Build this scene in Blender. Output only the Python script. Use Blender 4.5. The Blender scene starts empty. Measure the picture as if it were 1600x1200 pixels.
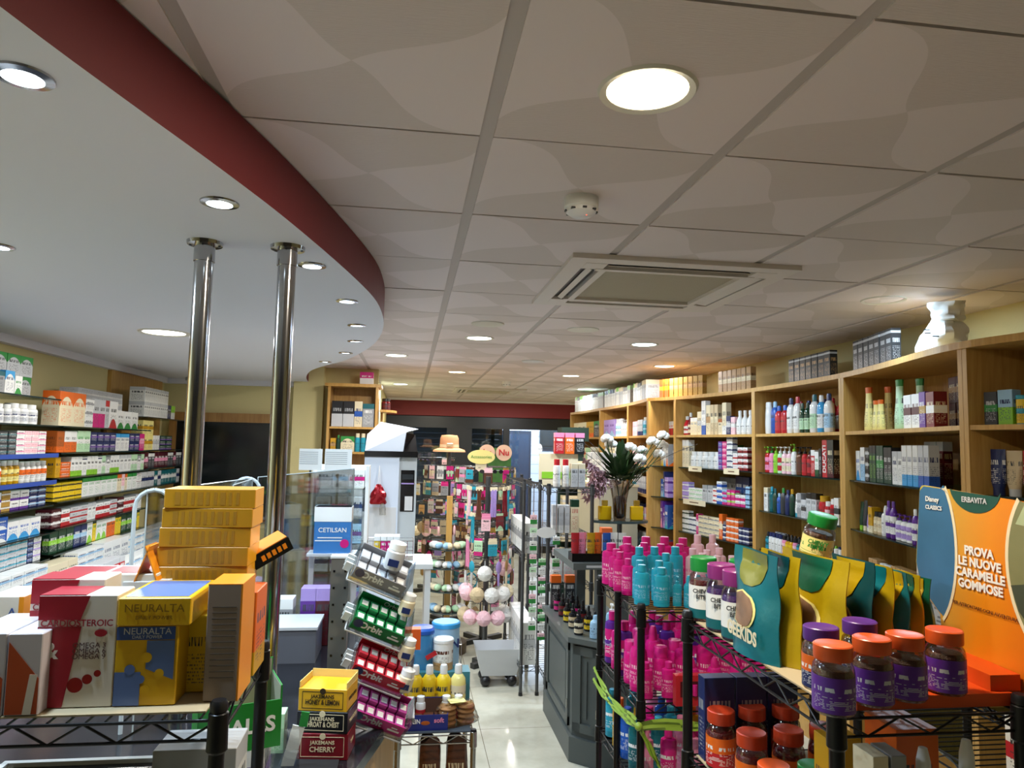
import bpy, math, random
from mathutils import Vector, Matrix
R=math.radians; PI=math.pi
rnd=random.Random(7)
C=bpy.context.scene.collection
sc=bpy.context.scene
CZ=1.80                                    # eye height above the floor
# ------------------------------------------------------------ camera, world, exposure
F=1123.37; PIT=8.51448e-2; ROL=2.08737e-2; YAW=-.1390925
Rx=Matrix.Rotation(PIT,3,'X'); Rr=Matrix.Rotation(ROL,3,'Z'); Rz=Matrix.Rotation(YAW,3,'Z')
BB=Matrix(((1,0,0),(0,0,-1),(0,1,0)))
RM=Rz@BB@Rx@Rr
cd=bpy.data.cameras.new('camera'); cam=bpy.data.objects.new('camera',cd); C.objects.link(cam)
cam.matrix_world=Matrix.Translation((0,0,CZ))@RM.to_4x4()
cd.sensor_fit='HORIZONTAL'; cd.sensor_width=36; cd.lens=F/1600*36; cd.clip_start=.05
sc.camera=cam
w=bpy.data.worlds.new('world'); sc.world=w; w.use_nodes=True
w.node_tree.nodes['Background'].inputs[0].default_value=(.45,.6,1,1)
w.node_tree.nodes['Background'].inputs[1].default_value=.5
sc.view_settings.view_transform='Standard'; sc.view_settings.look='None'
sc.view_settings.exposure=0.55; sc.view_settings.gamma=1; sc.view_settings.use_curve_mapping=False
LAMP_W=16.0; SPOT_W=5.0
def P(px,py,Y):                            # photo direction meets the vertical plane Y
    d=RM@Vector(((px-800)/F,(600-py)/F,-1)); return d*(Y/d.y)+Vector((0,0,CZ))
def PZ(px,py,z):                           # z relative to the eye
    d=RM@Vector(((px-800)/F,(600-py)/F,-1)); return d*(z/d.z)+Vector((0,0,CZ))
def pxof(x,y,z):
    q=RM.transposed()@Vector((x,y,z-CZ)); return 800+F*q.x/-q.z

def yat(px,x,z):
    lo,hi=.8,4
    for _ in range(40):
        m=(lo+hi)/2
        if pxof(x,m,z)>px: lo=m
        else: hi=m
    return lo
# ------------------------------------------------------------ materials
def srgb(h):
    if isinstance(h,str):
        h=h.lstrip('#'); c=[int(h[i:i+2],16)/255 for i in(0,2,4)]
    else: c=h
    return tuple((x/12.92 if x<=.04045 else ((x+.055)/1.055)**2.4) for x in c)+(1,)
PAL=dict(white='e6e6e2',cream='e3d6b4',grey='9a9c9e',silver='c2c4c6',black='17171a',charcoal='37393c',navy='1c2a5c',blue='2258b0',
 pale_blue='9cc4e0',sky_blue='3c9cd4',teal='2a9cb4',dark_teal='0f5f66',green='2c8a3c',dark_green='123c28',lime='8ac832',pale_green='b8dcb4',
 yellow='e6c21e',mustard='c89614',orange='e0661a',red='b8202a',dark_red='701420',maroon='4c1420',pink='e88cb0',magenta='cc1c78',
 purple='5c2c8c',lilac='a890d0',brown='5c3420',tan='b48c5c',gold='b08a3c',amber='a8541c',pale_yellow='eee08c',pale_pink='f0c4cc',beige='cdb994')
for k in PAL: PAL[k]=srgb(PAL[k])
M={}
def newmat(n):
    m=bpy.data.materials.new(n); m.use_nodes=True; nt=m.node_tree
    return m,nt,nt.nodes['Principled BSDF']
def mat(n,col,rough=.5,metal=0,spec=.5,bump=0,bscale=60,noise=0,trans=0,emit=0):
    if n in M: return M[n]
    m,nt,b=newmat(n)
    col=col if isinstance(col,tuple) and len(col)==4 else (PAL[col] if col in PAL else srgb(col))
    b.inputs['Base Color'].default_value=col; b.inputs['Roughness'].default_value=rough; b.inputs['Metallic'].default_value=metal
    b.inputs['Specular IOR Level'].default_value=spec
    if trans: b.inputs['Transmission Weight'].default_value=trans
    if emit: b.inputs['Emission Color'].default_value=col; b.inputs['Emission Strength'].default_value=emit
    if bump or noise:
        tc=nt.nodes.new('ShaderNodeTexCoord'); nz=nt.nodes.new('ShaderNodeTexNoise'); nz.inputs['Scale'].default_value=bscale; nz.inputs['Detail'].default_value=4
        nt.links.new(tc.outputs['Object'],nz.inputs['Vector'])
        if bump:
            bp=nt.nodes.new('ShaderNodeBump'); bp.inputs['Strength'].default_value=bump; bp.inputs['Distance'].default_value=.004
            nt.links.new(nz.outputs['Fac'],bp.inputs['Height']); nt.links.new(bp.outputs[0],b.inputs['Normal'])
        if noise:
            mx=nt.nodes.new('ShaderNodeMixRGB'); mx.inputs[1].default_value=tuple(c*(1-noise) for c in col[:3])+(1,); mx.inputs[2].default_value=tuple(min(1,c*(1+noise)) for c in col[:3])+(1,)
            nt.links.new(nz.outputs['Fac'],mx.inputs[0]); nt.links.new(mx.outputs[0],b.inputs['Base Color'])
    M[n]=m; return m
def emis(n,col,s):
    if n in M: return M[n]
    m=bpy.data.materials.new(n); m.use_nodes=True; nt=m.node_tree; nt.nodes.clear()
    e=nt.nodes.new('ShaderNodeEmission'); o=nt.nodes.new('ShaderNodeOutputMaterial'); e.inputs[0].default_value=col+(1,); e.inputs[1].default_value=s
    nt.links.new(e.outputs[0],o.inputs[0]); M[n]=m; return m
def clear(n,tint=(.95,.97,.97),base=.06,rough=.03):
    if n in M: return M[n]
    m=bpy.data.materials.new(n); m.use_nodes=True; nt=m.node_tree; nt.nodes.clear()
    t=nt.nodes.new('ShaderNodeBsdfTransparent'); t.inputs[0].default_value=tint+(1,)
    g=nt.nodes.new('ShaderNodeBsdfGlossy'); g.inputs['Roughness'].default_value=rough
    lw=nt.nodes.new('ShaderNodeLayerWeight'); lw.inputs[0].default_value=.25
    ad=nt.nodes.new('ShaderNodeMath'); ad.operation='MULTIPLY_ADD'; ad.inputs[1].default_value=.6; ad.inputs[2].default_value=base; ad.use_clamp=True
    mx=nt.nodes.new('ShaderNodeMixShader'); o=nt.nodes.new('ShaderNodeOutputMaterial')
    nt.links.new(lw.outputs['Fresnel'],ad.inputs[0]); nt.links.new(ad.outputs[0],mx.inputs[0]); nt.links.new(t.outputs[0],mx.inputs[1]); nt.links.new(g.outputs[0],mx.inputs[2]); nt.links.new(mx.outputs[0],o.inputs[0])
    M[n]=m; return m
def N(nt,t,**k):
    n=nt.nodes.new(t)
    for a,b in k.items(): setattr(n,a,b)
    return n
def mathn(nt,op,a,b=None,c=None,clamp=False):
    n=N(nt,'ShaderNodeMath',operation=op); n.use_clamp=clamp
    for i,v in enumerate((a,b,c)):
        if v is None: continue
        if isinstance(v,(int,float)): n.inputs[i].default_value=v
        else: nt.links.new(v,n.inputs[i])
    return n.outputs[0]
# one shared node group that prints a generic package design (bands, title, small print)
pg=bpy.data.node_groups.new('package_print','ShaderNodeTree')
for nm,ty in (('Base','NodeSocketColor'),('Accent','NodeSocketColor'),('Ink','NodeSocketColor'),('Lo','NodeSocketFloat'),('Hi','NodeSocketFloat'),('Curve','NodeSocketFloat'),('Text','NodeSocketFloat'),('Seed','NodeSocketFloat')):
    pg.interface.new_socket(nm,in_out='INPUT',socket_type=ty)
pg.interface.new_socket('Color',in_out='OUTPUT',socket_type='NodeSocketColor')
gi=N(pg,'NodeGroupInput'); go=N(pg,'NodeGroupOutput'); tc=N(pg,'ShaderNodeTexCoord'); sp=N(pg,'ShaderNodeSeparateXYZ')
pg.links.new(tc.outputs['Generated'],sp.inputs[0])
h_=mathn(pg,'FRACT',mathn(pg,'ADD',mathn(pg,'ADD',sp.outputs[0],sp.outputs[1]),.0001)); z_=sp.outputs[2]
hc=mathn(pg,'SUBTRACT',h_,.5); hq=mathn(pg,'MULTIPLY',mathn(pg,'MULTIPLY',hc,hc),4)
zz=mathn(pg,'ADD',z_,mathn(pg,'MULTIPLY',hq,gi.outputs['Curve']))
acc=mathn(pg,'MULTIPLY',mathn(pg,'GREATER_THAN',zz,gi.outputs['Lo']),mathn(pg,'LESS_THAN',zz,gi.outputs['Hi']))
def noise1(a,b,sc_):
    cb=N(pg,'ShaderNodeCombineXYZ'); pg.links.new(a,cb.inputs[0]); pg.links.new(b,cb.inputs[1]); pg.links.new(gi.outputs['Seed'],cb.inputs[2])
    nz=N(pg,'ShaderNodeTexNoise'); nz.inputs['Scale'].default_value=sc_; nz.inputs['Detail'].default_value=0; pg.links.new(cb.outputs[0],nz.inputs['Vector']); return nz.outputs['Fac']
rows=mathn(pg,'MULTIPLY',z_,22); rowi=mathn(pg,'MULTIPLY',mathn(pg,'FLOOR',rows),.7)
small=mathn(pg,'MULTIPLY',mathn(pg,'GREATER_THAN',mathn(pg,'FRACT',rows),.5),mathn(pg,'GREATER_THAN',noise1(mathn(pg,'MULTIPLY',h_,18),rowi,1.0),.52))
inreg=mathn(pg,'MULTIPLY',mathn(pg,'MULTIPLY',mathn(pg,'GREATER_THAN',z_,.12),mathn(pg,'LESS_THAN',z_,.5)),mathn(pg,'LESS_THAN',hq,.55))
t1=mathn(pg,'MULTIPLY',mathn(pg,'MULTIPLY',small,inreg),.75)
tz=mathn(pg,'MULTIPLY',mathn(pg,'GREATER_THAN',z_,.6),mathn(pg,'LESS_THAN',z_,.72))
t2=mathn(pg,'MULTIPLY',mathn(pg,'MULTIPLY',tz,mathn(pg,'LESS_THAN',hq,.5)),mathn(pg,'GREATER_THAN',noise1(mathn(pg,'MULTIPLY',h_,26),mathn(pg,'MULTIPLY',z_,4),1.0),.47))
tm=mathn(pg,'MULTIPLY',mathn(pg,'MAXIMUM',t1,t2),gi.outputs['Text'],clamp=True)
m1=N(pg,'ShaderNodeMixRGB'); m2=N(pg,'ShaderNodeMixRGB')
pg.links.new(acc,m1.inputs[0]); pg.links.new(gi.outputs['Base'],m1.inputs[1]); pg.links.new(gi.outputs['Accent'],m1.inputs[2])
pg.links.new(tm,m2.inputs[0]); pg.links.new(m1.outputs[0],m2.inputs[1]); pg.links.new(gi.outputs['Ink'],m2.inputs[2]); pg.links.new(m2.outputs[0],go.inputs[0])
STY={'band':(.0,.28,0),'top':(.78,1.1,0),'mid':(.4,.62,0),'sweep':(-1,.35,.35),'arch':(.85,2.,.3),'plain':(2,3,0),'stripe':(.86,.93,0),'half':(-1,.5,0),'label':(.15,.75,0)}
def pack(a,b='white',ink='charcoal',style='band',text=1,rough=.35):
    k='print_%s_%s_%s_%s_%s'%(a,b,ink,style,text)
    if k in M: return M[k]
    m,nt,bs=newmat(k); g=N(nt,'ShaderNodeGroup'); g.node_tree=pg
    lo,hi,cu=STY[style]
    for s,v in (('Base',PAL[a]),('Accent',PAL[b]),('Ink',PAL[ink]),('Lo',lo),('Hi',hi),('Curve',cu),('Text',text),('Seed',(len(M)*.37)%9)): g.inputs[s].default_value=v
    nt.links.new(g.outputs[0],bs.inputs['Base Color']); bs.inputs['Roughness'].default_value=rough
    M[k]=m; return m
def pl(c,rough=.35):
    return mat('plastic_'+c,c,rough)
def woodm(n,c1,c2,scale=1.0,rough=.35):
    if n in M: return M[n]
    m,nt,b=newmat(n); tc=N(nt,'ShaderNodeTexCoord'); mp=N(nt,'ShaderNodeMapping'); mp.inputs['Scale'].default_value=(18*scale,18*scale,1.5*scale)
    nz=N(nt,'ShaderNodeTexNoise'); nz.inputs['Scale'].default_value=2; nz.inputs['Detail'].default_value=6; nz.inputs['Distortion'].default_value=1.2
    cr=N(nt,'ShaderNodeValToRGB'); cr.color_ramp.elements[0].color=srgb(c1); cr.color_ramp.elements[1].color=srgb(c2); cr.color_ramp.elements[0].position=.3; cr.color_ramp.elements[1].position=.7
    nt.links.new(tc.outputs['Object'],mp.inputs[0]); nt.links.new(mp.outputs[0],nz.inputs['Vector']); nt.links.new(nz.outputs['Fac'],cr.inputs[0]); nt.links.new(cr.outputs[0],b.inputs['Base Color'])
    b.inputs['Roughness'].default_value=rough; M[n]=m; return m
WOOD=woodm('maple_veneer','b88a44','cfa45c'); DARKWOOD=woodm('oak_trim','8a6434','a47c46')
CHROME=mat('brushed_steel','b0aeaa',.22,1); STEEL=mat('polished_steel','b4b4b8',.14,1); DWIRE=mat('grey_coated_wire','5c5e60',.35,.8); BWIRE=mat('black_coated_wire','101012',.35,.3)
GLASS=clear('clear_acrylic',(.93,.95,.95),.1); GSHELF=clear('glass_shelf',(.55,.66,.62),.08); WINDOW=clear('window_glass',(.75,.8,.82),.07); GEDGE=mat('glass_edge','1c2c2c',.1)
PETG=clear('clear_bottle_plastic',(.86,.86,.84),.1,.08)
WALLM=mat('cream_wall_paint','d2c690',.8,bump=.15,bscale=90); WHITEP=mat('white_plaster','dcdce4',.7,bump=.05,bscale=40); REDP=mat('red_wall_paint','701c20',.65)

# ------------------------------------------------------------ mesh helpers
class MB:
    def __init__(s): s.v=[];s.f=[];s.m=[];s.sm=[]
    def add(s,vs,fs,mi=0,sm=False,M4=None):
        o=len(s.v)
        s.v+= [tuple(M4@Vector(v)) for v in vs] if M4 else [tuple(v) for v in vs]
        for f in fs: s.f.append([o+i for i in f]); s.m.append(mi); s.sm.append(sm)
        return s
    def box(s,cx,cy,z0,sx,sy,sz,mi=0,M4=None,bev=0):
        x,y=sx/2,sy/2
        if bev:
            b=bev; vs=[]
            for (zz,ins) in ((z0,b),(z0+b,0),(z0+sz-b,0),(z0+sz,b)):
                for (a,c) in ((-1,-1),(1,-1),(1,1),(-1,1)):
                    if a*c>0: pr=[(a*(x-ins),c*(y-ins-b if ins==0 else y-ins-b)),(a*(x-ins-b),c*(y-ins))]
                    else: pr=[(a*(x-ins-b),c*(y-ins)),(a*(x-ins),c*(y-ins-b))]
                    # order counter clockwise
                    if (a,c)==(-1,-1): pr=[(-(x-ins),-(y-ins-b)),(-(x-ins-b),-(y-ins))]
                    if (a,c)==(1,-1): pr=[((x-ins-b),-(y-ins)),((x-ins),-(y-ins-b))]
                    if (a,c)==(1,1): pr=[((x-ins),(y-ins-b)),((x-ins-b),(y-ins))]
                    if (a,c)==(-1,1): pr=[(-(x-ins-b),(y-ins)),(-(x-ins),(y-ins-b))]
                    vs+=[(cx+p[0],cy+p[1],zz) for p in pr]
            fs=[list(range(7,-1,-1)),list(range(24,32))]
            for l in range(3):
                for i in range(8): fs.append([l*8+i,l*8+(i+1)%8,l*8+8+(i+1)%8,l*8+8+i])
            return s.add(vs,fs,mi,False,M4)
        vs=[(cx+a*x,cy+b*y,z0+c*sz) for c in(0,1) for a,b in((-1,-1),(1,-1),(1,1),(-1,1))]
        return s.add(vs,[(3,2,1,0),(4,5,6,7),(0,1,5,4),(1,2,6,5),(2,3,7,6),(3,0,4,7)],mi,False,M4)
    def lathe(s,prof,cx=0,cy=0,ex=1,ey=1,n=16,mi=0,sm=True,M4=None,sq=0):
        vs=[];fs=[]
        for r,z in prof:
            for i in range(n):
                a=2*PI*i/n; c_,s_=math.cos(a),math.sin(a)
                if sq: k=(abs(c_)**4+abs(s_)**4)**(-.25*sq); c_*=k; s_*=k
                vs.append((cx+r*ex*c_,cy+r*ey*s_,z))
        for l in range(len(prof)-1):
            for i in range(n): fs.append((l*n+i,l*n+(i+1)%n,l*n+n+(i+1)%n,l*n+n+i))
        if prof[0][0]>1e-6: fs.append(tuple(range(n-1,-1,-1)))
        if prof[-1][0]>1e-6: fs.append(tuple((len(prof)-1)*n+i for i in range(n)))
        return s.add(vs,fs,mi,sm,M4)
    def tube(s,p,q,r,n=8,mi=0,r2=None):
        p=Vector(p);q=Vector(q);d=q-p;L=d.length
        if L<1e-6:return s
        M4=Matrix.Translation(p)@d.to_track_quat('Z','Y').to_matrix().to_4x4()
        return s.lathe([(r,0),(r if r2 is None else r2,L)],n=n,mi=mi,M4=M4)
    def path(s,pts,r,n=6,mi=0):
        for a,b in zip(pts[:-1],pts[1:]): s.tube(a,b,r,n,mi)
        return s
    def prism(s,poly,z0,z1,mi=0,side=None,M4=None):
        n=len(poly); vs=[(x,y,z0) for x,y in poly]+[(x,y,z1) for x,y in poly]
        s.add(vs,[tuple(range(n-1,-1,-1)),tuple(range(n,2*n))],mi,False,M4)
        o=len(s.v)-2*n
        for i in range(n): s.f.append([o+i,o+(i+1)%n,o+n+(i+1)%n,o+n+i]); s.m.append(mi if side is None else side); s.sm.append(False)
        return s
    def sphere(s,c,r,n=10,mi=0,ez=1,M4=None):
        pr=[(max(1e-7,r*math.sin(PI*i/n)),c[2]-r*ez*math.cos(PI*i/n)) for i in range(n+1)]
        return s.lathe(pr,c[0],c[1],n=n+2,mi=mi,M4=M4)
    def mesh(s,name,mats):
        me=bpy.data.meshes.new(name); me.from_pydata(s.v,[],s.f)
        for m in (mats if isinstance(mats,(list,tuple)) else [mats]): me.materials.append(m)
        me.polygons.foreach_set('material_index',s.m); me.polygons.foreach_set('use_smooth',s.sm); me.update()
        if any(s.sm):
            try: me.set_sharp_from_angle(angle=R(35))
            except Exception: pass
        return me
    def build(s,name,mats,parent=None,loc=None,rz=0):
        o=bpy.data.objects.new(name,s.mesh(name,mats)); C.objects.link(o)
        if parent: o.parent=parent
        if loc is not None: o.location=loc
        if rz: o.rotation_euler.z=rz
        return o
seen={}
def chk(l):
    n=len(l.replace(',',' ').split())
    if n>16 or n<4: print('LABEL LENGTH',n,l)
    seen[l]=seen.get(l,0)+1
    if seen[l]>1: print('DUP LABEL',l)
def tag(o,label,cat,group=None):
    chk(label); o['label']=label; o['category']=cat
    if group:o['group']=group
    return o
def thing(name,label,cat,loc=(0,0,0),rz=0,group=None,rot=None):
    o=bpy.data.objects.new(name,None); C.objects.link(o); o.empty_display_size=.05
    o.location=loc; o.rotation_euler=rot if rot else (0,0,rz); return tag(o,label,cat,group)
def struct(o): o['kind']='structure'; return o
_fc={}
def text(s,size,parent,loc,m,rot=(PI/2,0,0),name='lettering',al='CENTER',sx=1,bold=0):
    k=(s,size,al,bold)
    if k not in _fc:
        cu=bpy.data.curves.new('t','FONT'); cu.body=s; cu.size=size; cu.align_x=al; cu.align_y='CENTER'; cu.extrude=.0003; cu.offset=bold*size; cu.resolution_u=3
        ob=bpy.data.objects.new('t',cu); C.objects.link(ob); bpy.context.view_layer.update()
        me=bpy.data.meshes.new_from_object(ob.evaluated_get(bpy.context.evaluated_depsgraph_get())); bpy.data.objects.remove(ob); _fc[k]=me
    me=_fc[k].copy(); me.materials.clear(); me.materials.append(m)
    o=bpy.data.objects.new(name,me); C.objects.link(o); o.parent=parent; o.location=loc; o.rotation_euler=rot; o.scale=(sx,1,1); return o

# ------------------------------------------------------------ product prototypes
class Proto:
    def __init__(s,name,desc,cat,w,d,h,parts): s.name,s.desc,s.cat,s.w,s.d,s.h,s.parts=name,desc,cat,w,d,h,parts
def nm(c): return c.replace('_',' ')
_pc={}
WORD={'band':'-based','top':'-topped','mid':'-banded','sweep':'-swept','arch':'-arched','stripe':'-striped','half':'-bottomed','label':'-labelled'}
def carton(w,d,h,a,b='white',ink='charcoal',style='band',kind='carton',text_=1):
    k=('c',w,d,h,a,b,ink,style,kind,text_)
    if k in _pc:return _pc[k]
    me=MB().box(0,0,0,w,d,h,bev=min(.0012,w*.04)).mesh(kind,pack(a,b,ink,style,text_))
    ds=nm(a)+' '+nm(kind) if style=='plain' else nm(b).replace(' ','-')+WORD[style]+' '+nm(a)+' '+nm(kind)
    _pc[k]=Proto(kind,ds,kind.split('_')[-1],w,d,h,[(kind,me)]); return _pc[k]
def bottle(w,h,a,cap='white',lab=None,style='flip',ink='charcoal',ey=.65,kind='bottle',clearb=False,n=14,sty2='mid'):
    k=('b',w,h,a,cap,lab,style,ink,ey,kind,clearb)
    if k in _pc:return _pc[k]
    r=w/2; bm=MB(); cm=MB(); lm=MB(); ex=1
    body=mat('tinted_'+a,a,.12,trans=.0) if not clearb else PETG
    if style=='flip': bp=[(.85,0),(1,.03),(1,.62),(.93,.72),(.6,.8),(.42,.82)]; cp=[(.48,.82),(.48,.96),(.4,1),(0,1)]; L=(.12,.6)
    elif style=='stub': bp=[(.9,0),(1,.02),(1,.74),(.93,.79),(.5,.83)]; cp=[(.52,.83),(.52,.99),(.46,1),(0,1)]; L=(.12,.66)
    elif style=='wide': bp=[(.8,0),(.95,.04),(1,.3),(.92,.7),(.8,.84)]; cp=[(.82,.84),(.8,.97),(.7,1),(0,1)]; L=None
    elif style=='taper': bp=[(.9,0),(1,.03),(.98,.25),(.72,.55),(.62,.8),(.62,.86)]; cp=[(.64,.86),(.7,.99),(.6,1),(0,1)]; L=None
    elif style=='pump': bp=[(.85,0),(1,.02),(1,.6),(.85,.68),(.4,.72)]; cp=[(.42,.72),(.42,.79),(.14,.8),(.14,.9),(.3,.9),(.3,.95),(0,.95)]; L=(.1,.56)
    elif style=='pill': bp=[(.95,0),(1,.02),(1,.68),(.9,.76),(.72,.78)]; cp=[(.78,.78),(.78,.99),(.7,1),(0,1)]; L=(.12,.62); ey=1
    elif style=='jar': bp=[(.9,0),(1,.03),(1,.66),(.95,.72),(.84,.76)]; cp=[(.9,.76),(.9,.98),(.84,1),(0,1)]; L=(.08,.6); ey=1
    elif style=='dropper': bp=[(.95,0),(1,.03),(1,.5),(.9,.58),(.45,.62)]; cp=[(.5,.62),(.5,.75),(.3,.77),(.26,.95),(0,1)]; L=(.08,.46); ey=1
    elif style=='syrup': bp=[(.9,0),(1,.03),(1,.5),(.85,.62),(.5,.74),(.42,.8)]; cp=[(.5,.8),(.5,.98),(0,1)]; L=(.1,.46); ey=1
    elif style=='spray': bp=[(.92,0),(1,.02),(1,.66),(.8,.74),(.5,.76)]; cp=[(.55,.76),(.5,.9),(.3,1),(0,1)]; L=(.08,.6); ey=1
    elif style=='can': bp=[(.95,0),(1,.02),(1,.9)]; cp=[(1.04,.9),(1.04,.98),(.98,1),(0,1)]; L=(.04,.86); ey=1
    elif style=='tube': # stands on its cap
        secs=[(.7,.7,.16),(.95,.72,.3),(1,.5,.6),(1.02,.06,.98),(1.02,.05,1)]
        vs=[];fs=[];nn=12
        for a_,b_,z in secs: vs+=[(r*a_*math.cos(2*PI*i/nn),r*b_*math.sin(2*PI*i/nn),z*h) for i in range(nn)]
        for l in range(4):
            for i in range(nn): fs.append((l*nn+i,l*nn+(i+1)%nn,l*nn+nn+(i+1)%nn,l*nn+nn+i))
        fs.append(tuple(4*nn+i for i in range(nn))); bm.add(vs,fs,0,True)
        cm.lathe([(r*.68,0),(r*.68,.17*h)],n=nn); L=None; ey=1
    if style!='tube':
        bm.lathe([(a_*r,b_*h) for a_,b_ in bp],ex=1,ey=ey,n=n); cm.lathe([(a_*r,b_*h) for a_,b_ in cp],ex=1,ey=ey if style in('wide','taper','flip') else 1,n=n)
        if style=='pump': cm.box(0,-.45*r,.9*h,.3*r,.9*r,.04*h)
    parts=[]
    bmat=body if (clearb or lab) else pack(a,ink=ink,style='plain')
    parts.append(('body',bm.mesh('body',bmat))); parts.append(('cap' if style!='pump' else 'pump_head',cm.mesh('cap',pl(cap))))
    if lab and L:
        lm.lathe([(r*1.006,L[0]*h),(r*1.006,L[1]*h)],ex=1,ey=ey*1.01,n=n); parts.append(('label',lm.mesh('label',pack(lab,a if a in PAL else 'white',ink,sty2))))
    ds=nm(a)+' '+nm(kind)+' with '+nm(cap)+(' cap' if style!='pump' else ' pump')
    _pc[k]=Proto(kind,ds,kind.split('_')[-1],w,w*ey,h,parts); return _pc[k]
def spawn(p,label,loc,rz=0,group=None,rot=None,sc_=None):
    if len(p.parts)==1:
        o=bpy.data.objects.new(p.name,p.parts[0][1]); C.objects.link(o)
    else:
        o=bpy.data.objects.new(p.name,None); C.objects.link(o); o.empty_display_size=.03
        for n_,me in p.parts:
            c=bpy.data.objects.new(n_,me); C.objects.link(c); c.parent=o
    o.location=loc; o.rotation_euler=rot if rot else (0,0,rz)
    if sc_: o.scale=sc_
    return tag(o,label,p.cat,group)
def ordn(i): return '%d%s'%(i,'th' if 10<=i%100<=20 else {1:'st',2:'nd',3:'rd'}.get(i%10,'th'))
class Row:
    """things in a row on a shelf; p0 -> p1 is the viewer's left to right"""
    def __init__(s,p0,p1,z,where,inset=.02,single='from left',dep=.3):
        s.p0=Vector((p0[0],p0[1])); s.p1=Vector((p1[0],p1[1])); s.L=(s.p1-s.p0).length; s.u=(s.p1-s.p0)/s.L; s.th=math.atan2(s.u.y,s.u.x)
        s.n=Vector((-s.u.y,s.u.x)); s.z=z; s.where=where; s.t=.02; s.i=0; s.inset=inset; s.dep=dep
        s.group='products on '+where
    def at(s,px):
        lo,hi=-.2,s.L+.2
        for _ in range(30):
            m=(lo+hi)/2; q=s.p0+s.u*m+s.n*s.inset
            if pxof(q.x,q.y,s.z)<px: lo=m
            else: hi=m
        s.t=max(lo,.025); return s
    def put(s,p,n=1,stack=1,gap=.004,jit=.003,back=0,rows=1):
        for k in range(n):
            if s.t+p.w>s.L-.008: break
            s.i+=1
            for q in range(stack):
                c=s.p0+s.u*(s.t+p.w/2)+s.n*(s.inset+back+p.d/2+rnd.uniform(0,jit))
                pos=('%s from left'%ordn(s.i) if stack==1 else ('%s, %s pile from left'%(ordn(q+1)+' up' if q else 'lowest',ordn(s.i))))
                for ds in (p.desc,p.desc.split(' with ')[0],nm(p.name)):
                    lb=ds+', '+pos+', '+s.where
                    if len(lb.split())<=16: break
                spawn(p,lb,(c.x,c.y,s.z+q*p.h+.0003*q),s.th+rnd.uniform(-.02,.02),s.group)
            s.t+=p.w+gap
        return s
    def mix(s,pxend,protos,nmin=1,nmax=4,gap=.004):
        e=Row.__new__(Row); e.__dict__=dict(s.__dict__); e.at(pxend); end=e.t; g=0
        while s.t<min(end,s.L)-.02 and g<60:
            g+=1; p=rnd.choice(protos)
            if isinstance(p,tuple): p,st=p
            else: st=1
            if s.t+p.w>min(end,s.L)+.01: break
            k=min(rnd.randint(nmin,nmax),max(1,int((min(end,s.L)-s.t)/(p.w+gap))))
            s.put(p,k,st,gap)
        return s
# ============================================================ STRUCTURE
HC=CZ+.7509; HS=CZ+.59
def floor_mat():
    m,nt,b=newmat('porcelain_tiles'); tc=N(nt,'ShaderNodeTexCoord'); sp=N(nt,'ShaderNodeSeparateXYZ'); nt.links.new(tc.outputs['Object'],sp.inputs[0])
    fx=mathn(nt,'FRACT',mathn(nt,'MULTIPLY',mathn(nt,'ADD',sp.outputs[0],10.0-.5+.0),1/.8)); 
    fx=mathn(nt,'FRACT',mathn(nt,'DIVIDE',mathn(nt,'SUBTRACT',sp.outputs[0],.5),.8)); fy=mathn(nt,'FRACT',mathn(nt,'DIVIDE',mathn(nt,'SUBTRACT',sp.outputs[1],4.71),.8))
    j=mathn(nt,'MAXIMUM',mathn(nt,'LESS_THAN',fx,.005),mathn(nt,'LESS_THAN',fy,.005))
    nz=N(nt,'ShaderNodeTexNoise'); nz.inputs['Scale'].default_value=2.2; nz.inputs['Detail'].default_value=8; nz.inputs['Roughness'].default_value=.6; nt.links.new(tc.outputs['Object'],nz.inputs['Vector'])
    cr=N(nt,'ShaderNodeValToRGB'); cr.color_ramp.elements[0].color=srgb('a8a492'); cr.color_ramp.elements[1].color=srgb('d4d2c0'); cr.color_ramp.elements[0].position=.3; cr.color_ramp.elements[1].position=.7
    nt.links.new(nz.outputs['Fac'],cr.inputs[0]); mx=N(nt,'ShaderNodeMixRGB'); nt.links.new(j,mx.inputs[0]); nt.links.new(cr.outputs[0],mx.inputs[1]); mx.inputs[2].default_value=srgb('6e6756')
    nt.links.new(mx.outputs[0],b.inputs['Base Color']); b.inputs['Roughness'].default_value=.12; return m
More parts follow.
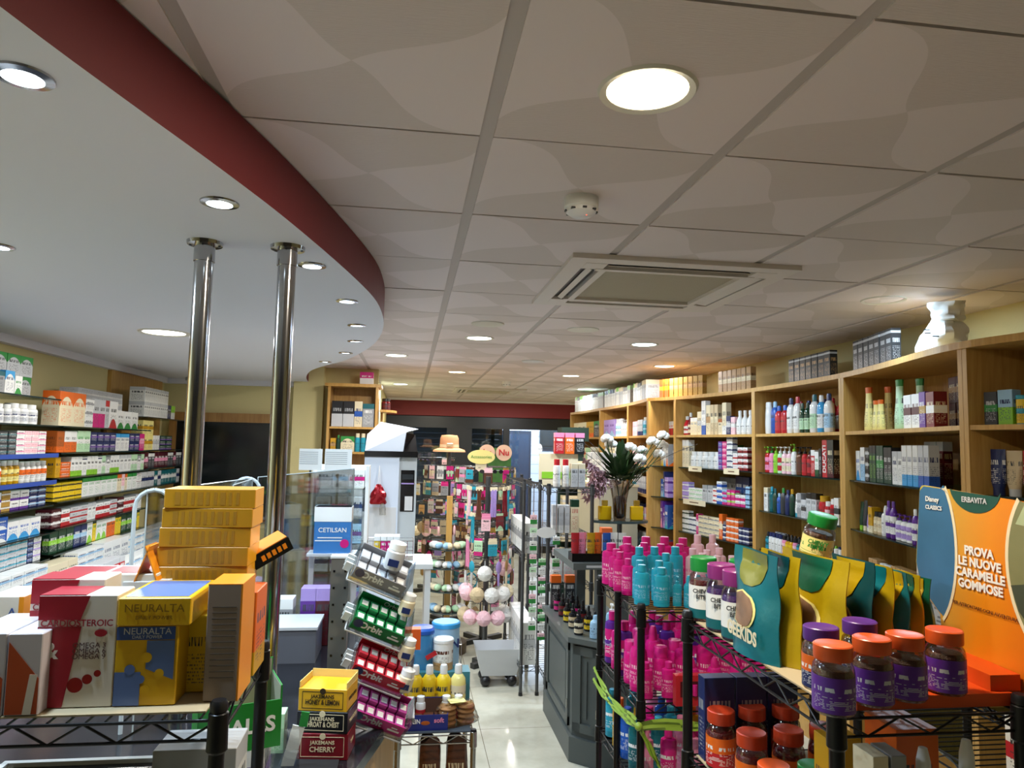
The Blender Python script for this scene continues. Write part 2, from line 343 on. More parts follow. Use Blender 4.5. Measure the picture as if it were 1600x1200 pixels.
def ceil_mat():
    m,nt,b=newmat('ceiling_tile'); tc=N(nt,'ShaderNodeTexCoord'); sp=N(nt,'ShaderNodeSeparateXYZ'); nt.links.new(tc.outputs['Object'],sp.inputs[0])
    fx=mathn(nt,'SUBTRACT',mathn(nt,'FRACT',mathn(nt,'DIVIDE',sp.outputs[0],.6)),.5); fy=mathn(nt,'SUBTRACT',mathn(nt,'FRACT',mathn(nt,'DIVIDE',sp.outputs[1],.6)),.5)
    r=mathn(nt,'SQRT',mathn(nt,'ADD',mathn(nt,'MULTIPLY',fx,fx),mathn(nt,'MULTIPLY',fy,fy)))
    an=mathn(nt,'ARCTAN2',fy,fx); rd=mathn(nt,'SUBTRACT',r,.7); tw=mathn(nt,'MULTIPLY_ADD',mathn(nt,'MULTIPLY',rd,r),2.4,an)
    s=mathn(nt,'COSINE',mathn(nt,'MULTIPLY',tw,2)); mk=mathn(nt,'LESS_THAN',s,0)
    nz=N(nt,'ShaderNodeTexNoise'); nz.inputs['Scale'].default_value=1; mp=N(nt,'ShaderNodeMapping'); mp.inputs['Scale'].default_value=(30,300,30); nt.links.new(tc.outputs['Object'],mp.inputs[0]); nt.links.new(mp.outputs[0],nz.inputs['Vector'])
    mx=N(nt,'ShaderNodeMixRGB'); nt.links.new(mk,mx.inputs[0]); mx.inputs[1].default_value=srgb('e0d3d0'); mx.inputs[2].default_value=srgb('d3c6c0'); nt.links.new(mx.outputs[0],b.inputs['Base Color'])
    bp=N(nt,'ShaderNodeBump'); bp.inputs['Distance'].default_value=.002; nt.links.new(mathn(nt,'MULTIPLY',mk,.6),bp.inputs['Strength']); nt.links.new(nz.outputs['Fac'],bp.inputs['Height']); nt.links.new(bp.outputs[0],b.inputs['Normal'])
    b.inputs['Roughness'].default_value=.6; return m
# tile grid origin measured in the room: x=-(-.1614)... lines at x0+.6*i
X0,Y0=.1614,1.6929
o=MB().box(.3,5,-.1,7,16.4,.1).build('floor',floor_mat()); struct(o)
# ceiling: individual tile plates in one mesh above them a slab
mb=MB(); CT=ceil_mat(); CARR=mat('ceiling_carrier','bab0aa',.5); 
AC=[(.6,2.665),(.6,9.3)]
for i in range(-6,5):
    for j in range(-7,18):
        x=X0+.6*i; y=Y0+.6*j
        if x>2.95 or y>12.3: continue
        x1=min(x+.6-.017,2.93)
        if x1-x-.017<.03: continue
        drop=rnd.uniform(0,.0025)
        mb.box((x+.017+x1)/2-X0,y+.3-Y0,-.0-drop,x1-x-.017,.592,.012,0)
    if X0+.6*i<2.93: mb.box(.6*i,5-Y0,.004,.06,16.4,.01,1)
mb.box(.3-X0,5-Y0,.03,7,16.4,.05,2)
o=mb.build('ceiling',[CT,CARR,mat('plenum_dark','3a3632',.9)],loc=(X0,Y0,HC)); struct(o)
def wall(n,x0,x1,y0,y1,z0,z1,m): 
    return struct(MB().box((x0+x1)/2,(y0+y1)/2,z0,x1-x0,y1-y0,z1-z0).build(n,m))
wall('wall_right',2.93,3.05,-3,12.3,0,HC,WALLM)
wall('wall_left',-2.55,-2.42,-3,7.5,0,HC,WALLM)
wall('wall_back_left',-2.42,-.34,7.5,7.6,0,HC,WALLM)
wall('wall_left_far',-.5,-.40,7.6,12.3,0,HC,WALLM)
wall('wall_front',-2.55,3.05,-3.1,-3,0,HC,mat('brown_wall','5c5448',.8))
wall('wall_back',-.5,3.05,12.1,12.2,CZ+.46,HC,REDP)
wall('wall_column',-1.16,-.87,7.36,7.5,0,HC,WALLM)
struct(MB().box(1.2,12.09,HC-.035,3.5,.04,.035).build('trim_back_cornice',WHITEP))
# soffit: lowered white ceiling with a curved red band
cur=[(-.93,-1.6),(-.84,-.6),(-.73,.2),(-.66,.66),(-.58,1.04),(-.51,1.31),(-.425,1.62),(-.34,1.97),(-.235,2.5),(-.165,2.95),(-.145,3.3),(-.15,3.65),(-.185,4.05),(-.25,4.45),(-.36,4.9),(-.5,5.35),(-.68,5.75),(-.83,6.15),(-.93,6.6),(-.99,7.0),(-1.02,7.36)]
def catmull(p,n=6):
    out=[]
    for i in range(len(p)-1):
        a=Vector(p[max(i-1,0)]);b=Vector(p[i]);c=Vector(p[i+1]);d=Vector(p[min(i+2,len(p)-1)])
        for k in range(n):
            t=k/n; out.append(tuple(.5*((2*b)+(c-a)*t+(2*a-5*b+4*c-d)*t*t+(3*b-a-3*c+d)*t*t*t)))
    out.append(tuple(p[-1])); return out
cs=catmull(cur,4)
poly=[(-2.42,-3),(-.98,-3)]+cs+[(-1.02,7.5),(-2.42,7.5)]
struct(MB().prism(poly,HS,HC-.005,0,side=1).build('ceiling_soffit',[WHITEP,REDP]))
# cove strip along the left walls
struct(MB().box(-2.39,2.2,HS-.05,.06,10.4,.05).box(-1.8,7.47,HS-.05,1.25,.06,.05).build('trim_left_cornice',WHITEP))
# entrance: dark aluminium frames and glass
ALU=mat('dark_aluminium','2e3032',.4,.5)
Yd=12.1; ztop=CZ+.46
mb=MB(); mb.box(1.2,Yd+.06,CZ+.27,3.5,.12,.2)
for x in (-.4,.0,.66,.98,1.62,2.62): mb.box(x,Yd+.06,0,.1,.1,CZ+.28)
mb.box(1.2,Yd+.06,0,3.5,.1,.12)
struct(mb.build('door_frame',ALU))
for i,(a,b) in enumerate(((-.35,-.05),(.05,.61),(1.03,1.57),(1.67,2.57))):
    struct(MB().box((a+b)/2,Yd+.06,.12,b-a,.008,CZ+.15).build('window_%d'%(i+1),WINDOW))
struct(MB().box(.82,Yd+.03,.1,.24,.06,CZ+.17).build('door_1',ALU))
# outside
struct(MB().box(1,16,-.1,12,7.4,.1).build('ground_outside',mat('street_asphalt','5a5c60',.9)))
def brickm():
    m,nt,b=newmat('pale_block_wall'); tc=N(nt,'ShaderNodeTexCoord'); br=N(nt,'ShaderNodeTexBrick'); br.inputs['Scale'].default_value=1; br.inputs['Brick Width'].default_value=.4; br.inputs['Row Height'].default_value=.2; br.inputs['Mortar Size'].default_value=.01
    br.inputs['Color1'].default_value=srgb('d4d8de'); br.inputs['Color2'].default_value=srgb('c4c8d0'); br.inputs['Mortar'].default_value=srgb('a8acb4')
    mp=N(nt,'ShaderNodeMapping'); mp.inputs['Rotation'].default_value=(PI/2,0,0); nt.links.new(tc.outputs['Object'],mp.inputs[0]); nt.links.new(mp.outputs[0],br.inputs[0]); nt.links.new(br.outputs[0],b.inputs['Base Color']); b.inputs['Roughness'].default_value=.8; return m
struct(MB().box(3.3,15.6,0,3.2,.2,4).build('wall_outside',brickm()))
t=thing('street_door','dark blue closed house door seen through entrance glass across street','door',(2.28,15.48,0))
MB().box(0,0,0,.66,.05,2.12).build('door_frame',mat('navy_paint','1c2c3c',.5),t); MB().box(0,-.03,.05,.56,.03,2.0).box(-.2,-.05,.9,.04,.04,.2).build('door_leaf',mat('navy_paint2','22384e',.5),t)
t=thing('roller_shutter','grey closed roller shutter behind the left entrance panes','shutter',(.2,13.3,0))
mb=MB()
for k in range(30): mb.box(0,0,.1*k,3,.03,.0985)
mb.build('slats',mat('shutter_grey','70767c',.6),t); MB().box(-1.52,0,0,.06,.08,3).box(1.32,0,0,.06,.08,3).build('guide_rail',ALU,t)
o=MB().box(0,0,0,.5,.02,.42).box(0,-.012,.05,.4,.01,.3).build('street_sign',mat('notice_dark','20282a',.5),loc=(3.05,15.45,1.75)); tag(o,'small dark notice board on pale wall outside right entrance pane','sign')
for (x,y,e) in ((2.6,13.9,170),(3.4,14.2,170)):  # added area lights, out of view, brightening the pale wall outside
    l=bpy.data.lights.new('street_light','AREA'); l.energy=e; l.size=.6; l.color=(.78,.86,1); q=bpy.data.objects.new('street_light',l); C.objects.link(q); q.location=(x,y,3.6); q.rotation_euler=(R(35),0,0)
# dark framed pane in back left wall
struct(MB().box(-1.78,7.47,1.0,.98,.04,.97).box(-1.78,7.485,.98,1.0,.02,1.0).build('window_5',mat('dark_pane','14191a',.15)))
struct(MB().box(-1.78,7.46,CZ+.17,1.06,.05,.09).box(-1.25,7.46,.95,.07,.05,1.02).box(-2.3,7.46,.95,.07,.05,1.02).build('trim_pane_surround',DARKWOOD))
# wooden corner panel on left wall
struct(MB().box(-2.405,6.75,CZ-.3,.03,1.2,.86).box(-2.405,3.1,CZ-.3,.03,1.7,.8).build('trim_wood_panel',WOOD))

# ============================================================ CEILING THINGS
WARM=(1,.88,.7); COOL=(.6,.8,1); NEUT=(1,.96,.92)
EM={'w':emis('lamp_warm',(1,.86,.55),9),'c':emis('lamp_cool',(.8,.95,1),9),'n':emis('lamp_neutral',(1,.95,.82),8)}
TINT={'w':WARM,'c':COOL,'n':NEUT}
RING=mat('lamp_ring','d8d4c8',.3)
def light(n,par,col,e,size,z=-.02,spread=PI):
    l=bpy.data.lights.new(n,'AREA'); l.shape='DISK'; l.size=size; l.energy=e; l.color=col; l.spread=spread
    q=bpy.data.objects.new(n,l); C.objects.link(q); q.parent=par; q.location=(0,0,z); return q
def downlight(x,y,k,label,r=.1,z=HC,e=None):
    t=thing('ceiling_downlight',label,'ceiling light',(x,y,z),group='round recessed ceiling lamps')
    MB().lathe([(r*.84,.01),(r*.86,-.004),(r,-.008),(r*1.06,0)],n=32).build('trim_ring',RING,t)
    MB().lathe([(r*.85,0),(0,.0)],n=32).build('diffuser',EM[k],t).location.z=-.002
    light('lamp_light',t,TINT[k],(e or LAMP_W),r*1.6,-.012); return t
DL=[(.47,1.4,'w','large glowing warm round ceiling lamp nearest the camera'),(.462,5.01,'n','round lamp in ceiling row behind the first air cassette'),(-.14,6.21,'n','round lamp just past the tip of the curved soffit'),
(2.277,3.19,'c','cool white round lamp above the plastic bag on shelves'),(1.66,4.99,'c','cool white round lamp right of the grey speaker grille'),(2.28,6.27,'n','round lamp above brown cartons on the right bookcase'),
(1.672,7.44,'n','small round lamp mid ceiling, left of the brown cartons'),(.463,7.46,'w','warm orange round lamp in the middle distance'),(-.139,9.25,'c','cool round lamp beside far left bookcase'),
(.383,10.8,'w','warm round lamp near red header, left one'),(2.232,9.13,'c','cool round lamp above row of white books'),(1.641,10.98,'n','round lamp near red header, right of second air cassette')]
for x,y,k,l in DL: downlight(x,y,k,l,e=7 if x>2.2 else LAMP_W)
downlight(-1.38,4.22,'n','wide round lamp in white soffit left of steel poles',.13,HS,10)
def spot(x,y,label,ln=True,r=.042):
    t=thing('spotlight',label,'spotlight',(x,y,HS),group='small chrome soffit spotlights')
    MB().lathe([(r*.72,.01),(r*.75,-.006),(r*1.1,-.004),(r*1.12,0)],n=24).build('trim_ring',STEEL,t)
    MB().lathe([(r*.74,0),(0,0)],n=20).build('bulb',EM['c'],t).location.z=-.001
    if ln: light('spot_light',t,COOL,SPOT_W,.07,-.012,R(130))
S=.98
for x,y,l in ((-.65,1.24,'cool spotlight at the left edge of photo top'),(-.49,1.84,'cool spotlight above and beside the left steel pole'),(-.345,2.45,'cool spotlight just right of the right steel pole'),
 (-.28,3.05,'cool spotlight along soffit edge, next beyond the right pole'),(-.285,3.68,'fourth cool spotlight along the soffit curve'),(-.335,4.27,'fifth cool spotlight along the soffit curve'),(-.44,4.85,'sixth cool spotlight along the soffit curve'),
 (-.64,5.44,'farthest cool spotlight at the soffit tail'),(-1.3,2.42,'cool spotlight half cut by left photo edge')): spot(x,y,l)
for x,y,e in ((-1.9,1.6,10),(-1.75,3.0,10),(-1.95,4.6,9),(-1.9,6.2,9)):   # positions for added unseen lamps over the dispensary; none built here
    pass
def soffit_panel(x,y,e,label):  # added lamp out of view, brightens the left shelves and soffit
    t=thing('soffit_lamp',label,'ceiling light',(x,y,HS)); MB().box(0,0,-.012,.5,.12,.012).build('housing',RING,t); MB().box(0,0,-.014,.46,.09,.003).build('diffuser',EM['c'],t)
    l=bpy.data.lights.new('panel_light','AREA'); l.shape='RECTANGLE'; l.size=.46; l.size_y=.09; l.energy=e; l.color=(.7,.85,1); q=bpy.data.objects.new('panel_light',l); C.objects.link(q); q.parent=t; q.location=(0,0,-.02)
soffit_panel(-1.75,2.1,32,'added slim fill panel brightening the left shelves, unseen left of frame')
# speakers, smoke detectors, camera dome
def grille(x,y,label,r=.1,m=None):
    t=thing('ceiling_speaker',label,'ceiling speaker',(x,y,HC),group='round ceiling speakers')
    MB().lathe([(r*.86,-.006),(r,-.008),(r*1.04,0)],n=28).build('rim',RING,t); MB().lathe([(r*.88,-.005),(0,-.006)],n=28).build('grille',m or mat('grille_grey','8e887c',.7,bump=.6,bscale=400),t)
for q,l in (((911,514),'grey round speaker grille right of the ceiling lamp'),((833,564),'small round speaker grille further down the ceiling'),((762,505),'faint white round cover in tile before middle lamp'),((760,615),'farthest round grille near second air cassette')):
    p=PZ(q[0],q[1],.7509); grille(p.x,p.y,l,.1)
def smoke(x,y,l):
    t=thing('smoke_detector',l,'smoke detector',(x,y,HC))
    MB().lathe([(.052,0),(.052,-.03),(.048,-.034)],n=28).build('base',pl('white',.4),t)
    mb=MB().lathe([(.047,-.034),(.045,-.045),(.03,-.056),(0,-.058)],n=28); mb.build('cover',mat('detector_white','e0dedc',.4),t)
    mb=MB()
    for k in range(8): a=k*PI/4; mb.box(.0445*math.cos(a),.0445*math.sin(a),-.044,.012,.012,.005)
    mb.build('vent',pl('black'),t); MB().sphere((.012,-.02,-.056),.002,6).build('indicator_light',emis('red_led',(1,.1,.05),3),t)
smoke(.491,2.077,'white round smoke detector in front of the air cassette'); p=PZ(791,596,.7509); smoke(p.x,p.y,'tiny white smoke detector far down the ceiling')
p=PZ(283,585,.585); t=thing('dome_camera','small dark security dome under soffit by back left wall','security camera',(p.x,7.3,HS)); MB().lathe([(.07,0),(.07,-.03)],n=20).build('base',pl('grey'),t); MB().sphere((0,0,-.03),.055,10).build('dome',pl('black',.1),t)
# air conditioning cassettes
def cassette(x,y,label):
    t=thing('air_conditioner',label,'air conditioner',(x,y,HC)); w_=.95
    ACW=mat('cassette_white','d8cec4',.45)
    mb=MB(); W=w_/2; zz=-.02
    for (cx,cy,sx,sy) in ((0,-W+.035,w_,.07),(0,W-.035,w_,.07),(-W+.035,0,.07,w_-.14),(W-.035,0,.07,w_-.14)): mb.box(cx,cy,zz,sx,sy,.02)
    for (cx,cy,sx,sy) in ((0,-W+.165,w_-.26,.03),(0,W-.165,w_-.26,.03),(-W+.165,0,.03,w_-.36),(W-.165,0,.03,w_-.36)): mb.box(cx,cy,zz-.003,sx,sy,.02)
    for a in(-1,1):
        for b in(-1,1): mb.box(a*(W-.115),b*(W-.115),zz-.001,.09,.09,.02)
    mb.build('panel_frame',ACW,t)
    MB().box(0,0,-.008,w_-.36,w_-.36,.006).build('intake_grille',mat('intake_grille','b4a890',.8,bump=.8,bscale=350),t)
    for k,(cx,cy,sx,sy) in enumerate(((0,-W+.11,w_-.32,.075),(0,W-.11,w_-.32,.075),(-W+.11,0,.075,w_-.32),(W-.11,0,.075,w_-.32))):
        s_=MB().box(cx,cy,-.004,sx,sy,.004).build('air_slot',pl('black'),t)
        rot=R(28) if k in(0,2) else R(8)
        M4=Matrix.Translation((cx,cy,-.014))@(Matrix.Rotation(rot,4,'X') if sx>sy else Matrix.Rotation(rot,4,'Y'))
        MB().box(0,0,-.003,sx*.96,sy*.72 if k in(1,3) else sy*.3,.004,M4=M4).build('louvre',ACW,t) if sx>sy else MB().box(0,0,-.003,sx*(.72 if k in(1,3) else .3),sy*.96,.004,M4=M4).build('louvre',ACW,t)
cassette(1.078,3.15,'white four way air conditioning cassette nearest the camera'); p=PZ(780,606,.7509); cassette(1.05,9.9,'white four way air conditioning cassette far down ceiling')
# steel poles
for x,l in ((-.629,'left polished steel pole from counter to white soffit'),(-.388,'right polished steel pole from counter to white soffit')):
    t=thing('steel_pole',l,'pole',(x,2.23,.95)); h=HS-.95
    MB().lathe([(.027,0),(.027,h-.06)],n=24).build('tube',STEEL,t); MB().lathe([(.03,h-.06),(.03,h-.012),(.05,h-.01),(.052,h)],n=24).build('flange',STEEL,t)
    mb=MB(); [mb.lathe([(.004,h-.013),(.004,h-.009)],.042*math.cos(a),.042*math.sin(a),n=6) for a in (0,PI/2,PI,1.5*PI)]; mb.build('screw',pl('charcoal'),t)

# ============================================================ RIGHT WALL BOOKCASES
BK=2.925
DV={'far':(2.2,9.8),'b':(2.26,8.45),'c':(2.27,7.35),'d':(2.2,6.5),'e':(2.35,6.2),'f':(2.55,5.1),'g':(2.53,3.95),'h':(2.27,2.69),'i':(2.45,1.75)}
LV=[.122,-.16,-.44,-.72,-1.0,-1.3]
top1=catmull([(2.2,9.8),(2.25,9.1),(2.26,8.45),(2.28,7.9),(2.27,7.35),(2.24,6.9),(2.2,6.52)],4)
top2=catmull([(2.2,6.5),(2.35,6.2),(2.5,5.6),(2.55,5.1),(2.56,4.5),(2.53,3.95),(2.42,3.4),(2.3,2.95),(2.26,2.69),(2.3,2.4),(2.45,1.75),(2.5,1.2)],4)
for pts,l in ((top1,'long curved maple top board of the far bookcases'),(top2,'long wavy maple top board of the near right bookcases')):
    o=MB().prism([(p[0],p[1]) for p in pts]+[(BK,pts[-1][1]),(BK,pts[0][1])],CZ+.44,CZ+.47).build('bookcase_top_board',WOOD); tag(o,l,'shelf board')
def bay(a,b,label,wood_levels=(0,),skip_right=False):
    A=DV[a];B=DV[b]; t=thing('bookcase',label,'bookcase',((A[0]+B[0])/2,(A[1]+B[1])/2,0),group='maple wall bookcases'); L=Vector((t.location.x,t.location.y,0))
    def up(p,off):
        MB().box((p[0]+BK)/2-L.x,p[1]+off-L.y,0,BK-p[0],.024,CZ+.44).build('upright',WOOD,t)
    up(A,-.013); up(B,.013)
    MB().box(BK-L.x-.006,(A[1]+B[1])/2-L.y,0,.012,abs(A[1]-B[1])-.002,CZ+.44).build('back_panel',WOOD,t)
    MB().prism([(A[0]+.01-L.x,A[1]-.025-L.y),(B[0]+.01-L.x,B[1]+.025-L.y),(BK-.012-L.x,B[1]+.025-L.y),(BK-.012-L.x,A[1]-.025-L.y)],0,.1).build('plinth',WOOD,t)
    for i,z in enumerate(LV):
        w_=i in wood_levels; ins=.005 if w_ else .03; th=.02 if w_ else .008
        mb=MB().prism([(A[0]+ins-L.x,A[1]-.027-L.y),(B[0]+ins-L.x,B[1]+.027-L.y),(BK-.014-L.x,B[1]+.027-L.y),(BK-.014-L.x,A[1]-.027-L.y)],CZ+z-th,CZ+z)
        mb.build('wooden_shelf' if w_ else 'glass_shelf',WOOD if w_ else [GSHELF],t)
        if not w_: MB().prism([(A[0]+ins-.003-L.x,A[1]-.027-L.y),(B[0]+ins-.003-L.x,B[1]+.027-L.y),(B[0]+ins-L.x,B[1]+.027-L.y),(A[0]+ins-L.x,A[1]-.027-L.y)],CZ+z-th,CZ+z).build('shelf_edge',GEDGE,t)
bay('far','b','farthest maple bookcase bay on right, next to entrance',(0,1,2,3))
bay('b','c','maple bookcase bay with holographic box, behind the flowers',(0,1,2,3))
bay('c','d','narrow maple bay before the step in the bookcases',(0,1,2,3))
bay('d','e','very narrow maple bay with blue and purple pads packs')
bay('e','f','maple bookcase bay with syrup bottles on its top shelf')
bay('f','g','maple bookcase bay with body-wash bottles on its top shelf')
bay('g','h','maple bookcase bay with yellow shampoo and hair-dye boxes')
bay('h','i','rightmost maple bookcase bay, partly behind the orange display')
def rrow(a,b,lev,where,inset=.05):
    A=DV[a];B=DV[b]
    if a=='d': A=(B[0],A[1])
    return Row((A[0],A[1]-.03),(B[0],B[1]+.03),CZ+LV[lev]+.0005,where,inset)
c=carton
# --- hair-dye bay g-h
r=rrow('g','h',0,'wooden shelf, yellow-shampoo bay',.04)
SH=bottle(.085,.245,'pale_yellow','orange',style='taper',ey=.55,kind='shampoo_bottle'); SH2=bottle(.07,.165,'pale_yellow','orange',style='taper',ey=.6,kind='conditioner_bottle'); SH3=bottle(.085,.255,'pale_green','green',style='taper',ey=.55,kind='shampoo_bottle')
r.at(1347).put(SH,1,gap=-.03).put(SH,1,gap=-.035,back=.08).put(SH2,2,gap=-.01).at(1393).put(SH3,1,gap=-.02).put(SH3,1,back=.07)
HD=c(.075,.06,.165,'white','maroon','maroon','mid','hair_dye_box'); HD2=c(.075,.06,.165,'dark_red','white','cream','mid','hair_dye_box'); HD3=c(.06,.06,.17,'purple','gold','white','mid','hair_dye_box')
r.at(1412).put(HD,2); r.put(HD3,1).put(HD2,1); 
r=Row((2.62,3.3),(2.42,2.72),CZ+LV[0]+.001,'back of yellow-shampoo shelf',.06); r.put(c(.085,.06,.13,'maroon','tan','cream','mid','hair_dye_box'),6,2)
r=rrow('g','h',1,'first glass shelf, yellow-shampoo bay')
r.at(1330).put(c(.055,.05,.17,'white','sky_blue','blue','sweep','cream_box'),1).put(c(.06,.05,.19,'white','pale_blue','navy','half','cream_box'),1)
r.put(c(.05,.05,.062,'black','silver','white','mid','small_box'),1,3).put(c(.042,.05,.2,'dark_green','black','lime','top','hair_oil_box'),2).put(c(.042,.05,.2,'dark_green','green','white','mid','hair_oil_box'),2).put(c(.045,.05,.19,'black','dark_green','white','band','hair_oil_box'),2)
r.put(c(.06,.05,.17,'white','silver','navy','arch','cream_box'),1).put(c(.045,.05,.17,'white','silver','charcoal','top','cream_box'),1).put(c(.05,.05,.2,'white','sky_blue','navy','band','serum_box'),3).put(c(.05,.05,.2,'silver','blue','navy','band','serum_box'),2)
rb=Row((2.72,3.6),(2.62,3.1),CZ+LV[1]+.001,'back of first glass, shampoo shelf',.05); rb.put(c(.06,.05,.225,'dark_red','white','cream','top','tall_box'),3)
r=rrow('g','h',2,'second glass shelf, yellow-shampoo bay')
pp=[bottle(.045,.16,'dark_green','lime',style='tube',kind='cream_tube'),bottle(.045,.17,'charcoal','cream',style='tube',kind='cream_tube'),bottle(.05,.14,'lilac','white',style='tube',kind='cream_tube'),c(.05,.05,.14,'mustard','cream','charcoal','band','soap_box'),bottle(.045,.12,'beige','black','cream',style='pill',kind='lotion_bottle')]
r.at(1330).put(pp[0],1).put(pp[1],1).put(pp[2],1).put(pp[3],1).put(pp[4],2)
r.put(bottle(.048,.16,'white','white','white','spray',kind='spray_bottle'),1).put(bottle(.05,.19,'purple','purple','white','flip',kind='balm_bottle'),2).put(bottle(.055,.14,'white','purple','lilac','pump',kind='lotion_bottle'),3).put(bottle(.05,.17,'purple','white','white','flip',kind='balm_bottle'),3)
r.mix(1510,[bottle(.05,.17,'purple','lilac','white','flip',kind='balm_bottle'),c(.05,.05,.15,'white','purple','purple','band','cream_box')])
r=rrow('g','h',3,'third glass shelf, yellow-shampoo bay')
r.at(1330).put(bottle(.07,.09,'amber','white','cream','jar',kind='cream_jar'),2).mix(1510,[c(.07,.06,.1,'pale_pink','cream','charcoal','band','soap_box'),c(.05,.05,.14,'cream','tan','brown','top','soap_box'),bottle(.05,.13,'beige','white','pale_pink','pill',kind='lotion_bottle')])
# --- rightmost bay h-i
r=rrow('h','i',0,'wooden shelf, rightmost bookcase bay')
r.at(1518).put(c(.055,.05,.135,'charcoal','green','silver','mid','hair_dye_box'),1).put(c(.06,.05,.14,'pale_blue','lime','navy','half','dye_box'),1).put(bottle(.045,.115,'teal','teal','yellow','can',kind='spray_can'),1).put(bottle(.05,.12,'teal','white','teal','can',kind='spray_can'),2)
r.put(bottle(.06,.15,'dark_green','white','lime','flip',kind='gel_bottle'),2)
rb=Row((2.62,2.6),(2.62,2.1),CZ+LV[0]+.001,'back of rightmost wooden shelf',.0); rb.put(c(.13,.08,.05,'charcoal','dark_green','silver','mid','flat_box'),3,4)
r=rrow('h','i',1,'first glass shelf, rightmost bay')
r.at(1528).put(bottle(.062,.185,'navy','navy',style='tube',kind='hand_cream_tube',ink='white'),1).put(bottle(.062,.18,'beige','silver',style='tube',kind='hand_cream_tube'),1).put(bottle(.062,.18,'red','silver',style='tube',kind='hand_cream_tube',ink='white'),2)
r=rrow('h','i',2,'second glass shelf, rightmost bay'); r.put(bottle(.06,.16,'white','pink','pale_pink','pump',kind='lotion_bottle'),3).put(c(.06,.05,.15,'white','grey','navy','top','cream_box'),5)
r=rrow('h','i',3,'third glass shelf, rightmost bay'); r.put(c(.08,.06,.15,'grey','charcoal','white','mid','device_box'),3).put(c(.07,.06,.16,'red','white','white','band','plaster_box'),3)
# --- body wash bay f-g
r=rrow('f','g',0,'wooden shelf, body-wash bay',.05)
BW=lambda a,cp,lab=None,st='flip',h=.235,w=.085: bottle(w,h,a,cp,lab,st,kind='body_wash_bottle' if st!='pump' else 'soap_bottle',sty2='top')
r.at(1181).put(BW('white','white','white','wide'),1).put(BW('blue','pale_blue',None,'flip'),1,gap=-.02).put(BW('red','blue','red','flip',.2),2,gap=0).put(BW('white','navy','white','flip',.245),1).put(BW('white','red','white','flip',.25),1,gap=0).put(BW('dark_green','dark_green','pale_green','flip',.2,.06),2).put(BW('white','dark_teal','pale_green','flip',.25),1).put(BW('sky_blue','white','white','flip',.24,.075),1).put(BW('white','navy','pale_blue','flip',.245),1)
rb=Row((2.75,5.0),(2.75,4.1),CZ+LV[0]+.001,'back of body-wash wooden shelf',0); rb.at(1195).put(BW('white','red','white'),2,gap=.02).put(BW('pale_blue','navy','white'),3,gap=.01).put(BW('red','red','white'),2,gap=.02).put(BW('dark_green','dark_green','white'),2,gap=.01)
r=rrow('f','g',1,'first glass shelf, body-wash bay')
SP=lambda a,cp,lab=None,st='pump',h=.2,w=.06,k='soap_bottle': bottle(w,h,a,cp,lab,st,kind=k)
r.at(1180).put(SP('red','lime','pink'),1).put(SP('pink','green','pink'),1).put(SP('lime','lime','lime'),1).put(SP('pale_green','white','red'),1).put(SP('pale_pink','white','cream'),2).put(SP('white','lime','white',h=.22),1).put(SP('brown','black','brown','pump',.2,.075),1).put(SP('red','black','red'),1).put(SP('dark_red','black','red'),1)
r.put(c(.045,.05,.17,'red','white','white','top','perfume_box'),1).put(c(.045,.05,.16,'white','dark_green','green','band','perfume_box'),1).put(c(.03,.05,.18,'black','charcoal','silver','mid','perfume_box'),1)
k_=r.i; r.i+=1; cc=r.p0+r.u*(r.t+.03)+r.n*(r.inset+.03)
dk=thing('perfume_box','red perfume box with white upright lettering in body-wash bay','box',(cc.x,cc.y,CZ+LV[1]+.0005),r.th,r.group); MB().box(0,0,0,.055,.055,.235,bev=.001).build('carton',pack('red','red','dark_red','plain',0),dk); text('DUCATI',.05,dk,(0,-.0285,.115),pl('white'),(PI/2,-PI/2,0),sx=.95,bold=.02)
r.t+=.06; r.put(c(.07,.05,.235,'black','maroon','cream','sweep','perfume_box'),1)
r=rrow('f','g',2,'second glass shelf, body-wash bay')
r.at(1184).put(c(.06,.05,.17,'white','cream','charcoal','top','lotion_box'),1).put(SP('dark_teal','teal','dark_teal','flip',.18,.055,'sun_lotion_bottle'),1).put(SP('dark_green','dark_teal',None,'flip',.17,.05,'sun_lotion_bottle'),1).put(SP('blue','pale_blue',None,'flip',.14,.05,'sun_lotion_bottle'),1).put(SP('charcoal','green',None,'flip',.18,.06,'sun_lotion_bottle'),1).put(SP('navy','navy',None,'flip',.17,.06,'sun_lotion_bottle'),1).put(SP('dark_green','mustard',None,'flip',.18,.055,'sun_lotion_bottle'),1)
r.put(bottle(.05,.15,'white','teal',style='tube',kind='cream_tube'),1).put(c(.05,.05,.16,'grey','silver','charcoal','mid','cream_box'),1).put(c(.06,.05,.12,'silver','charcoal','charcoal','mid','cream_box'),1).put(c(.06,.05,.17,'silver','black','charcoal','top','cream_box'),2).put(bottle(.075,.16,'red','mustard','red','pill',kind='gel_bottle'),1).put(bottle(.05,.13,'red','white','pale_pink','pill',kind='gel_bottle'),1)
r.mix(1314,[bottle(.06,.15,'red','white','dark_red','pill',kind='gel_bottle'),c(.05,.05,.16,'white','charcoal','charcoal','mid','cream_box')],1,2)
r=rrow('f','g',3,'third glass shelf, body-wash bay')
pr=[bottle(.045,.13,a,b,l,s,kind='deodorant_bottle') for a,b,l,s in (('pale_blue','white','blue','pill'),('dark_teal','black','teal','spray'),('white','grey','white','pill'),('white','lime','pale_green','spray'),('pink','black','pale_pink','pill'),('mustard','black','yellow','spray'),('white','navy','white','pill'))]
r.at(1180).mix(1318,pr,1,2)
rb=Row((2.66,5.05),(2.66,4.0),CZ+LV[3]+.001,'back of third glass, body-wash bay',0); rb.at(1180).mix(1318,pr,1,3)
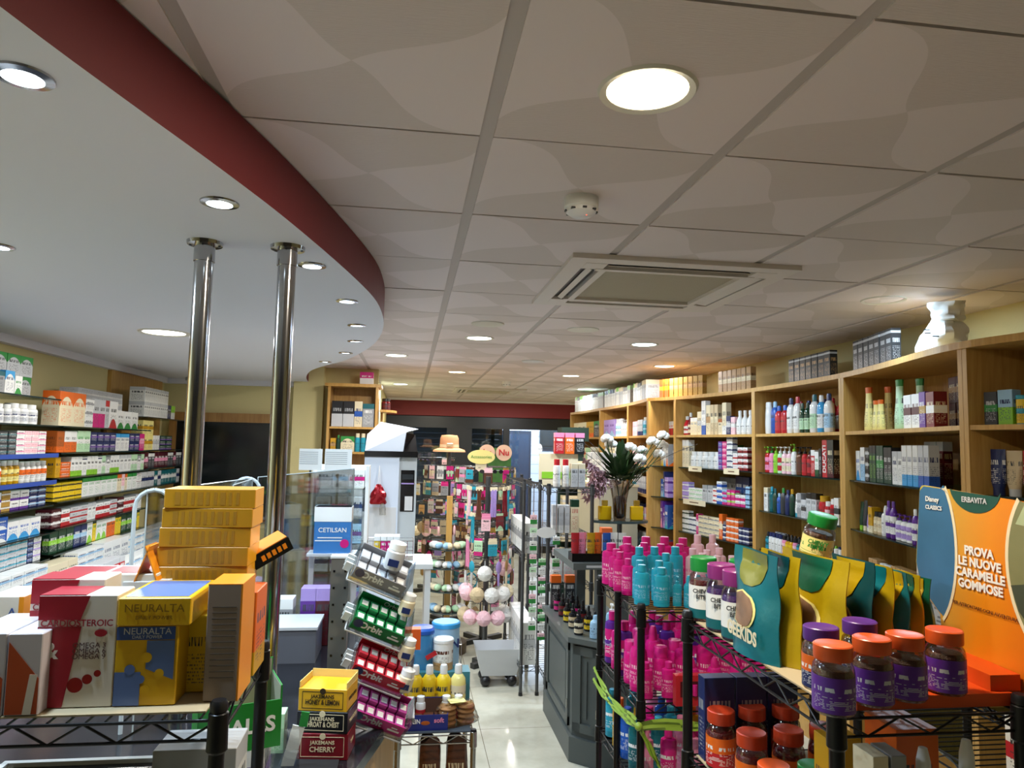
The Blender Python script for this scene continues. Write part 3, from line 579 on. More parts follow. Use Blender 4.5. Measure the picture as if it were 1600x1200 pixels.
r=rrow('f','g',4,'fourth glass shelf, body-wash bay'); r.mix(1318,pr,1,3)
# --- syrup bay e-f
r=rrow('e','f',0,'wooden shelf, syrup-bottle bay')
r.at(1059).put(bottle(.07,.17,'red','white','white','syrup',kind='syrup_bottle'),1).put(bottle(.05,.2,'dark_red','white','cream','syrup',kind='syrup_bottle'),1)
r.put(c(.05,.05,.15,'cream','white','grey','top','syrup_box'),2).put(c(.06,.05,.2,'cream','silver','charcoal','mid','syrup_box'),1).put(c(.06,.05,.29,'white','blue','navy','band','syrup_box'),1).put(c(.06,.05,.25,'cream','tan','charcoal','mid','syrup_box'),1).put(c(.05,.05,.25,'beige','cream','charcoal','mid','syrup_box'),2).put(c(.05,.05,.13,'cream','amber','charcoal','top','syrup_box'),1).put(c(.055,.05,.26,'cream','white','charcoal','band','syrup_box'),1).put(c(.055,.05,.15,'navy','silver','white','mid','syrup_box'),1).put(c(.05,.05,.14,'pale_pink','white','grey','mid','syrup_box'),1).put(bottle(.06,.19,'white','white','white','syrup',kind='peroxide_bottle'),2)
r.mix(1172,[bottle(.06,.19,'white','white','white','syrup',kind='peroxide_bottle')],1,2)
r=rrow('e','f',1,'first glass shelf, syrup-bottle bay')
r.at(1062).put(c(.05,.06,.24,'cream','white','navy','top','food_box'),2).put(bottle(.08,.14,'white','white','white','pill',kind='powder_bottle'),5,gap=.006).put(c(.05,.05,.045,'purple','blue','white','mid','small_box'),1,5).put(c(.055,.05,.045,'magenta','pink','white','mid','small_box'),1,5).put(c(.075,.05,.045,'white','navy','navy','mid','remedy_box'),1,6).put(c(.06,.05,.045,'white','red','red','band','remedy_box'),1,3)
rb=Row((2.72,6.1),(2.72,5.2),CZ+LV[1]+.001,'back of first glass, syrup bay',0); rb.at(1085).put(c(.09,.06,.2,'lime','white','green','half','wipe_box'),1).put(c(.12,.06,.2,'magenta','pink','white','half','wipe_box'),1).put(c(.12,.06,.2,'green','white','white','half','wipe_box'),1)
r.mix(1172,[(c(.06,.05,.045,'white','dark_red','red','half','medicine_box'),4)],1,2)
r=rrow('e','f',2,'second glass shelf, syrup-bottle bay')
r.at(1062).put(c(.1,.06,.05,'lilac','white','navy','mid','remedy_box'),1,3).put(c(.1,.06,.035,'white','pale_green','green','mid','remedy_box'),2,3).put(c(.07,.06,.14,'silver','grey','charcoal','top','remedy_box'),2).put(c(.05,.05,.04,'white','red','red','mid','remedy_box'),1,3).put(c(.07,.05,.045,'white','blue','navy','half','remedy_box'),1,4).put(c(.06,.05,.04,'pale_blue','magenta','navy','half','remedy_box'),1,3).put(c(.05,.05,.06,'magenta','lime','white','mid','remedy_box'),2,2)
r.mix(1170,[(c(.06,.05,.045,'white','magenta','navy','half','medicine_box'),2),(c(.05,.05,.04,'pale_blue','navy','navy','mid','medicine_box'),4)],1,2)
r=rrow('e','f',3,'third glass shelf, syrup-bottle bay')
r.at(1062).put(c(.05,.05,.045,'white','dark_green','charcoal','mid','remedy_box'),2,4).put(c(.05,.05,.045,'white','navy','navy','mid','remedy_box'),2,3).put(c(.03,.05,.17,'magenta','white','white','mid','remedy_box'),1).put(c(.07,.05,.04,'cream','grey','charcoal','mid','remedy_box'),4,4).put(c(.045,.05,.2,'orange','cream','white','mid','remedy_box'),1)
r.mix(1170,[(c(.05,.05,.045,'orange','white','white','mid','medicine_box'),4),(c(.04,.05,.04,'navy','white','white','mid','medicine_box'),3)],1,1)
r=rrow('e','f',4,'fourth glass shelf, syrup-bottle bay'); r.at(1070).mix(1178,[c(.1,.06,.1,'charcoal','dark_green','white','mid','brush_box'),c(.08,.06,.08,'black','grey','white','mid','brush_box')])
rb=Row((2.72,6.1),(2.72,5.2),CZ+LV[2]+.001,'back of second glass, syrup bay',0); rb.at(1085).put(c(.1,.08,.2,'silver','grey','charcoal','top','medicine_box'),3).put(c(.12,.08,.22,'navy','blue','white','mid','medicine_box'),2)
# --- pads bay d-e
PK=lambda a,b,w=.12,h=.11: c(w,.1,h,a,b,'white','sweep','pads_pack')
r=rrow('d','e',0,'wooden shelf, narrow pads bay',.04); r.put(c(.03,.08,.13,'white','red','red','half','remedy_box'),3).put(c(.03,.08,.13,'white','dark_green','red','half','remedy_box'),3).put(c(.03,.08,.15,'cream','charcoal','charcoal','mid','remedy_box'),3)
def pads(lv,wh,items):
    r=Row((2.31,6.47),(2.31,6.23),CZ+LV[lv]+.0005,wh,.0)
    for p,st in items: r.put(p,1,st,gap=.002)
    return r
PK2=lambda a,b,w,h,sty='sweep': c(w,.3,h,a,b,'white',sty,'pads_pack')
pads(1,'first glass shelf, narrow pads bay',((PK2('silver','yellow',.07,.17),1),(PK2('white','sky_blue',.06,.17),1),(PK2('grey','orange',.06,.2),1)))
pads(2,'second glass shelf, narrow pads bay',((PK2('blue','pale_blue',.07,.16),1),(PK2('navy','sky_blue',.03,.23),1),(PK2('lilac','purple',.09,.09,'mid'),2)))
pads(3,'third glass shelf, narrow pads bay',((PK2('purple','pink',.06,.24),1),(PK2('purple','lilac',.05,.19),1),(PK2('blue','teal',.08,.21),1)))
pads(4,'fourth glass shelf, narrow pads bay',((PK2('blue','white',.1,.08),2),(PK2('red','pink',.09,.08),2)))
# --- far bays
for a,b,wh,px1,pal in (('c','d','bay before the step',1008,0),('b','c','bay behind the flowers',978,1),('far','b','farthest right bay',940,2)):
    for lv in range(5):
        r=rrow(a,b,lv,('wooden shelf, ','second shelf, ','third shelf, ','fourth shelf, ','fifth shelf, ')[lv]+wh,.04)
        if pal==2 and lv==0: r.put(c(.2,.1,.2,'cream','tan','charcoal','mid','large_box'),3).put(c(.3,.1,.2,'mustard','orange','brown','band','large_box'),1).put(c(.25,.1,.2,'charcoal','green','white','arch','large_box'),1); continue
        if pal==1 and lv==0: r.put(c(.22,.1,.2,'lilac','pale_blue','purple','sweep','holographic_box'),2).put(bottle(.07,.2,'white','silver','pale_blue','pill',kind='lotion_bottle'),3)
        pro=[[c(.05,.06,.16,'silver','navy','navy','band','lotion_box'),c(.05,.06,.18,'navy','white','white','mid','lotion_box'),bottle(.05,.18,'pale_blue','white','teal','flip',kind='lotion_bottle'),c(.04,.06,.19,'white','teal','navy','half','lotion_box'),c(.05,.06,.15,'pale_pink','white','pink','mid','lotion_box')],
             [c(.07,.06,.17,'white','sky_blue','navy','band','lotion_box'),bottle(.06,.19,'white','silver','silver','pump',kind='lotion_bottle'),c(.06,.06,.16,'sky_blue','white','white','mid','lotion_box'),c(.06,.06,.2,'cream','grey','charcoal','top','lotion_box')],
             [c(.05,.06,.15,'cream','orange','brown','mid','herbal_box'),c(.05,.06,.15,'pale_green','white','green','mid','herbal_box'),c(.04,.06,.15,'orange','cream','white','mid','herbal_box'),c(.05,.06,.16,'white','maroon','maroon','band','herbal_box')]][pal]
        r.mix(px1,pro,2,4)
# --- on the top boards
BD=c(.1,.04,.2,'black','silver','silver','stripe','vitamin_box')
r=Row((2.56,4.95),(2.55,4.1),CZ+.4705,'top board, left half',.06)
r=Row((2.57,4.75),(2.53,4.1),CZ+.4705,'top board above body-wash bottles',.06); r.at(1222).put(c(.075,.05,.17,'black','silver','tan','stripe','supplement_box'),7,gap=.006)
r=Row((2.55,3.98),(2.42,3.38),CZ+.4705,'top board above yellow shampoo',.06); r.at(1303).put(c(.07,.05,.19,'charcoal','silver','silver','stripe','supplement_box'),7,gap=.004)
r=Row((2.24,6.46),(2.47,5.75),CZ+.4705,'top board above pads bay',.05); r.at(1015).put(c(.055,.05,.17,'amber','mustard','brown','mid','honey_box'),2,gap=.02).put(c(.055,.05,.17,'gold','tan','brown','mid','honey_box'),7,gap=.01)
r=Row((2.49,5.72),(2.55,5.2),CZ+.4705,'top board above syrup bottles',.05); r.at(1098).put(c(.06,.05,.18,'tan','cream','brown','mid','honey_box'),7,gap=.008)
wb=[c(.04,.14,h,'white' if k%3 else 'silver',b,'grey','top','remedy_box') for k,(h,b) in enumerate(((.2,'cream'),(.19,'grey'),(.21,'lime'),(.2,'pale_green'),(.2,'charcoal')))]
for (p0,p1,wn) in (((2.2,9.75),(2.26,8.45),'far end top board'),((2.26,8.44),(2.27,7.4),'top board above flowers'),((2.28,7.38),(2.2,6.6),'top board beside the step')):
    r=Row(p0,p1,CZ+.4705,wn,.05); r.mix(1010,wb,1,3,gap=.012)
# plastic bag of stock on the top board
def rumple(name,label,cat,loc,sx,sy,h,m,seed,top=.55,parent=None,n=20,k=16,amp=.18):
    q=random.Random(seed); ph=[q.uniform(0,6.28) for _ in range(8)]; vs=[];fs=[]
    for l in range(k+1):
        z=l/k; rr=(1-.12*z)*(1 if z<.55 else 1-(z-.55)/.45*(1-top)); rr*=1 if l else .9
        for i in range(n):
            a=2*PI*i/n; d=1+amp*(.5*math.sin(3*a+ph[0]+5*z)+.35*math.sin(5*a+ph[1]-7*z)+.3*math.sin(8*a+ph[2]+9*z))
            cx_,cy_=math.cos(a),math.sin(a); s4=(abs(cx_)**4+abs(cy_)**4)**-.25
            vs.append((sx/2*rr*d*cx_*s4,sy/2*rr*d*cy_*s4,z*h+ (.06*h*math.sin(2*a+ph[3]) if l==k else 0)))
    for l in range(k):
        for i in range(n): fs.append((l*n+i,l*n+(i+1)%n,l*n+n+(i+1)%n,l*n+n+i))
    fs.append(tuple(range(n-1,-1,-1))); fs.append(tuple(k*n+i for i in range(n)))
    o=MB().add(vs,fs,0,True).build(name,m,parent,loc)
    if label: tag(o,label,cat)
    return o
BAGM=mat('white_carrier_plastic','e4e8e8',.25,bump=.4,bscale=30)
bg=thing('plastic_bag','bulging white printed plastic bag on top of the right bookcases','bag',(2.46,3.02,CZ+.4705),-PI/2+.2)
rumple('bag_body',None,None,(0,0,0),.2,.16,.16,BAGM,3,top=.6,parent=bg); rumple('bag_top',None,None,(.02,0,.145),.13,.1,.09,BAGM,5,top=1.3,parent=bg)
[MB().box(x_,-.1,z_,.03,.004,.006,M4=Matrix.Rotation(.15,4,'Y')).build('print_line',pl('charcoal'),bg) for x_,z_ in ((-.02,.1),(-.015,.085),(.03,.07))]
# price strips and hanging brushes in right bookcases
for x,y,z,w_,s_,l in ((2.4,5.85,LV[2],.34,'Offerta','long cream printed price strip on syrup-bay middle shelf'),(2.43,5.9,LV[1],.2,'Pasta','left cream price strip on syrup-bay upper glass shelf'),(2.5,5.35,LV[1],.2,'Creme','right cream price strip on syrup-bay upper glass shelf')):
    t=thing('price_strip',l,'sign',(x-.01,y,CZ+z-.03),-PI/2+.18); MB().box(0,0,0,w_,.003,.045).build('strip',pl('cream',.5),t); MB().box(0,-.0018,.018,w_*.4,.0006,.008).build('print_line',pl('brown'),t)

# ============================================================ LEFT WALL GLASS SHELVES
LX=-2.05
def lbay(y0,y1,levels,label,blue=(),x=LX):
    t=thing('glass_shelving',label,'shelving',(-2.24,(y0+y1)/2,0),group='wall shelving behind the counter'); L=t.location.copy()
    for y in (y0,y1): MB().box(-2.405-L.x,y-L.y+(.012 if y==y0 else -.012),.945,.02,.02,CZ+max(levels)-.05-.845).build('upright',DARKWOOD,t)
    for z in levels:
        MB().box((x-2.41)/2-L.x,0,CZ+z-.008,x+2.41,y1-y0-.01,.008).build('glass_shelf',[GSHELF],t)
        MB().box(x-L.x+.002,0,CZ+z-.008,.004,y1-y0-.01,.008).build('shelf_edge',GEDGE,t)
        if z in blue: MB().box(x-L.x+.008,0,CZ+z-.02,.006,y1-y0-.01,.024).build('blue_edge_strip',mat('blue_strip','2a4a9c',.3),t)
la=[.215,.06,-.105,-.26,-.4,-.56,-.71]; lb_=[.06,-.1,-.25,-.39,-.55,-.7]
lbay(3.0,4.58,la,'near glass shelving bay with blue edge strips, behind counter',(-.105,-.26)); lbay(4.62,6.1,lb_,'second glass shelving bay on left wall, behind the counter'); lbay(6.14,7.2,[.17,-.1,-.25,-.4],'far corner glass shelving bay on left wall',(),-2.1)
def lrow(i,lev,where,inset=.03,st=.35):
    y0,y1=((3.0,4.58),(4.62,6.1),(6.14,7.2))[i]; z=(la,lb_,[.17,-.1,-.25,-.4])[i][lev]
    return Row((LX-(.05 if i==2 else 0),y0),(LX-(.05 if i==2 else 0),y1),CZ+z+.0005,where,inset)
mb_=lambda w,h,a,b,sty='mid',ink='charcoal',d=.09: c(w,d,h,a,b,ink,sty,MK)
MK='tablet_box'
r=lrow(0,0,'top near left shelf'); r.t=.6; r.put(c(.12,.08,.11,'silver','green','charcoal','top','nutrition_box'),1,2).put(c(.09,.08,.12,'white','magenta','red','label','nutrition_box'),2).put(c(.12,.08,.11,'grey','dark_teal','charcoal','top','nutrition_box'),1).put(c(.09,.08,.12,'white','sky_blue','navy','arch','nutrition_box'),1).put(c(.07,.08,.1,'white','green','green','sweep','nutrition_box'),1)
rb=Row((-2.15,3.5),(-2.15,4.58),CZ+.2155,'back of top near left shelf',.03); rb.t=.2; rb.put(c(.13,.08,.115,'silver','green','charcoal','arch','nutrition_box'),6,2)
r=lrow(0,1,'near left shelf with pill bottles'); r.t=.5; r.put(bottle(.065,.1,'white','white','silver','pill',kind='pill_bottle',ink='navy'),9,gap=.008).put(bottle(.085,.11,'white','white','silver','pill',kind='pill_bottle',ink='navy'),3,gap=.005)
r=lrow(0,2,'upper blue-edged left shelf'); r.t=.55; r.mix(95,[(mb_(.08,.032,'white','pink'),4),(mb_(.07,.032,'pale_pink','white','band','red'),4),(mb_(.08,.03,'charcoal','dark_teal','mid','white'),4),(mb_(.07,.032,'white','green','band','green'),4),(mb_(.08,.06,'lilac','purple','half'),2)],1,2)
r=lrow(0,3,'lower blue-edged left shelf'); r.t=.5; r.mix(88,[bottle(.055,.125,'amber','white','white','pill',kind='vitamin_bottle'),bottle(.055,.125,'mustard','white','pale_yellow','pill',kind='vitamin_bottle'),bottle(.055,.115,'white','white','orange','pill',kind='vitamin_bottle',sty2='half'),bottle(.05,.12,'dark_red','black','white','pill',kind='vitamin_bottle')],2,4)
r=lrow(0,4,'near left shelf below bottles'); r.t=.55; r.mix(90,[(mb_(.09,.06,'white','navy','half'),2),(mb_(.09,.05,'white','purple','band'),2),(mb_(.09,.035,'navy','pale_blue','mid','white'),3),(mb_(.07,.035,'cream','navy','mid'),3),(mb_(.08,.035,'gold','white'),3)],1,2)
r=lrow(0,5,'near left shelf with blue boxes'); r.t=.55; r.mix(92,[(c(.13,.09,.065,'blue','white','white','sweep',MK),2),(c(.11,.09,.1,'white','sky_blue','blue','sweep',MK),1),(c(.06,.09,.13,'yellow','navy','navy','mid',MK),1),(c(.09,.09,.13,'cream','yellow','charcoal','stripe',MK),1)],1,2)
r=lrow(0,6,'lowest near left shelf'); r.t=.55; r.mix(92,[(mb_(.1,.035,'silver','teal'),4),(mb_(.11,.03,'silver','white','band'),4),(mb_(.08,.035,'white','lilac','top'),4),(c(.12,.09,.13,'white','orange','red','half',MK),1),(mb_(.06,.03,'navy','blue','mid','white'),5)],1,2)
MK='medicine_box'
r=lrow(1,0,'top second left shelf'); r.put(c(.17,.1,.21,'cream','orange','orange','arch','large_box'),2).put(c(.12,.1,.06,'white','grey','charcoal','mid','large_box'),1,3).put(c(.09,.1,.19,'silver','magenta','charcoal','half','large_box'),2).put(c(.06,.1,.19,'silver','red','charcoal','top','large_box'),1).put(c(.14,.1,.19,'white','red','charcoal','sweep','large_box'),1).put(c(.13,.1,.13,'white','green','charcoal','sweep','large_box'),3)
rb=Row((-2.2,5.2),(-2.2,6.1),CZ+.0605,'back of top second left shelf',.03); rb.put(c(.25,.12,.045,'silver','white','grey','band','flat_box'),3,6)
r=lrow(1,1,'second left shelf down'); r.put(c(.09,.1,.13,'amber','orange','brown','band','cream_box'),1).mix(235,[c(.08,.09,.13,'white','orange','charcoal','half','cream_box'),c(.09,.09,.135,'pale_green','white','green','mid','cream_box'),c(.1,.09,.13,'magenta','pink','white','mid','cream_box'),c(.07,.09,.13,'white','red','charcoal','stripe','cream_box'),(mb_(.1,.065,'navy','purple','mid','white'),2),c(.08,.09,.125,'white','sky_blue','navy','top','cream_box')],1,2)
rb=Row((-2.05,5.85),(-2.05,6.1),CZ-.0995,'end of second left shelf down',.03); 
r=lrow(1,2,'third left shelf down'); r.put(mb_(.06,.12,'mustard','yellow','plain'),1).put(mb_(.13,.03,'orange','amber','mid','white'),1,3).mix(230,[mb_(.07,.11,'white','grey','arch'),mb_(.07,.12,'white','silver','top'),mb_(.06,.12,'pale_green','white','mid'),mb_(.065,.115,'white','navy','stripe'),mb_(.05,.12,'white','lime','band')],1,3)
r=lrow(1,3,'fourth left shelf down'); r.mix(232,[(mb_(.1,.055,'white','dark_red','stripe'),2),mb_(.09,.12,'white','green','top','green'),mb_(.05,.12,'pale_pink','white','band','red'),(mb_(.09,.035,'yellow','black'),3),(mb_(.09,.04,'silver','white','top'),3),mb_(.04,.12,'cream','orange','top')],1,2)
r=lrow(1,4,'fifth left shelf down'); r.mix(225,[(mb_(.12,.035,'silver','red','band'),3),(mb_(.12,.055,'maroon','white','mid','white'),2),(mb_(.06,.11,'white','silver','top'),1),(mb_(.11,.05,'white','red','half'),2)],1,2)
r=lrow(1,5,'lowest second left shelf'); r.mix(225,[c(.1,.04,.13,'dark_green','lime','white','mid','brush_pack'),c(.08,.04,.14,'white','lime','green','sweep','brush_pack'),c(.09,.04,.13,'navy','pale_blue','white','mid','brush_pack'),c(.07,.04,.13,'orange','white','charcoal','top','brush_pack'),c(.05,.04,.15,'yellow','dark_green','green','top','brush_pack')],1,2)
MK='pharmacy_box'
r=lrow(2,0,'top corner left shelf'); r.put(c(.045,.12,.12,'white','silver','charcoal','top',MK),12,2,gap=.003).put(c(.09,.09,.12,'navy','charcoal','white','mid',MK),1).put(c(.1,.09,.12,'lime','white','green','half',MK),1)
r=lrow(2,1,'second corner left shelf'); r.put(c(.12,.09,.12,'pale_yellow','mustard','charcoal','mid',MK),2,2).put(c(.05,.09,.12,'white','silver','charcoal','mid',MK),3).put(c(.16,.09,.04,'dark_green','purple','white','band',MK),2,3)
r=lrow(2,2,'third corner left shelf'); r.mix(290,[c(.08,.05,.13,'black','dark_red','white','mid','hanging_pack'),c(.08,.05,.13,'maroon','pink','white','mid','hanging_pack'),c(.07,.05,.12,'charcoal','white','silver','top','hanging_pack')],1,2)
r=lrow(2,3,'fourth corner left shelf'); r.mix(290,[c(.08,.05,.12,'dark_teal','white','white','mid','hanging_pack'),c(.08,.05,.12,'silver','navy','charcoal','mid','hanging_pack')],1,2)
# low cabinet under the left shelves with stock on it
t=thing('drawer_cabinet','long white low cabinet of drawers under the left wall shelves','cabinet',(-2.0,4.6,0))
MB().box(0.02,-.05,.05,.74,4.9,.86).build('carcass',mat('cabinet_white','c8c8c4',.4),t); MB().box(.01,-.05,.91,.80,4.9,.03).build('worktop',mat('worktop_grey','b4b6b6',.3),t)
for k in range(8):
    for q in range(3):
        d=MB().box(.395,-2.2+k*.62,.1+q*.27,.01,.6,.25).build('drawer',pl('silver',.4),t); MB().box(.405,-2.2+k*.62,.3+q*.27,.012,.15,.012).build('handle',CHROME,d)
zc=.9405
r=Row((-1.68,3.6),(-1.68,6.9),zc,'long white cabinet top',.02); r.t=.35
r.put(bottle(.075,.12,'white','black','pale_green','jar',kind='supplement_jar'),5,gap=.01).put(c(.075,.08,.14,'red','silver','white','top',MK),5,gap=.002).mix(330,[(c(.14,.1,.05,'white','pale_blue','navy','mid',MK),2),(c(.16,.1,.04,'white','green','navy','band',MK),3),(c(.12,.08,.12,'pale_green','white','green','mid',MK),1),(c(.15,.1,.04,'magenta','white','white','mid',MK),2)],1,2)
rb=Row((-1.95,3.6),(-1.95,6.9),zc,'back of white cabinet top',.02); rb.t=.3; rb.mix(330,[(c(.14,.1,.16,'white','silver','navy','band',MK),1),(c(.12,.1,.13,'cream','mustard','charcoal','sweep',MK),1),(c(.12,.1,.05,'white','pale_blue','navy','mid',MK),3)],1,3)

# ============================================================ WIRE RACKS
def wire_shelf(t,x0,x1,y0,y1,z,m,step=.028,tr=.03,rw=.0028,name='wire_shelf',zig=.05):
    mb=MB()
    def truss(a,b):
        a=Vector(a);b=Vector(b);n=max(2,int((b-a).length/zig)); d=(b-a)/n
        mb.tube(a,b,rw); mb.tube(a-Vector((0,0,tr)),b-Vector((0,0,tr)),rw)
        for i in range(n):
            p=a+d*i; q=a+d*(i+1)
            if i%2: p=p-Vector((0,0,tr))
            else: q=q-Vector((0,0,tr))
            mb.tube(p,q,rw*.75,6)
    truss((x0,y0,z),(x1,y0,z)); truss((x0,y1,z),(x1,y1,z)); truss((x0,y0,z),(x0,y1,z)); truss((x1,y0,z),(x1,y1,z))
    n=int((x1-x0)/step) if x1-x0>y1-y0 else int((y1-y0)/step)
    for i in range(1,n):
        if x1-x0>y1-y0: x=x0+(x1-x0)*i/n; mb.tube((x,y0,z+rw),(x,y1,z+rw),rw*.7,5)
        else: y=y0+(y1-y0)*i/n; mb.tube((x0,y,z+rw),(x1,y,z+rw),rw*.7,5)
    return mb.build(name,m,t)
def rack(label,x0,x1,y0,y1,levels,ztop,m,pr=.0125,name='wire_rack',capm=None,step=.028,group=None,rw=.0028):
    cx,cy=(x0+x1)/2,(y0+y1)/2; t=thing(name,label,'rack',(cx,cy,0),group=group)
    for x in (x0,x1):
        for y in (y0,y1):
            mb=MB().lathe([(pr,.02),(pr,ztop)],x-cx,y-cy,n=14)
            for z in levels: mb.lathe([(pr*1.02,z-.05),(pr*1.35,z-.045),(pr*1.25,z+.012),(pr*1.02,z+.014)],x-cx,y-cy,n=14)
            p=mb.build('post',m,t)
            MB().lathe([(pr*1.15,ztop-.004),(pr*1.15,ztop+.006),(pr*.9,ztop+.012),(0,ztop+.012)],x-cx,y-cy,n=14).build('post_cap',capm or pl('black'),t)
            MB().lathe([(pr*1.3,0),(pr*1.2,.025)],x-cx,y-cy,n=12).build('foot',pl('black'),t)
    for z in levels: wire_shelf(t,x0-cx,x1-cx,y0-cy,y1-cy,z,m,step,rw=rw)
    return t
BL=mat('black_gloss','0c0c0e',.2)
# ---- left foreground rack and what stands on it
ZL=CZ-.45
rack('black wire rack in left foreground holding the red and yellow boxes',-1.0,-.29,1.25,1.60,[ZL,ZL-.34,.45],ZL+.02,BWIRE,name='display_rack')
liner=MB().box(-.645,1.425,ZL+.005,.66,.31,.003).build('shelf_liner',mat('card_beige','b0a080',.7)); tag(liner,'thin beige board lining the top shelf of left foreground rack','board')
z0=ZL+.009
def FB(name,label,l,r_,top,Y,dep,zb,mats,cat='box',group=None,rz=0,build=True):
    A=P(l,top,Y);B=P(r_,top,Y); w_=B.x-A.x; h=(A.z+B.z)/2-zb
    t=thing(name,label,cat,((A.x+B.x)/2,Y+dep/2,zb),rz,group)
    if build: MB().box(0,0,0,w_,dep,h,bev=.0015).build('carton',mats,t)
    return t,w_,h
CRED=mat('carton_red','9c1c2a',.35); CWH=mat('carton_white','dcd2c4',.35); CYE=mat('carton_yellow','d8a818',.35); CBL=mat('carton_blue','5a72a8',.35); CNV=mat('carton_navy','3c5490',.35); CORG=mat('carton_orange','e08a1c',.35)
def decal(t,poly,m,yf,name='printed_panel',th=.0004):
    # poly in x,z on the front face plane at y=yf
    n=len(poly); vs=[(x,yf-th,z) for x,z in poly]+[(x,yf,z) for x,z in poly]
    fs=[tuple(range(n)),tuple(range(2*n-1,n-1,-1))]+[(i,n+i,n+(i+1)%n,(i+1)%n) for i in range(n)]
    return MB().add(vs,fs).build(name,m,t)
def omega(label,l,r_,top,Y,zb,dep=.075,grp=None):
    t,w_,h=FB('supplement_box',label,l,r_,top,Y,dep,zb,CWH,group=grp); f=-dep/2-.0006; W=w_/2
    decal(t,[(-W+.001,.001),(-W*.25,.001),(W*.12,h*.72),(-W+.001,h*.72)],CRED,f); decal(t,[(-W+.001,h*.78),(W*.08,h*.78),(W*.3,h-.001),(-W+.001,h-.001)],CRED,f)
    text('CARDIOSTEROIC',w_*.125,t,(0,f-.0006,h*.748),CRED,sx=.95,bold=.01)
    for k,s_ in enumerate(('OMEGA 3','OMEGA 6','OMEGA 9')): text(s_,w_*.1,t,(W*.35,f-.0006,h*(.55-.05*k)),mat('ink_brown','5c3a30',.5))
    for k,(x,z,r__) in enumerate(((.05,.2,.1),(.35,.25,.065),(.6,.3,.045))):
        n=20; decal(t,[(W*x*1.0+W*r__*2.0*math.cos(a*2*PI/n),h*z+W*r__*2.0*math.sin(a*2*PI/n)) for a in range(n)],mat('capsule_red','8c1c18',.25),f-.0003,'capsule_picture')
    n=18; decal(t,[(W*.62+W*.16*math.cos(a*2*PI/n),h*.66+W*.1*math.sin(a*2*PI/n)) for a in range(n)],CRED,f-.0003,'capsule_picture')
    text('&',w_*.3,t,(-W*.62,f-.001,h*.5),CWH,bold=.02)
    # red lid flap on top
    MB().box(-W*.4,0,h-.0008,w_*.58,dep*.98,.0016).build('top_flap',CRED,t); return t,w_,h
om,ow,oh=omega('red and white omega capsule box standing at front of left rack',62,185,930,1.30,z0)
omega('red and white omega capsule box half hidden behind the front one',50,165,905,1.385,z0)
for k in range(2):
    t,w_,h=FB('supplement_box','%s red-topped white omega box at the back of left rack'%('nearer','farther')[k]if 0 else ('red-topped white omega box in the back row, left one','red-topped white omega box in the back row, right one')[k],(80,160)[k],(160,245)[k],897,1.475,.1,z0,CWH)
    MB().box(0,0,h-.0008,w_*.9,.07,.0016).build('top_flap',CRED,t)
# orange and white cartons in the left corner
for k,(l,r_,lb) in enumerate(((-60,12,'orange and white carton at the very left photo edge'),(14,68,'orange and white carton left of front omega box'))):
    t,w_,h=FB('carton',lb,l,r_,990,1.27,.14,z0,mat('carton_grey_white','c4bcc0',.35)); f=-.0706
    decal(t,[(-w_/2+.002,.002),(w_/2-.002,.002),(w_/2-.002,h*.45),(-w_/2+.002,h*.9)],mat('carton_dull_orange','b04820',.4),f); decal(t,[(w_*.05,.002),(w_*.3,.002),(w_*.42,h*.5),(w_*.2,h*.5)],CWH,f-.0005)
t,w_,h=FB('carton','white carton with orange edge behind left corner boxes',-20,38,932,1.44,.1,z0,CWH); MB().box(w_/2-.004,0,0,.0085,.1005,h-.001).build('side_panel',CORG,t); text('A',w_*.4,t,(w_*.2,-.051,h*.8),CNV)
def puzzle(label,l,r_,top,Y,zb,dep=.08,grp=None):
    t,w_,h=FB('supplement_box',label,l,r_,top,Y,dep,zb,CYE,group=grp); f=-dep/2-.0006; W=w_/2
    decal(t,[(-W+.001,h*.82),(W*.9,h*.82),(W*.9,h-.002),(-W+.001,h-.002)],CNV,f)
    decal(t,[(0,h*.46),(W*.9,h*.32),(W*.9,h*.81),(0,h*.81)],CBL,f)
    decal(t,[(-W+.001,.001),(-W*.15,.001),(-W*.15,h*.42),(-W+.001,h*.42)],CBL,f-.0003)
    for x,z,m,rr in ((.02,.6,CYE,.17),(.45,.4,CYE,.15),(-.5,.45,CBL,.17),(.0,.2,CYE,.15),(-.15,.33,CBL,.14)):
        n=18; decal(t,[(W*x+W*rr*math.cos(a*2*PI/n),h*z+W*rr*math.sin(a*2*PI/n)) for a in range(n)],m,f-.0006,'puzzle_knob')
    text('NEURALTA',w_*.155,t,(0,f-.0008,h*.925),pl('silver')); text('DAILY POWER',w_*.075,t,(0,f-.0008,h*.855),pl('silver'))
    return t,w_,h
pz,pw,ph=puzzle('yellow and blue puzzle-print box right of front omega box',183,280,977,1.30,z0)
t,w_,h=FB('supplement_box','yellow carton seen side-on behind the puzzle-print box',292,331,962,1.36,.12,z0,pack('yellow','mustard','charcoal','plain')); 
t=thing('supplement_box','yellow box lying flat on top of the puzzle-print box','box',(pz.location.x+.01,1.30+.075,z0+ph+.0005),0); MB().box(0,0,0,.115,.16,.045,bev=.0015).build('carton',CYE,t); MB().box(0,0,.0445,.1,.14,.001).build('printed_panel',CBL,t); text('NEURALTA',.019,t,(0,-.081,.028),mat('ink_gold','8a6410',.4)); text('DAILY POWER',.009,t,(0,-.081,.013),mat('ink_gold','8a6410',.4))
t,w_,h=FB('supplement_box','tall grey-backed carton with orange side, right rack corner',326,380,913,1.31,.1,z0,mat('carton_back','8c7c70',.5)); MB().box(w_/2-.0012,0,0,.003,.1003,h-.0003).build('side_panel',CORG,t); MB().box(0,0,h-.001,w_,.1,.0015).build('top_flap',CORG,t)
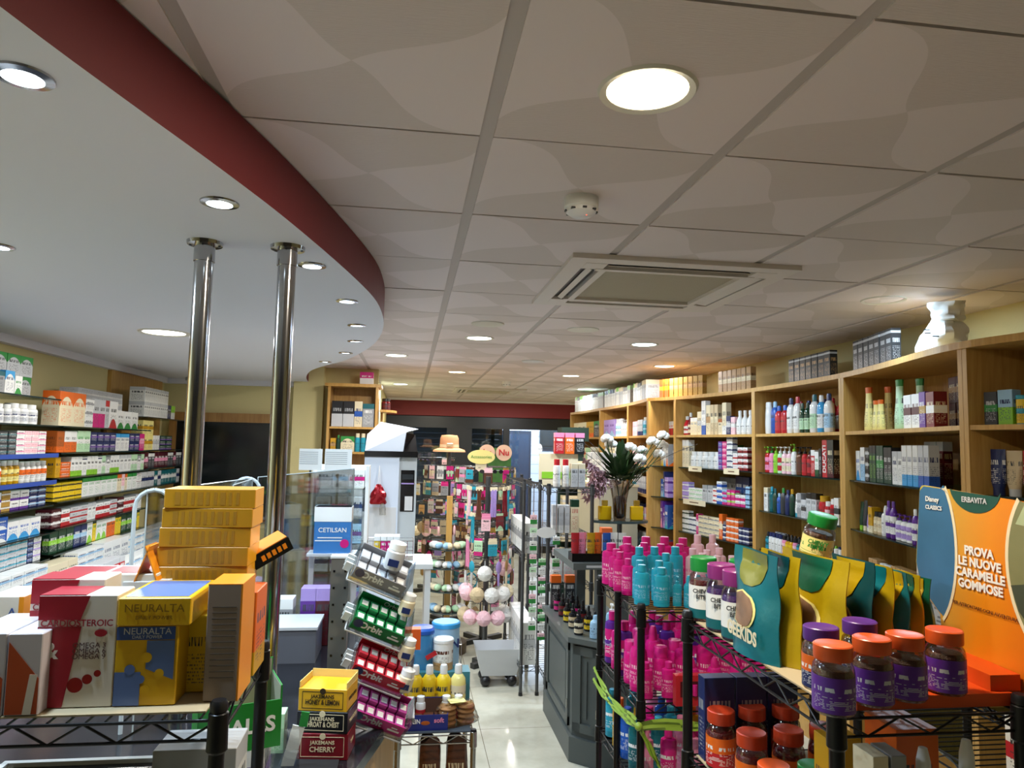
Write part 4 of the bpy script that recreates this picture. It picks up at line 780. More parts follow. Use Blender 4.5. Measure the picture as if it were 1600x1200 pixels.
for k in range(13): MB().box(0,-.0503,h*(.2+.05*k),w_*.7,.0006,.0012).build('print_line',mat('ink_grey','4c443c',.6),t)
t,w_,h=FB('supplement_box','tall orange carton behind the grey-backed one, right rack corner',358,402,925,1.44,.1,z0,pack('orange','mustard','navy','band')); base_z=z0+h
# stack of five amber boxes
S5=mat('amber_carton','b8861c',.35); S5b=mat('amber_carton_end','e0a020',.35)
zz=z0+.155
pedestal=MB().box(P(318,900,1.52).x,1.52+.045,z0,.13,.085,.1545,bev=.001).build('supplement_box',pack('mustard','white','charcoal','top')); tag(pedestal,'mustard carton carrying the stack of five amber boxes','box')
for k,pos in enumerate(('lowest','second lowest','middle','second highest','topmost')):
    px=(320,321,322,325,326)[k]; A=P(px,800,1.50)
    t=thing('supplement_box',pos+' amber box in the stack of five on left rack','box',(A.x,1.50+.05,zz+k*.0376),(.01,-.02,.015,-.01,.03)[k],'amber boxes stacked on left rack')
    MB().box(0,0,0,.17,.1,.0372,bev=.001).build('carton',S5,t); MB().box(.0848,0,.0005,.001,.098,.036).build('end_panel',S5b,t); 
    for q in range(9): MB().box(-.06+q*.014,-.0503,.006,.006 if q%3 else .01,.0006,.025).build('print_block',mat('amber_print','a07418',.5),t)
t=thing('folded_card','orange tented card leaning left of the amber box stack','card',P(236,900,1.5)-Vector((0,0,0)),0); t.location.z=z0+.17
for s_ in(-1,1): MB().box(0,0,0,.002,.06,.07,M4=Matrix.Translation((s_*.02,0,.0))@Matrix.Rotation(s_*-.35,4,'Y')).build('card_face',CORG,t)
pd=MB().box(P(236,900,1.5).x,1.5,z0,.08,.06,.17,bev=.001).build('supplement_box',pack('white','silver','charcoal','top')); tag(pd,'pale carton under the orange tented card on left rack','box')
# tipped black and orange box beside the stack
t=thing('tipped_box','black box with orange lining tipped open beside the amber stack','box',P(423,868,1.62),rot=(R(8),R(-28),R(25)))
MB().box(0,0,0,.085,.06,.03).build('tray',BL,t); MB().box(0,0,.03,.08,.055,.0015).build('lining',CORG,t); [MB().box(-.02+.012*q,-.0305,.009,.008,.001,.012).build('printed_letter',CORG,t) for q in range(5)]
MB().box(-.045,0,.02,.002,.055,.04,M4=Matrix.Rotation(-.4,4,'Y')).build('lid_flap',CORG,t)
# lower shelf of the left rack
z1=ZL-.34+.009
t=thing('tray_box','open black tray box with white rim on lower left shelf','box',(P(60,1160,1.32).x,1.42,z1)); MB().box(0,0,0,.26,.22,.16).build('tray',BL,t); MB().box(0,-.105,.16,.3,.012,.008).box(0,.105,.16,.3,.012,.008).box(-.145,0,.16,.012,.2,.008).box(.145,0,.16,.012,.2,.008).build('rim',pl('white'),t)
r=Row((-.78,1.27),(-.31,1.27),z1,'lower shelf of left foreground rack',.0); r.t=.1
MKF='leaflet_box'
for x,y,h,lb in ((-.44,1.32,.17,'pale folded carton on lower left shelf, nearest the camera'),(-.38,1.52,.2,'white printed carton stack behind it on lower left shelf'),):
    o=MB().box(x,y,z1,.15,.1,h,bev=.001).build('leaflet_box',pack('cream' if h<.18 else 'white','silver','charcoal','top')); tag(o,lb,'box')
for q in range(3):
    o=MB().box(-.335,1.42,z1+q*.032,.07,.05,.031,bev=.001).build('ointment_box',pack('sky_blue','navy','white','mid')); tag(o,('lowest','middle','topmost')[q]+' small blue box piled on lower left shelf','box','small blue boxes')
# second pair of uprights: another rack holding green sweets box
sx_=P(368,1150,1.74).x; o=MB().box(sx_,1.74,CZ-.7995,.14,.1,.125,bev=.001).build('small_carton',pack('white','lilac','purple','mid')); tag(o,'white and lilac carton under the green sweets box','box')
t=thing('sweets_box','open green sweets display box beside the left rack post','box',(sx_,1.74,CZ-.674),.35)
GRN=mat('sweets_green','1c7c28',.35)
mb=MB(); mb.box(0,0,0,.17,.12,.004).box(0,-.06,0,.17,.003,.1).box(-.085,0,0,.003,.12,.13).box(.085,0,0,.003,.12,.13).box(0,.06,0,.17,.003,.16); mb.build('box_walls',GRN,t)
MB().box(0,.0575,.01,.165,.001,.148).box(-.083,0,.01,.001,.115,.118).box(.083,0,.01,.001,.115,.118).build('inner_lining',mat('card_grey','8c8c7c',.7),t)
text('HALLS',.045,t,(.01,-.0625,.05),pl('white'),bold=.03)
for q in range(14): MB().sphere((rnd.uniform(-.06,.06),rnd.uniform(-.045,.045),.03+rnd.uniform(0,.02)),.011,6).build('sweet_wrapper',pl('lime'),t)
# ---- sales counter
BT=mat('counter_black','1c1c20',.15)
t=thing('sales_counter','black-topped wooden sales counter under the curved soffit','counter',(-.9,2.3,0)); zc=CZ-.8
cp=catmull([(-.16,1.62),(-.10,1.9),(-.04,2.15),(.01,2.45),(-.02,2.7),(-.12,3.0),(-.3,3.5)],4)
MB().prism([(x+.9-.03,y-2.3) for x,y in cp]+[(-.6,1.2),(-.6,-.68)],0.08,zc-.03).build('front_panel',WOOD,t)
MB().prism([(x+.9,y-2.3) for x,y in cp]+[(-.64,1.2),(-.64,-.68)],zc-.03,zc).build('worktop',BT,t)
t=thing('display_plinth','low black shelf strip along the counter front','shelf',(-.3,1.85,zc)); MB().box(0,0,0,.3,.3,.003).build('mat',mat('rubber_mat','202022',.6),t)
# three sweets boxes
def lozenge(label,Y,zb,m,txt,w_=.125,h=.06,px=540,rz=0,txm=None):
    Y+=.07; A=P(px,1150,Y); t=thing('lozenge_box',label,'box',(A.x,Y+.05,zb),rz); MB().box(0,0,0,w_,.1,h,bev=.001).build('carton',m,t)
    tm=txm or pl('cream'); text('JAKEMANS',w_*.1,t,(0,-.0512,h*.66),tm,bold=.015)
    text(txt,w_*.135,t,(0,-.0512,h*.4),tm,sx=min(1,8.5/len(txt)),bold=.02); text(txt,w_*.1,t,(w_/2+.0012,0,h*.5),tm,(PI/2,0,PI/2),sx=.7)
    mb=MB()
    for zz_ in (h*.12,h*.86): mb.box(0,-.0504,zz_,w_*.84,.0008,.0012)
    for xx in (-.42,.42): mb.box(xx*w_,-.0504,h*.12,.0012,.0008,h*.74)
    mb.build('printed_frame',tm,t); MB().lathe([(w_*.06,0),(w_*.06,.0012)],n=18,M4=Matrix.Translation((0,-.0504,h*.9))@Matrix.Rotation(PI/2,4,'X')).build('printed_seal',tm,t); return t
JX=508
lozenge('dark red cherry lozenge box, bottom of three on the counter',1.86,zc+.0005,mat('cherry_red','7c1220',.3),'CHERRY',.128,.064,JX,-.12)
lozenge('black throat lozenge box, middle of three on the counter',1.862,zc+.065,mat('box_black','141416',.3),'THROAT & CHEST',.13,.052,JX,-.18)
t=lozenge('yellow honey lozenge box, top of three on the counter',1.864,zc+.1175,mat('box_honey','d8a41c',.3),'HONEY & LEMON',.125,.055,JX,-.2,mat('ink_dark','30200c',.5))
mb=MB(); mb.box(0,.049,.055,.123,.002,.022,M4=Matrix.Rotation(-.06,4,'X')); mb.box(.061,0,.055,.002,.095,.016).box(-.061,0,.055,.002,.095,.016); mb.build('open_flap',mat('card_yellow','d8b868',.6),t)
# tin with white lid
t=thing('round_tin','dark round tin with white lid at the counter front','tin',P(455,1185,1.66)); t.location.z=zc
MB().lathe([(.04,0),(.041,.06)],n=28).build('body',pl('navy'),t); MB().lathe([(.043,.06),(.043,.075),(.038,.078),(0,.077)],n=28).build('lid',pl('white'),t)
# small things left of the lozenge boxes
q_=P(428,1135,2.0); o=MB().box(q_.x,2.0,zc,.06,.05,.1,bev=.001).build('small_carton',pack('pale_green','white','green','plain')); tag(o,'mint green carton left of the lozenge boxes on counter','box')
q_=P(408,1130,2.1); spawn(bottle(.05,.09,'silver','white',None,'jar',kind='cream_jar'),'small white-capped jar behind the mint green carton on counter',(q_.x,2.1,zc+.0005))
t=thing('leaf_card','small white card with green clip beside lozenge boxes','card',(P(452,1110,1.9).x,1.9,zc)); MB().box(0,0,0,.03,.004,.1,M4=Matrix.Rotation(.25,4,'Y')).build('card',pl('white'),t); MB().box(.02,-.001,.1,.02,.004,.035,M4=Matrix.Rotation(.15,4,'Y')).build('green_top',pl('green'),t)
t=thing('leaflet_wallet','clear slanted leaflet wallet on counter left of lozenge boxes','holder',(P(440,1150,1.78).x,1.78,zc)); MB().box(0,0,0,.09,.003,.16,M4=Matrix.Rotation(.3,4,'X')).box(0,-.03,0,.09,.003,.1).box(0,-.015,0,.09,.03,.003).build('wallet',GLASS,t)
# chewing gum tower
gx=P(531,900,2.2).x
t=thing('gum_stand','grey perforated metal gum display stand on the counter','display stand',(gx,2.22,zc)); h=P(531,872,2.2).z-zc
MB().box(0,0,0,.052,.05,h).build('column',mat('stand_grey','6c6a66',.4,.4),t); MB().box(0,0,h,.056,.054,.006).build('cap_plate',pl('silver'),t); MB().box(.08,.03,0,.3,.18,.012).build('base_plate',mat('stand_grey2','7c7e80',.4,.3),t)
mb=MB(); [mb.box(a*.016,-.0255,h-.04-b*.048,.006,.001,.006) for a in(-1,1) for b in range(9)]; mb.build('slot_hole',BL,t)
tray_y=2.16
def gum(k,px,py,body,label,lab2):
    A=P(px,py,tray_y); rot=(R(32),R(24),R(8))
    tr=thing('gum_tray',lab2,'tray',(A.x,tray_y,A.z),rot=rot,group='clear trays on the gum stand')
    mb=MB().box(0,0,-.006,.165,.1,.003).box(-.083,0,-.006,.003,.1,.055).box(.083,0,-.006,.003,.1,.075).box(0,-.05,-.006,.165,.003,.014).box(0,.05,-.006,.165,.003,.06); mb.build('tray_body',GLASS,tr)
    MB().box(0,-.052,-.009,.17,.003,.004).box(.085,0,-.009,.003,.1,.004).box(-.085,0,-.009,.003,.1,.004).build('tray_edge',pl('silver',.2),tr)
    mb=MB(); [mb.box(-.095,-.02+i*.018,-.004,.02,.004,.03) for i in range(3)]; mb.build('side_clip',pl('white'),tr)
    g=thing('gum_box',label,'box',(A.x,tray_y,A.z),rot=rot); m=mat('gum_'+body,{'silver':'8c8c90','green':'0c7038','red':'b81828','pink':'c03080'}[body],.3)
    MB().box(0,-.0445,0,.155,.003,.044).box(0,.0445,0,.155,.003,.06).box(-.076,0,0,.003,.088,.03).box(.076,0,0,.003,.088,.03).box(0,0,-.001,.155,.088,.003).build('box_walls',m,g)
    gm=mat('gumpack_'+body,{'silver':'b8b8bc','green':'2c8c54','red':'c83848','pink':'b44c94'}[body],.2)
    for i in range(5):
        for j in range(2):
            q=MB().box(-.06+i*.03,-.022+j*.038,.004,.026,.034,.03+j*.014,bev=.001).build('gum_pack',gm,g)
            MB().box(-.06+i*.03,-.022+j*.038,.0341+j*.014,.018,.018,.0006).build('pack_print',pl('white'),q)
    text('Orbit',.03,g,(-.022,-.0465,.026),pl('white'),bold=.03)
    MB().lathe([(.014,0),(.014,.0008)],n=20,M4=Matrix.Translation((-.06,-.0462,.027))@Matrix.Rotation(PI/2,4,'X')).build('printed_disc',pl('navy'),g)
    MB().box(.05,-.0463,.016,.035,.0006,.006).box(.05,-.0463,.027,.018,.0006,.004).build('printed_line',pl('white'),g)
    text('Orbit',.022,g,(.02,.0428,.048),pl('silver'))
for a in ((0,590,902,'silver','silver grey chewing gum box, topmost on the gum stand','topmost clear tray holding silver gum on stand'),(1,588,978,'green','green chewing gum box, second on the gum stand','clear tray holding green gum on stand'),(2,588,1050,'red','red chewing gum box, third on the gum stand','clear tray holding red gum on stand'),(3,588,1118,'pink','pink chewing gum box, lowest on the gum stand','lowest clear tray holding pink gum on stand')): gum(*a)
def tub(px,py,Y,label,lab=True,sc_=1,rot=(0.1,.25,0)):
    t=thing('gum_tub',label,'tub',P(px,py,Y),rot=rot,group='gum tubs'); t.scale=(sc_,)*3
    MB().lathe([(.024,0),(.027,.01),(.027,.05),(.022,.056)],n=24).build('body',pl('cream' if not lab else 'silver'),t); MB().lathe([(.024,.056),(.024,.075),(.02,.077),(0,.077)],n=24).build('lid',pl('white'),t); MB().box(0,-.027,.012,.03,.002,.02).build('label_patch',pl('navy'),t)
tub(612,888,2.12,'white gum tub lying in the topmost silver gum tray'); 
for k,(px,py,w_) in enumerate(((632,960,'green'),(632,1030,'red'),(630,1078,'pink'))): tub(px,py,2.14,'cream gum tub at the right side of the %s gum'%w_,False,.8)
# screens
def screen(label,x0,y0,x1,y1,zb,zt0,zt1,name='acrylic_screen'):
    d=Vector((x1-x0,y1-y0,0)); L=d.length; t=thing(name,label,'screen',(x0,y0,0),math.atan2(d.y,d.x))
    MB().add([(0,0,zb),(L,0,zb),(L,0,zt1),(0,0,zt0),(0,.004,zb),(L,.004,zb),(L,.004,zt1),(0,.004,zt0)],[(0,1,2,3),(7,6,5,4),(0,4,5,1),(1,5,6,2),(2,6,7,3),(3,7,4,0)]).build('panel',GLASS,t)
    ed=mat('acrylic_edge','a8b0b0',.15); mb=MB().tube((0,.002,zt0),(L,.002,zt1),.0022,6).tube((0,.002,zb),(0,.002,zt0),.0022,6).tube((L,.002,zb),(L,.002,zt1),.0022,6); mb.build('polished_edge',ed,t); return t
a=PZ(232,768,-.15); b=PZ(398,748,-.15); c2_=PZ(588,722,-.11)
screen('clear acrylic counter screen, left pane behind the amber boxes',a.x,a.y,b.x-.02,b.y,zc,CZ-.15,CZ-.15)
screen('clear acrylic counter screen, right pane before white brochures',b.x+.01,b.y+.02,b.x+.34,b.y+.55,zc,CZ-.145,CZ-.125)
screen('clear acrylic counter screen, short middle pane by right pole',b.x+.02,b.y-.42,b.x+.0,b.y-.03,zc,CZ-.15,CZ-.15)
for k,(x,y) in enumerate(((a.x-.03,a.y+.01),(b.x-.07,b.y-.02))):
    t=thing('screen_bracket',('left curved clear bracket hooked over acrylic screen','right curved clear bracket hooked over acrylic screen')[k],'bracket',(x,y,zc)); h=CZ-.165-zc
    pts=[(0,-.02,0),(0,-.02,h-.03)]+[(0+.05*(1-math.cos(a)),-.02,h-.03+.05*math.sin(a)) for a in [PI*i/8 for i in range(9)]]
    MB().path(pts,.006,8).build('bent_rod',mat('clear_rod','b8c0c4',.1,0),t)
# ---- behind the counter on the left: back table with monitors and boxes
t=thing('grey_cabinet_box','large grey document box with white top behind acrylic screen','box',(P(440,1000,2.75).x,2.85,zc)); MB().box(0,0,0,.24,.2,P(440,985,2.75).z-zc).build('body',mat('office_grey','5c5e66',.5),t); MB().box(0,0,P(440,985,2.75).z-zc,.25,.21,.01).build('top_plate',pl('silver'),t)
t=thing('leaflet_display','clear acrylic leaflet holder tower behind the counter screen','display stand',(P(500,900,3.5).x,3.6,zc)); h=CZ-.22-zc
mb=MB().box(0,.09,0,.36,.003,h).box(-.18,0,0,.003,.18,h).box(.18,0,0,.003,.18,h)
for k in range(4): mb.box(0,0,k*h/4+.001,.36,.18,.003)
mb.build('holder_body',GLASS,t)
for k,(px,py,w_,h_,a,b,l) in enumerate(((505,812,.16,.13,'blue','sky_blue','blue'),(420,960,.1,.12,'silver','white','grey'),(470,960,.1,.12,'white','silver','pale'),(520,960,.11,.14,'purple','lilac','purple'),(500,1010,.1,.05,'blue','white','small blue'))):
    A=P(px,py,3.3); zb=max(zc+.005,A.z-h_/2)
# the antiseptic box on its shelf
A=P(518,865,3.1); zb=A.z
t=thing('medical_box','blue antiseptic box with white top behind acrylic screen','box',(A.x,3.15,zb)); MB().box(0,0,0,.15,.09,.19,bev=.001).build('carton',mat('antiseptic_blue','3c78b8',.35),t); MB().box(0,-.0005,.13,.152,.092,.06).build('upper_panel',pl('white'),t)
text('CETILSAN',.026,t,(0,-.0475,.095),pl('white'),bold=.01); MB().lathe([(.018,0),(.018,.001)],n=20,M4=Matrix.Translation((.05,-.0455,.04))@Matrix.Rotation(PI/2,4,'X')).build('printed_disc',pl('magenta'),t)
MB().box(-.01,-.0458,.062,.1,.001,.004).box(-.01,-.0458,.05,.12,.001,.004).build('printed_line',pl('white'),t)
t=thing('counter_shelf','slim white shelf post behind screen carrying the antiseptic box','shelf',(A.x,3.15,zc)); MB().box(0,0,zb-zc-.01,.2,.12,.01).box(.09,.04,0,.02,.02,zb-zc-.01).box(-.09,.04,0,.02,.02,zb-zc-.01).build('frame',pl('silver'),t)
for k,(px,w_,h_,a,b) in enumerate(((400,.09,.11,'silver','white'),(438,.09,.12,'grey','white'),(480,.06,.16,'purple','lilac'),(503,.06,.16,'maroon','lilac'),(526,.07,.1,'blue','white'))):
    A=P(px,1000,3.0); o=MB().box(A.x,3.02,zc,w_,.08,h_+.06,bev=.001).build('medical_box',pack(a,b,'charcoal','top')); tag(o,('silver','grey','purple','maroon','small blue')[k]+' medicine carton standing behind the acrylic screen','box')
for k,(px,py,w_) in enumerate(((485,716,.2),(528,722,.27))):
    A=P(px,py+13,4.2); t=thing('notice_sheet',('white printed notice sheet left, above the acrylic screen','white printed notice sheet right, above the acrylic screen')[k],'sign',(A.x,4.2,A.z)); hh=.1+.02*k
    w2=(P(470+36*(k*1.35+1) if 0 else (490 if k==0 else 551),700,4.2).x-P((454,509)[k],700,4.2).x); MB().box(0,0,-.02,w2,.004,hh+.02).build('sheet',pl('white',.6),t); MB().box(0,.006,-A.z,.012,.006,A.z+.02).build('stand_rod',CHROME,t)
    for q in range(7): MB().box(-.01,-.0025,hh-.02-q*.011,w2*.8,.001,.003).build('print_line',pl('grey'),t)
t=thing('brochure_tower','tall white brochure display with transparent pockets, beside kiosk','display stand',(P(530,800,4.3).x,4.42,0)); h=P(530,728,4.25).z
MB().box(0,.08,0,.32,.02,h).box(.15,0,0,.02,.16,h).box(-.16,0,0,.01,.16,h).build('frame',pl('white'),t)
for k in range(5):
    z=h-.14-k*.16
    if z<.5: break
    MB().box(0,-.02,z,.28,.12,.006).build('shelf',GLASS,t)
    for q in range(3): o=MB().box(t.location.x-.1+q*.095,4.42-.02,z+.007,.085,.08,.11,bev=.001).build('leaflet_pack',pack(('white','silver','pale_blue','white','lilac')[k],('grey','pale_blue','magenta','navy','purple')[(k+q)%5],'charcoal','mid')); tag(o,'%s leaflet pack on %s shelf of the white brochure display'%(('left','middle','right')[q],('top','second','third','fourth','fifth')[k]),'leaflets')
t=thing('tabletop_basket','pale wire basket with pink boxes in front of the white kiosk','basket',(P(610,860,4.0).x,4.0,CZ-.62)); mb=MB(); 
for z in (0,.05,.1): mb.path([(-.12,-.07,z),(.12,-.07,z),(.12,.07,z),(-.12,.07,z),(-.12,-.07,z)],.002,5)
for i in range(9): mb.tube((-.12+i*.03,-.07,0),(-.12+i*.03,-.07,.1),.0015,5)
mb.box(0,0,-.004,.24,.14,.003); mb.build('wire_basket',CHROME,t)
for q in range(4): o=MB().box(t.location.x-.07+q*.034,4.0,CZ-.618,.032,.1,.12,bev=.001).build('small_carton',pack('magenta' if q else 'yellow','white','white','top')); tag(o,('yellow','left pink','middle pink','right pink')[q]+' carton standing in the wire basket by kiosk','box')
bt=thing('side_table','white side table holding wire basket, hidden behind gum stand','table',(t.location.x,4.0,0)); MB().box(0,0,CZ-.65,.45,.35,.025).build('table_top',pl('white'),bt)
for a in(-1,1):
    for b in(-1,1): MB().box(a*.2,b*.15,0,.03,.03,CZ-.65).build('leg',pl('white'),bt)
# ---- white kiosk
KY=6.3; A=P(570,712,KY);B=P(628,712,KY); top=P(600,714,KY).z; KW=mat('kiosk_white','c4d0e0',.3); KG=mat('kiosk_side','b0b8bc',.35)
wk=(P(652,714,KY).x-A.x); t=thing('self_service_kiosk','tall white self service kiosk with tilted hood and black trim','kiosk',(A.x+wk/2,KY+.3,0))
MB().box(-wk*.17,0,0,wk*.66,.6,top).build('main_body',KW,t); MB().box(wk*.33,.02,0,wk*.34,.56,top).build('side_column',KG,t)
MB().box(0,0,top,wk*1.02,.62,.05).build('black_band',BL,t)
hz=top+.05; W=wk/2
MB().add([(-W,-.3,hz),(W*.45,-.3,hz),(W*.45,.3,hz),(-W,.3,hz),(-W*.95,-.24,hz+.14),(W*.55,-.3,hz+.17),(W*.55,.3,hz+.17),(-W*.95,.3,hz+.14),(-W*.5,.05,hz+.26),(W*1.02,-.1,hz+.2),(W*1.02,.3,hz+.2),(-W*.5,.3,hz+.26)],[(0,3,2,1),(0,1,5,4),(1,2,6,5),(2,3,7,6),(3,0,4,7),(4,5,9,8),(5,6,10,9),(6,7,11,10),(7,4,8,11),(8,9,10,11)]).build('hood',KW,t)
MB().add([(W*.47,-.28,hz),(W*1.0,-.28,hz),(W*.9,-.2,hz+.15),(W*.57,-.28,hz+.16),(W*.47,.25,hz),(W*1.0,.25,hz),(W*.9,.25,hz+.15),(W*.57,.25,hz+.16)],[(0,1,2,3),(7,6,5,4),(0,4,5,1),(1,5,6,2),(2,6,7,3),(3,7,4,0)]).build('hood_screen',BL,t)
zk=P(640,735,KY).z; zk2=P(640,800,KY).z
MB().box(wk*.33,-.262,zk2,wk*.26,.006,zk-zk2).build('control_recess',BL,t); MB().box(wk*.33,-.268,zk-.08,wk*.22,.01,.045).build('display_screen',mat('kiosk_screen','303438',.1),t); MB().box(wk*.36,-.268,zk2+.01,wk*.15,.01,.12).build('receipt_slot',pl('silver'),t); MB().box(wk*.33,-.268,zk-.12,wk*.24,.012,.01).build('lit_strip',pl('lilac'),t)
MB().box(-wk*.17,-.303,.9,wk*.6,.003,.35).build('front_sheet',pl('silver'),t)
# toy bag hanging on kiosk
k_=P(593,735,6.28); t=thing('gift_bag','dark red foil gift bag hanging on the white kiosk','bag',(k_.x,6.24,P(593,787,6.28).z))
rumple('foil_body',None,None,(0,0,0),.13,.06,.16,mat('red_foil','8c1420',.15,.5),9,top=.35,parent=t); MB().path([(-.01,0,.15),(0,.03,.32)],.003,6).path([(.01,0,.15),(0,.03,.32)],.003,6).build('ribbon',pl('silver'),t); rumple('clear_tail',None,None,(.04,-.02,-.09),.05,.03,.12,PETG,4,parent=t)
# ---- left far bookcase under the ceiling
bx0=P(511,640,7.15).x; bx1=P(590,640,7.15).x; t=thing('bookcase','light wood bookcase on left, between column and kiosk','bookcase',((bx0+bx1)/2,7.33,0)); hb=P(550,604,7.15).z; wb_=(bx1-bx0)
MB().box(-wb_/2+.012,0,0,.024,.33,hb).build('upright',WOOD,t); MB().box(wb_/2-.012,0,0,.024,.33,hb).build('upright',WOOD,t); MB().box(0,0,hb,wb_+.06,.36,.03).build('top_board',WOOD,t); MB().box(0,.16,0,wb_-.03,.01,hb).build('back_panel',WOOD,t)
zs=[P(550,667,7.2).z,P(550,706,7.2).z]
for z in zs+[zs[1]-.3,zs[1]-.6,.5,.1]: MB().box(0,0,z-.02,wb_-.05,.32,.02).build('shelf',WOOD,t)
r=Row((bx0+.02,7.17),(bx1-.02,7.17),zs[0]+.001,'upper shelf of left wood bookcase',.02); r.put(c(.105,.08,.25,'black','silver','silver','half','cosmetic_box'),2).put(c(.075,.08,.25,'cream','blue','navy','mid','cosmetic_box'),1).put(c(.11,.08,.23,'grey','dark_teal','white','top','cosmetic_box'),1)
r=Row((bx0+.02,7.17),(bx1-.02,7.17),zs[1]+.001,'second shelf of left wood bookcase',.02); r.put(c(.05,.06,.13,'mustard','tan','charcoal','mid','cosmetic_box'),1).put(bottle(.04,.16,'dark_green','green','dark_green','flip',kind='oil_bottle'),1).put(c(.13,.06,.15,'cream','green','charcoal','arch','cosmetic_box'),1).put(bottle(.05,.18,'teal','cream','teal','pill',kind='lotion_bottle'),3)
o=MB().box(bx1-.12,7.25,hb+.031,.13,.1,.12,bev=.001).build('cosmetic_box',pack('magenta','white','white','half')); tag(o,'magenta and white box on top of left wood bookcase','box')
t=thing('corner_shelf','curved wooden end shelf on the side of left wood bookcase','shelf',(bx1+.02,7.4,P(600,640,7.15).z-.02)); MB().prism([(0,-.2)]+[(.16*math.sin(a),-.2+.3-.3*math.cos(a)) for a in [PI/2*i/8 for i in range(1,9)]]+[(0,.1)],0,.022).build('curved_board',WOOD,t); MB().box(.01,.05,-1.4,.02,.1,1.4).build('side_panel',WOOD,t)
o=bottle(.09,.12,'dark_red','black','maroon','jar',kind='display_jar'); spawn(o,'dark jar standing on the curved end shelf',(bx1+.07,7.4,P(600,640,7.15).z+.0025))

# ---- chrome trolley with drinks and biscuits
TX0,TX1=P(622,1140,2.95).x,P(740,1140,2.95).x; TY0,TY1=2.95,3.35; TZ=P(680,1150,2.95).z
rack('small chrome wire trolley of drinks at the aisle end of counter',TX0,TX1,TY0,TY1,[TZ,TZ-.42],TZ+.01,CHROME,.011,name='wire_trolley')
o=MB().box((TX0+TX1)/2,(TY0+TY1)/2,TZ+.006,TX1-TX0-.02,TY1-TY0-.02,.004).build('shelf_mat',mat('grey_mat','3c4248',.6)); tag(o,'dark grey mat lining the top of the chrome trolley','mat')
tz=TZ+.0105
JB=bottle(.066,.2,'yellow','white',style='flip',ey=1,kind='juice_bottle'); JB2=bottle(.066,.2,'pale_yellow','white','cream',style='flip',ey=1,kind='water_bottle')
# a raised stand at the back for tins
st=thing('stand_box','teal cardboard riser behind the juice bottles on trolley','box',((TX0+TX1)/2+.03,3.27,tz)); MB().box(0,0,0,TX1-TX0-.05,.1,P(690,1045,3.27).z-tz).build('riser',mat('riser_teal','3c7c88',.5),st); rz_=P(690,1045,3.27).z
for k,px in enumerate((625,648,670,692,715)):
    A=P(px,1100,3.16); spawn(JB if k<4 else JB2,('first yellow juice bottle from left, behind snacks','second yellow juice bottle from left, behind snacks','third yellow juice bottle from left, behind snacks','fourth yellow juice bottle from left, behind snacks','clear pale bottle right of the yellow juice bottles')[k],(A.x,3.16,tz),0,'juice bottles on the trolley')
CT1=bottle(.042,.1,'white','white','red','pill',kind='drink_carton',sty2='top')
for k,px in enumerate((657,697,716)): spawn(CT1,('left small white and red yoghurt drink on trolley','middle small white and red yoghurt drink on trolley','right small white and red yoghurt drink on trolley')[k],(P(px,1110,3.08).x,3.08,tz),0,'yoghurt drinks')
def tin(px,Y,w_,h,zb,body,lid,label,txt=None,tm=None):
    px-=7; A=P(px,1000,Y); t=thing('formula_tin',label,'tin',(A.x,Y,zb)); MB().lathe([(w_/2,0),(w_/2,h*.88)],n=32).build('body',body,t); MB().lathe([(w_/2*1.05,h*.88),(w_/2*1.05,h*.97),(w_/2*.97,h),(0,h)],n=32).build('lid',lid,t)
    if txt: text(txt,h*.28,t,(0,-w_/2-.002,h*.55),tm,bold=.03)
    return t
tin(700,3.42,.125,.19,rz_-.02+.0,pl('pale_blue'),pl('sky_blue'),'pale blue formula tin with turquoise lid and NAN lettering','NAN',pl('navy')).location.x+=.01
t=tin(700,3.28,.088,.13,rz_+.0005,pack('white','tan','brown','band'),pl('white'),'white and brown milk powder tin with white lid'); MB().box(-.015,-.0445,.075,.05,.002,.02,M4=Matrix.Rotation(-.5,4,'Y')).build('label_flash',pl('red'),t)
t=thing('water_jug','tall blue plastic canister with dark blue lid on trolley','canister',(P(660,1000,3.3).x,3.3,rz_+.0005)); MB().lathe([(.045,0),(.048,.02),(.05,.15)],n=24,sq=.6).build('body',mat('canister_blue','3c84bc',.15),t); MB().lathe([(.053,.15),(.053,.165),(.045,.175),(0,.178)],n=24,sq=.6).build('lid',pl('blue'),t)
t=thing('orange_box','orange cardboard box in clear holder left of blue canister','box',(P(643,990,2.98).x,3.02,P(643,1015,3.0).z)); MB().box(0,0,0,.075,.05,.08).build('carton',CORG if 0 else mat('box_orange','d0561c',.4),t); MB().box(-.01,-.0256,.045,.03,.001,.02).build('label_patch',pl('cream'),t)
hs=thing('holder_post','thin clear acrylic post holding the orange box','holder',(t.location.x,3.02,tz)); MB().box(0,0,0,.02,.02,t.location.z-tz).build('post',GLASS,hs)
t=thing('snack_bar_box','open blue protein bar box at left of the chrome trolley','box',((TX0+.1),3.03,tz)); SB=mat('protein_blue','1c2878',.3)
MB().box(0,-.05,0,.19,.002,.06).box(-.095,0,0,.002,.1,.06).box(.095,0,0,.002,.1,.06).box(0,.05,0,.19,.002,.095).box(0,0,0,.19,.1,.002).build('box_walls',SB,t); MB().box(0,.0485,.03,.186,.001,.062).build('inner_lining',mat('card_brown','4c3020',.7),t)
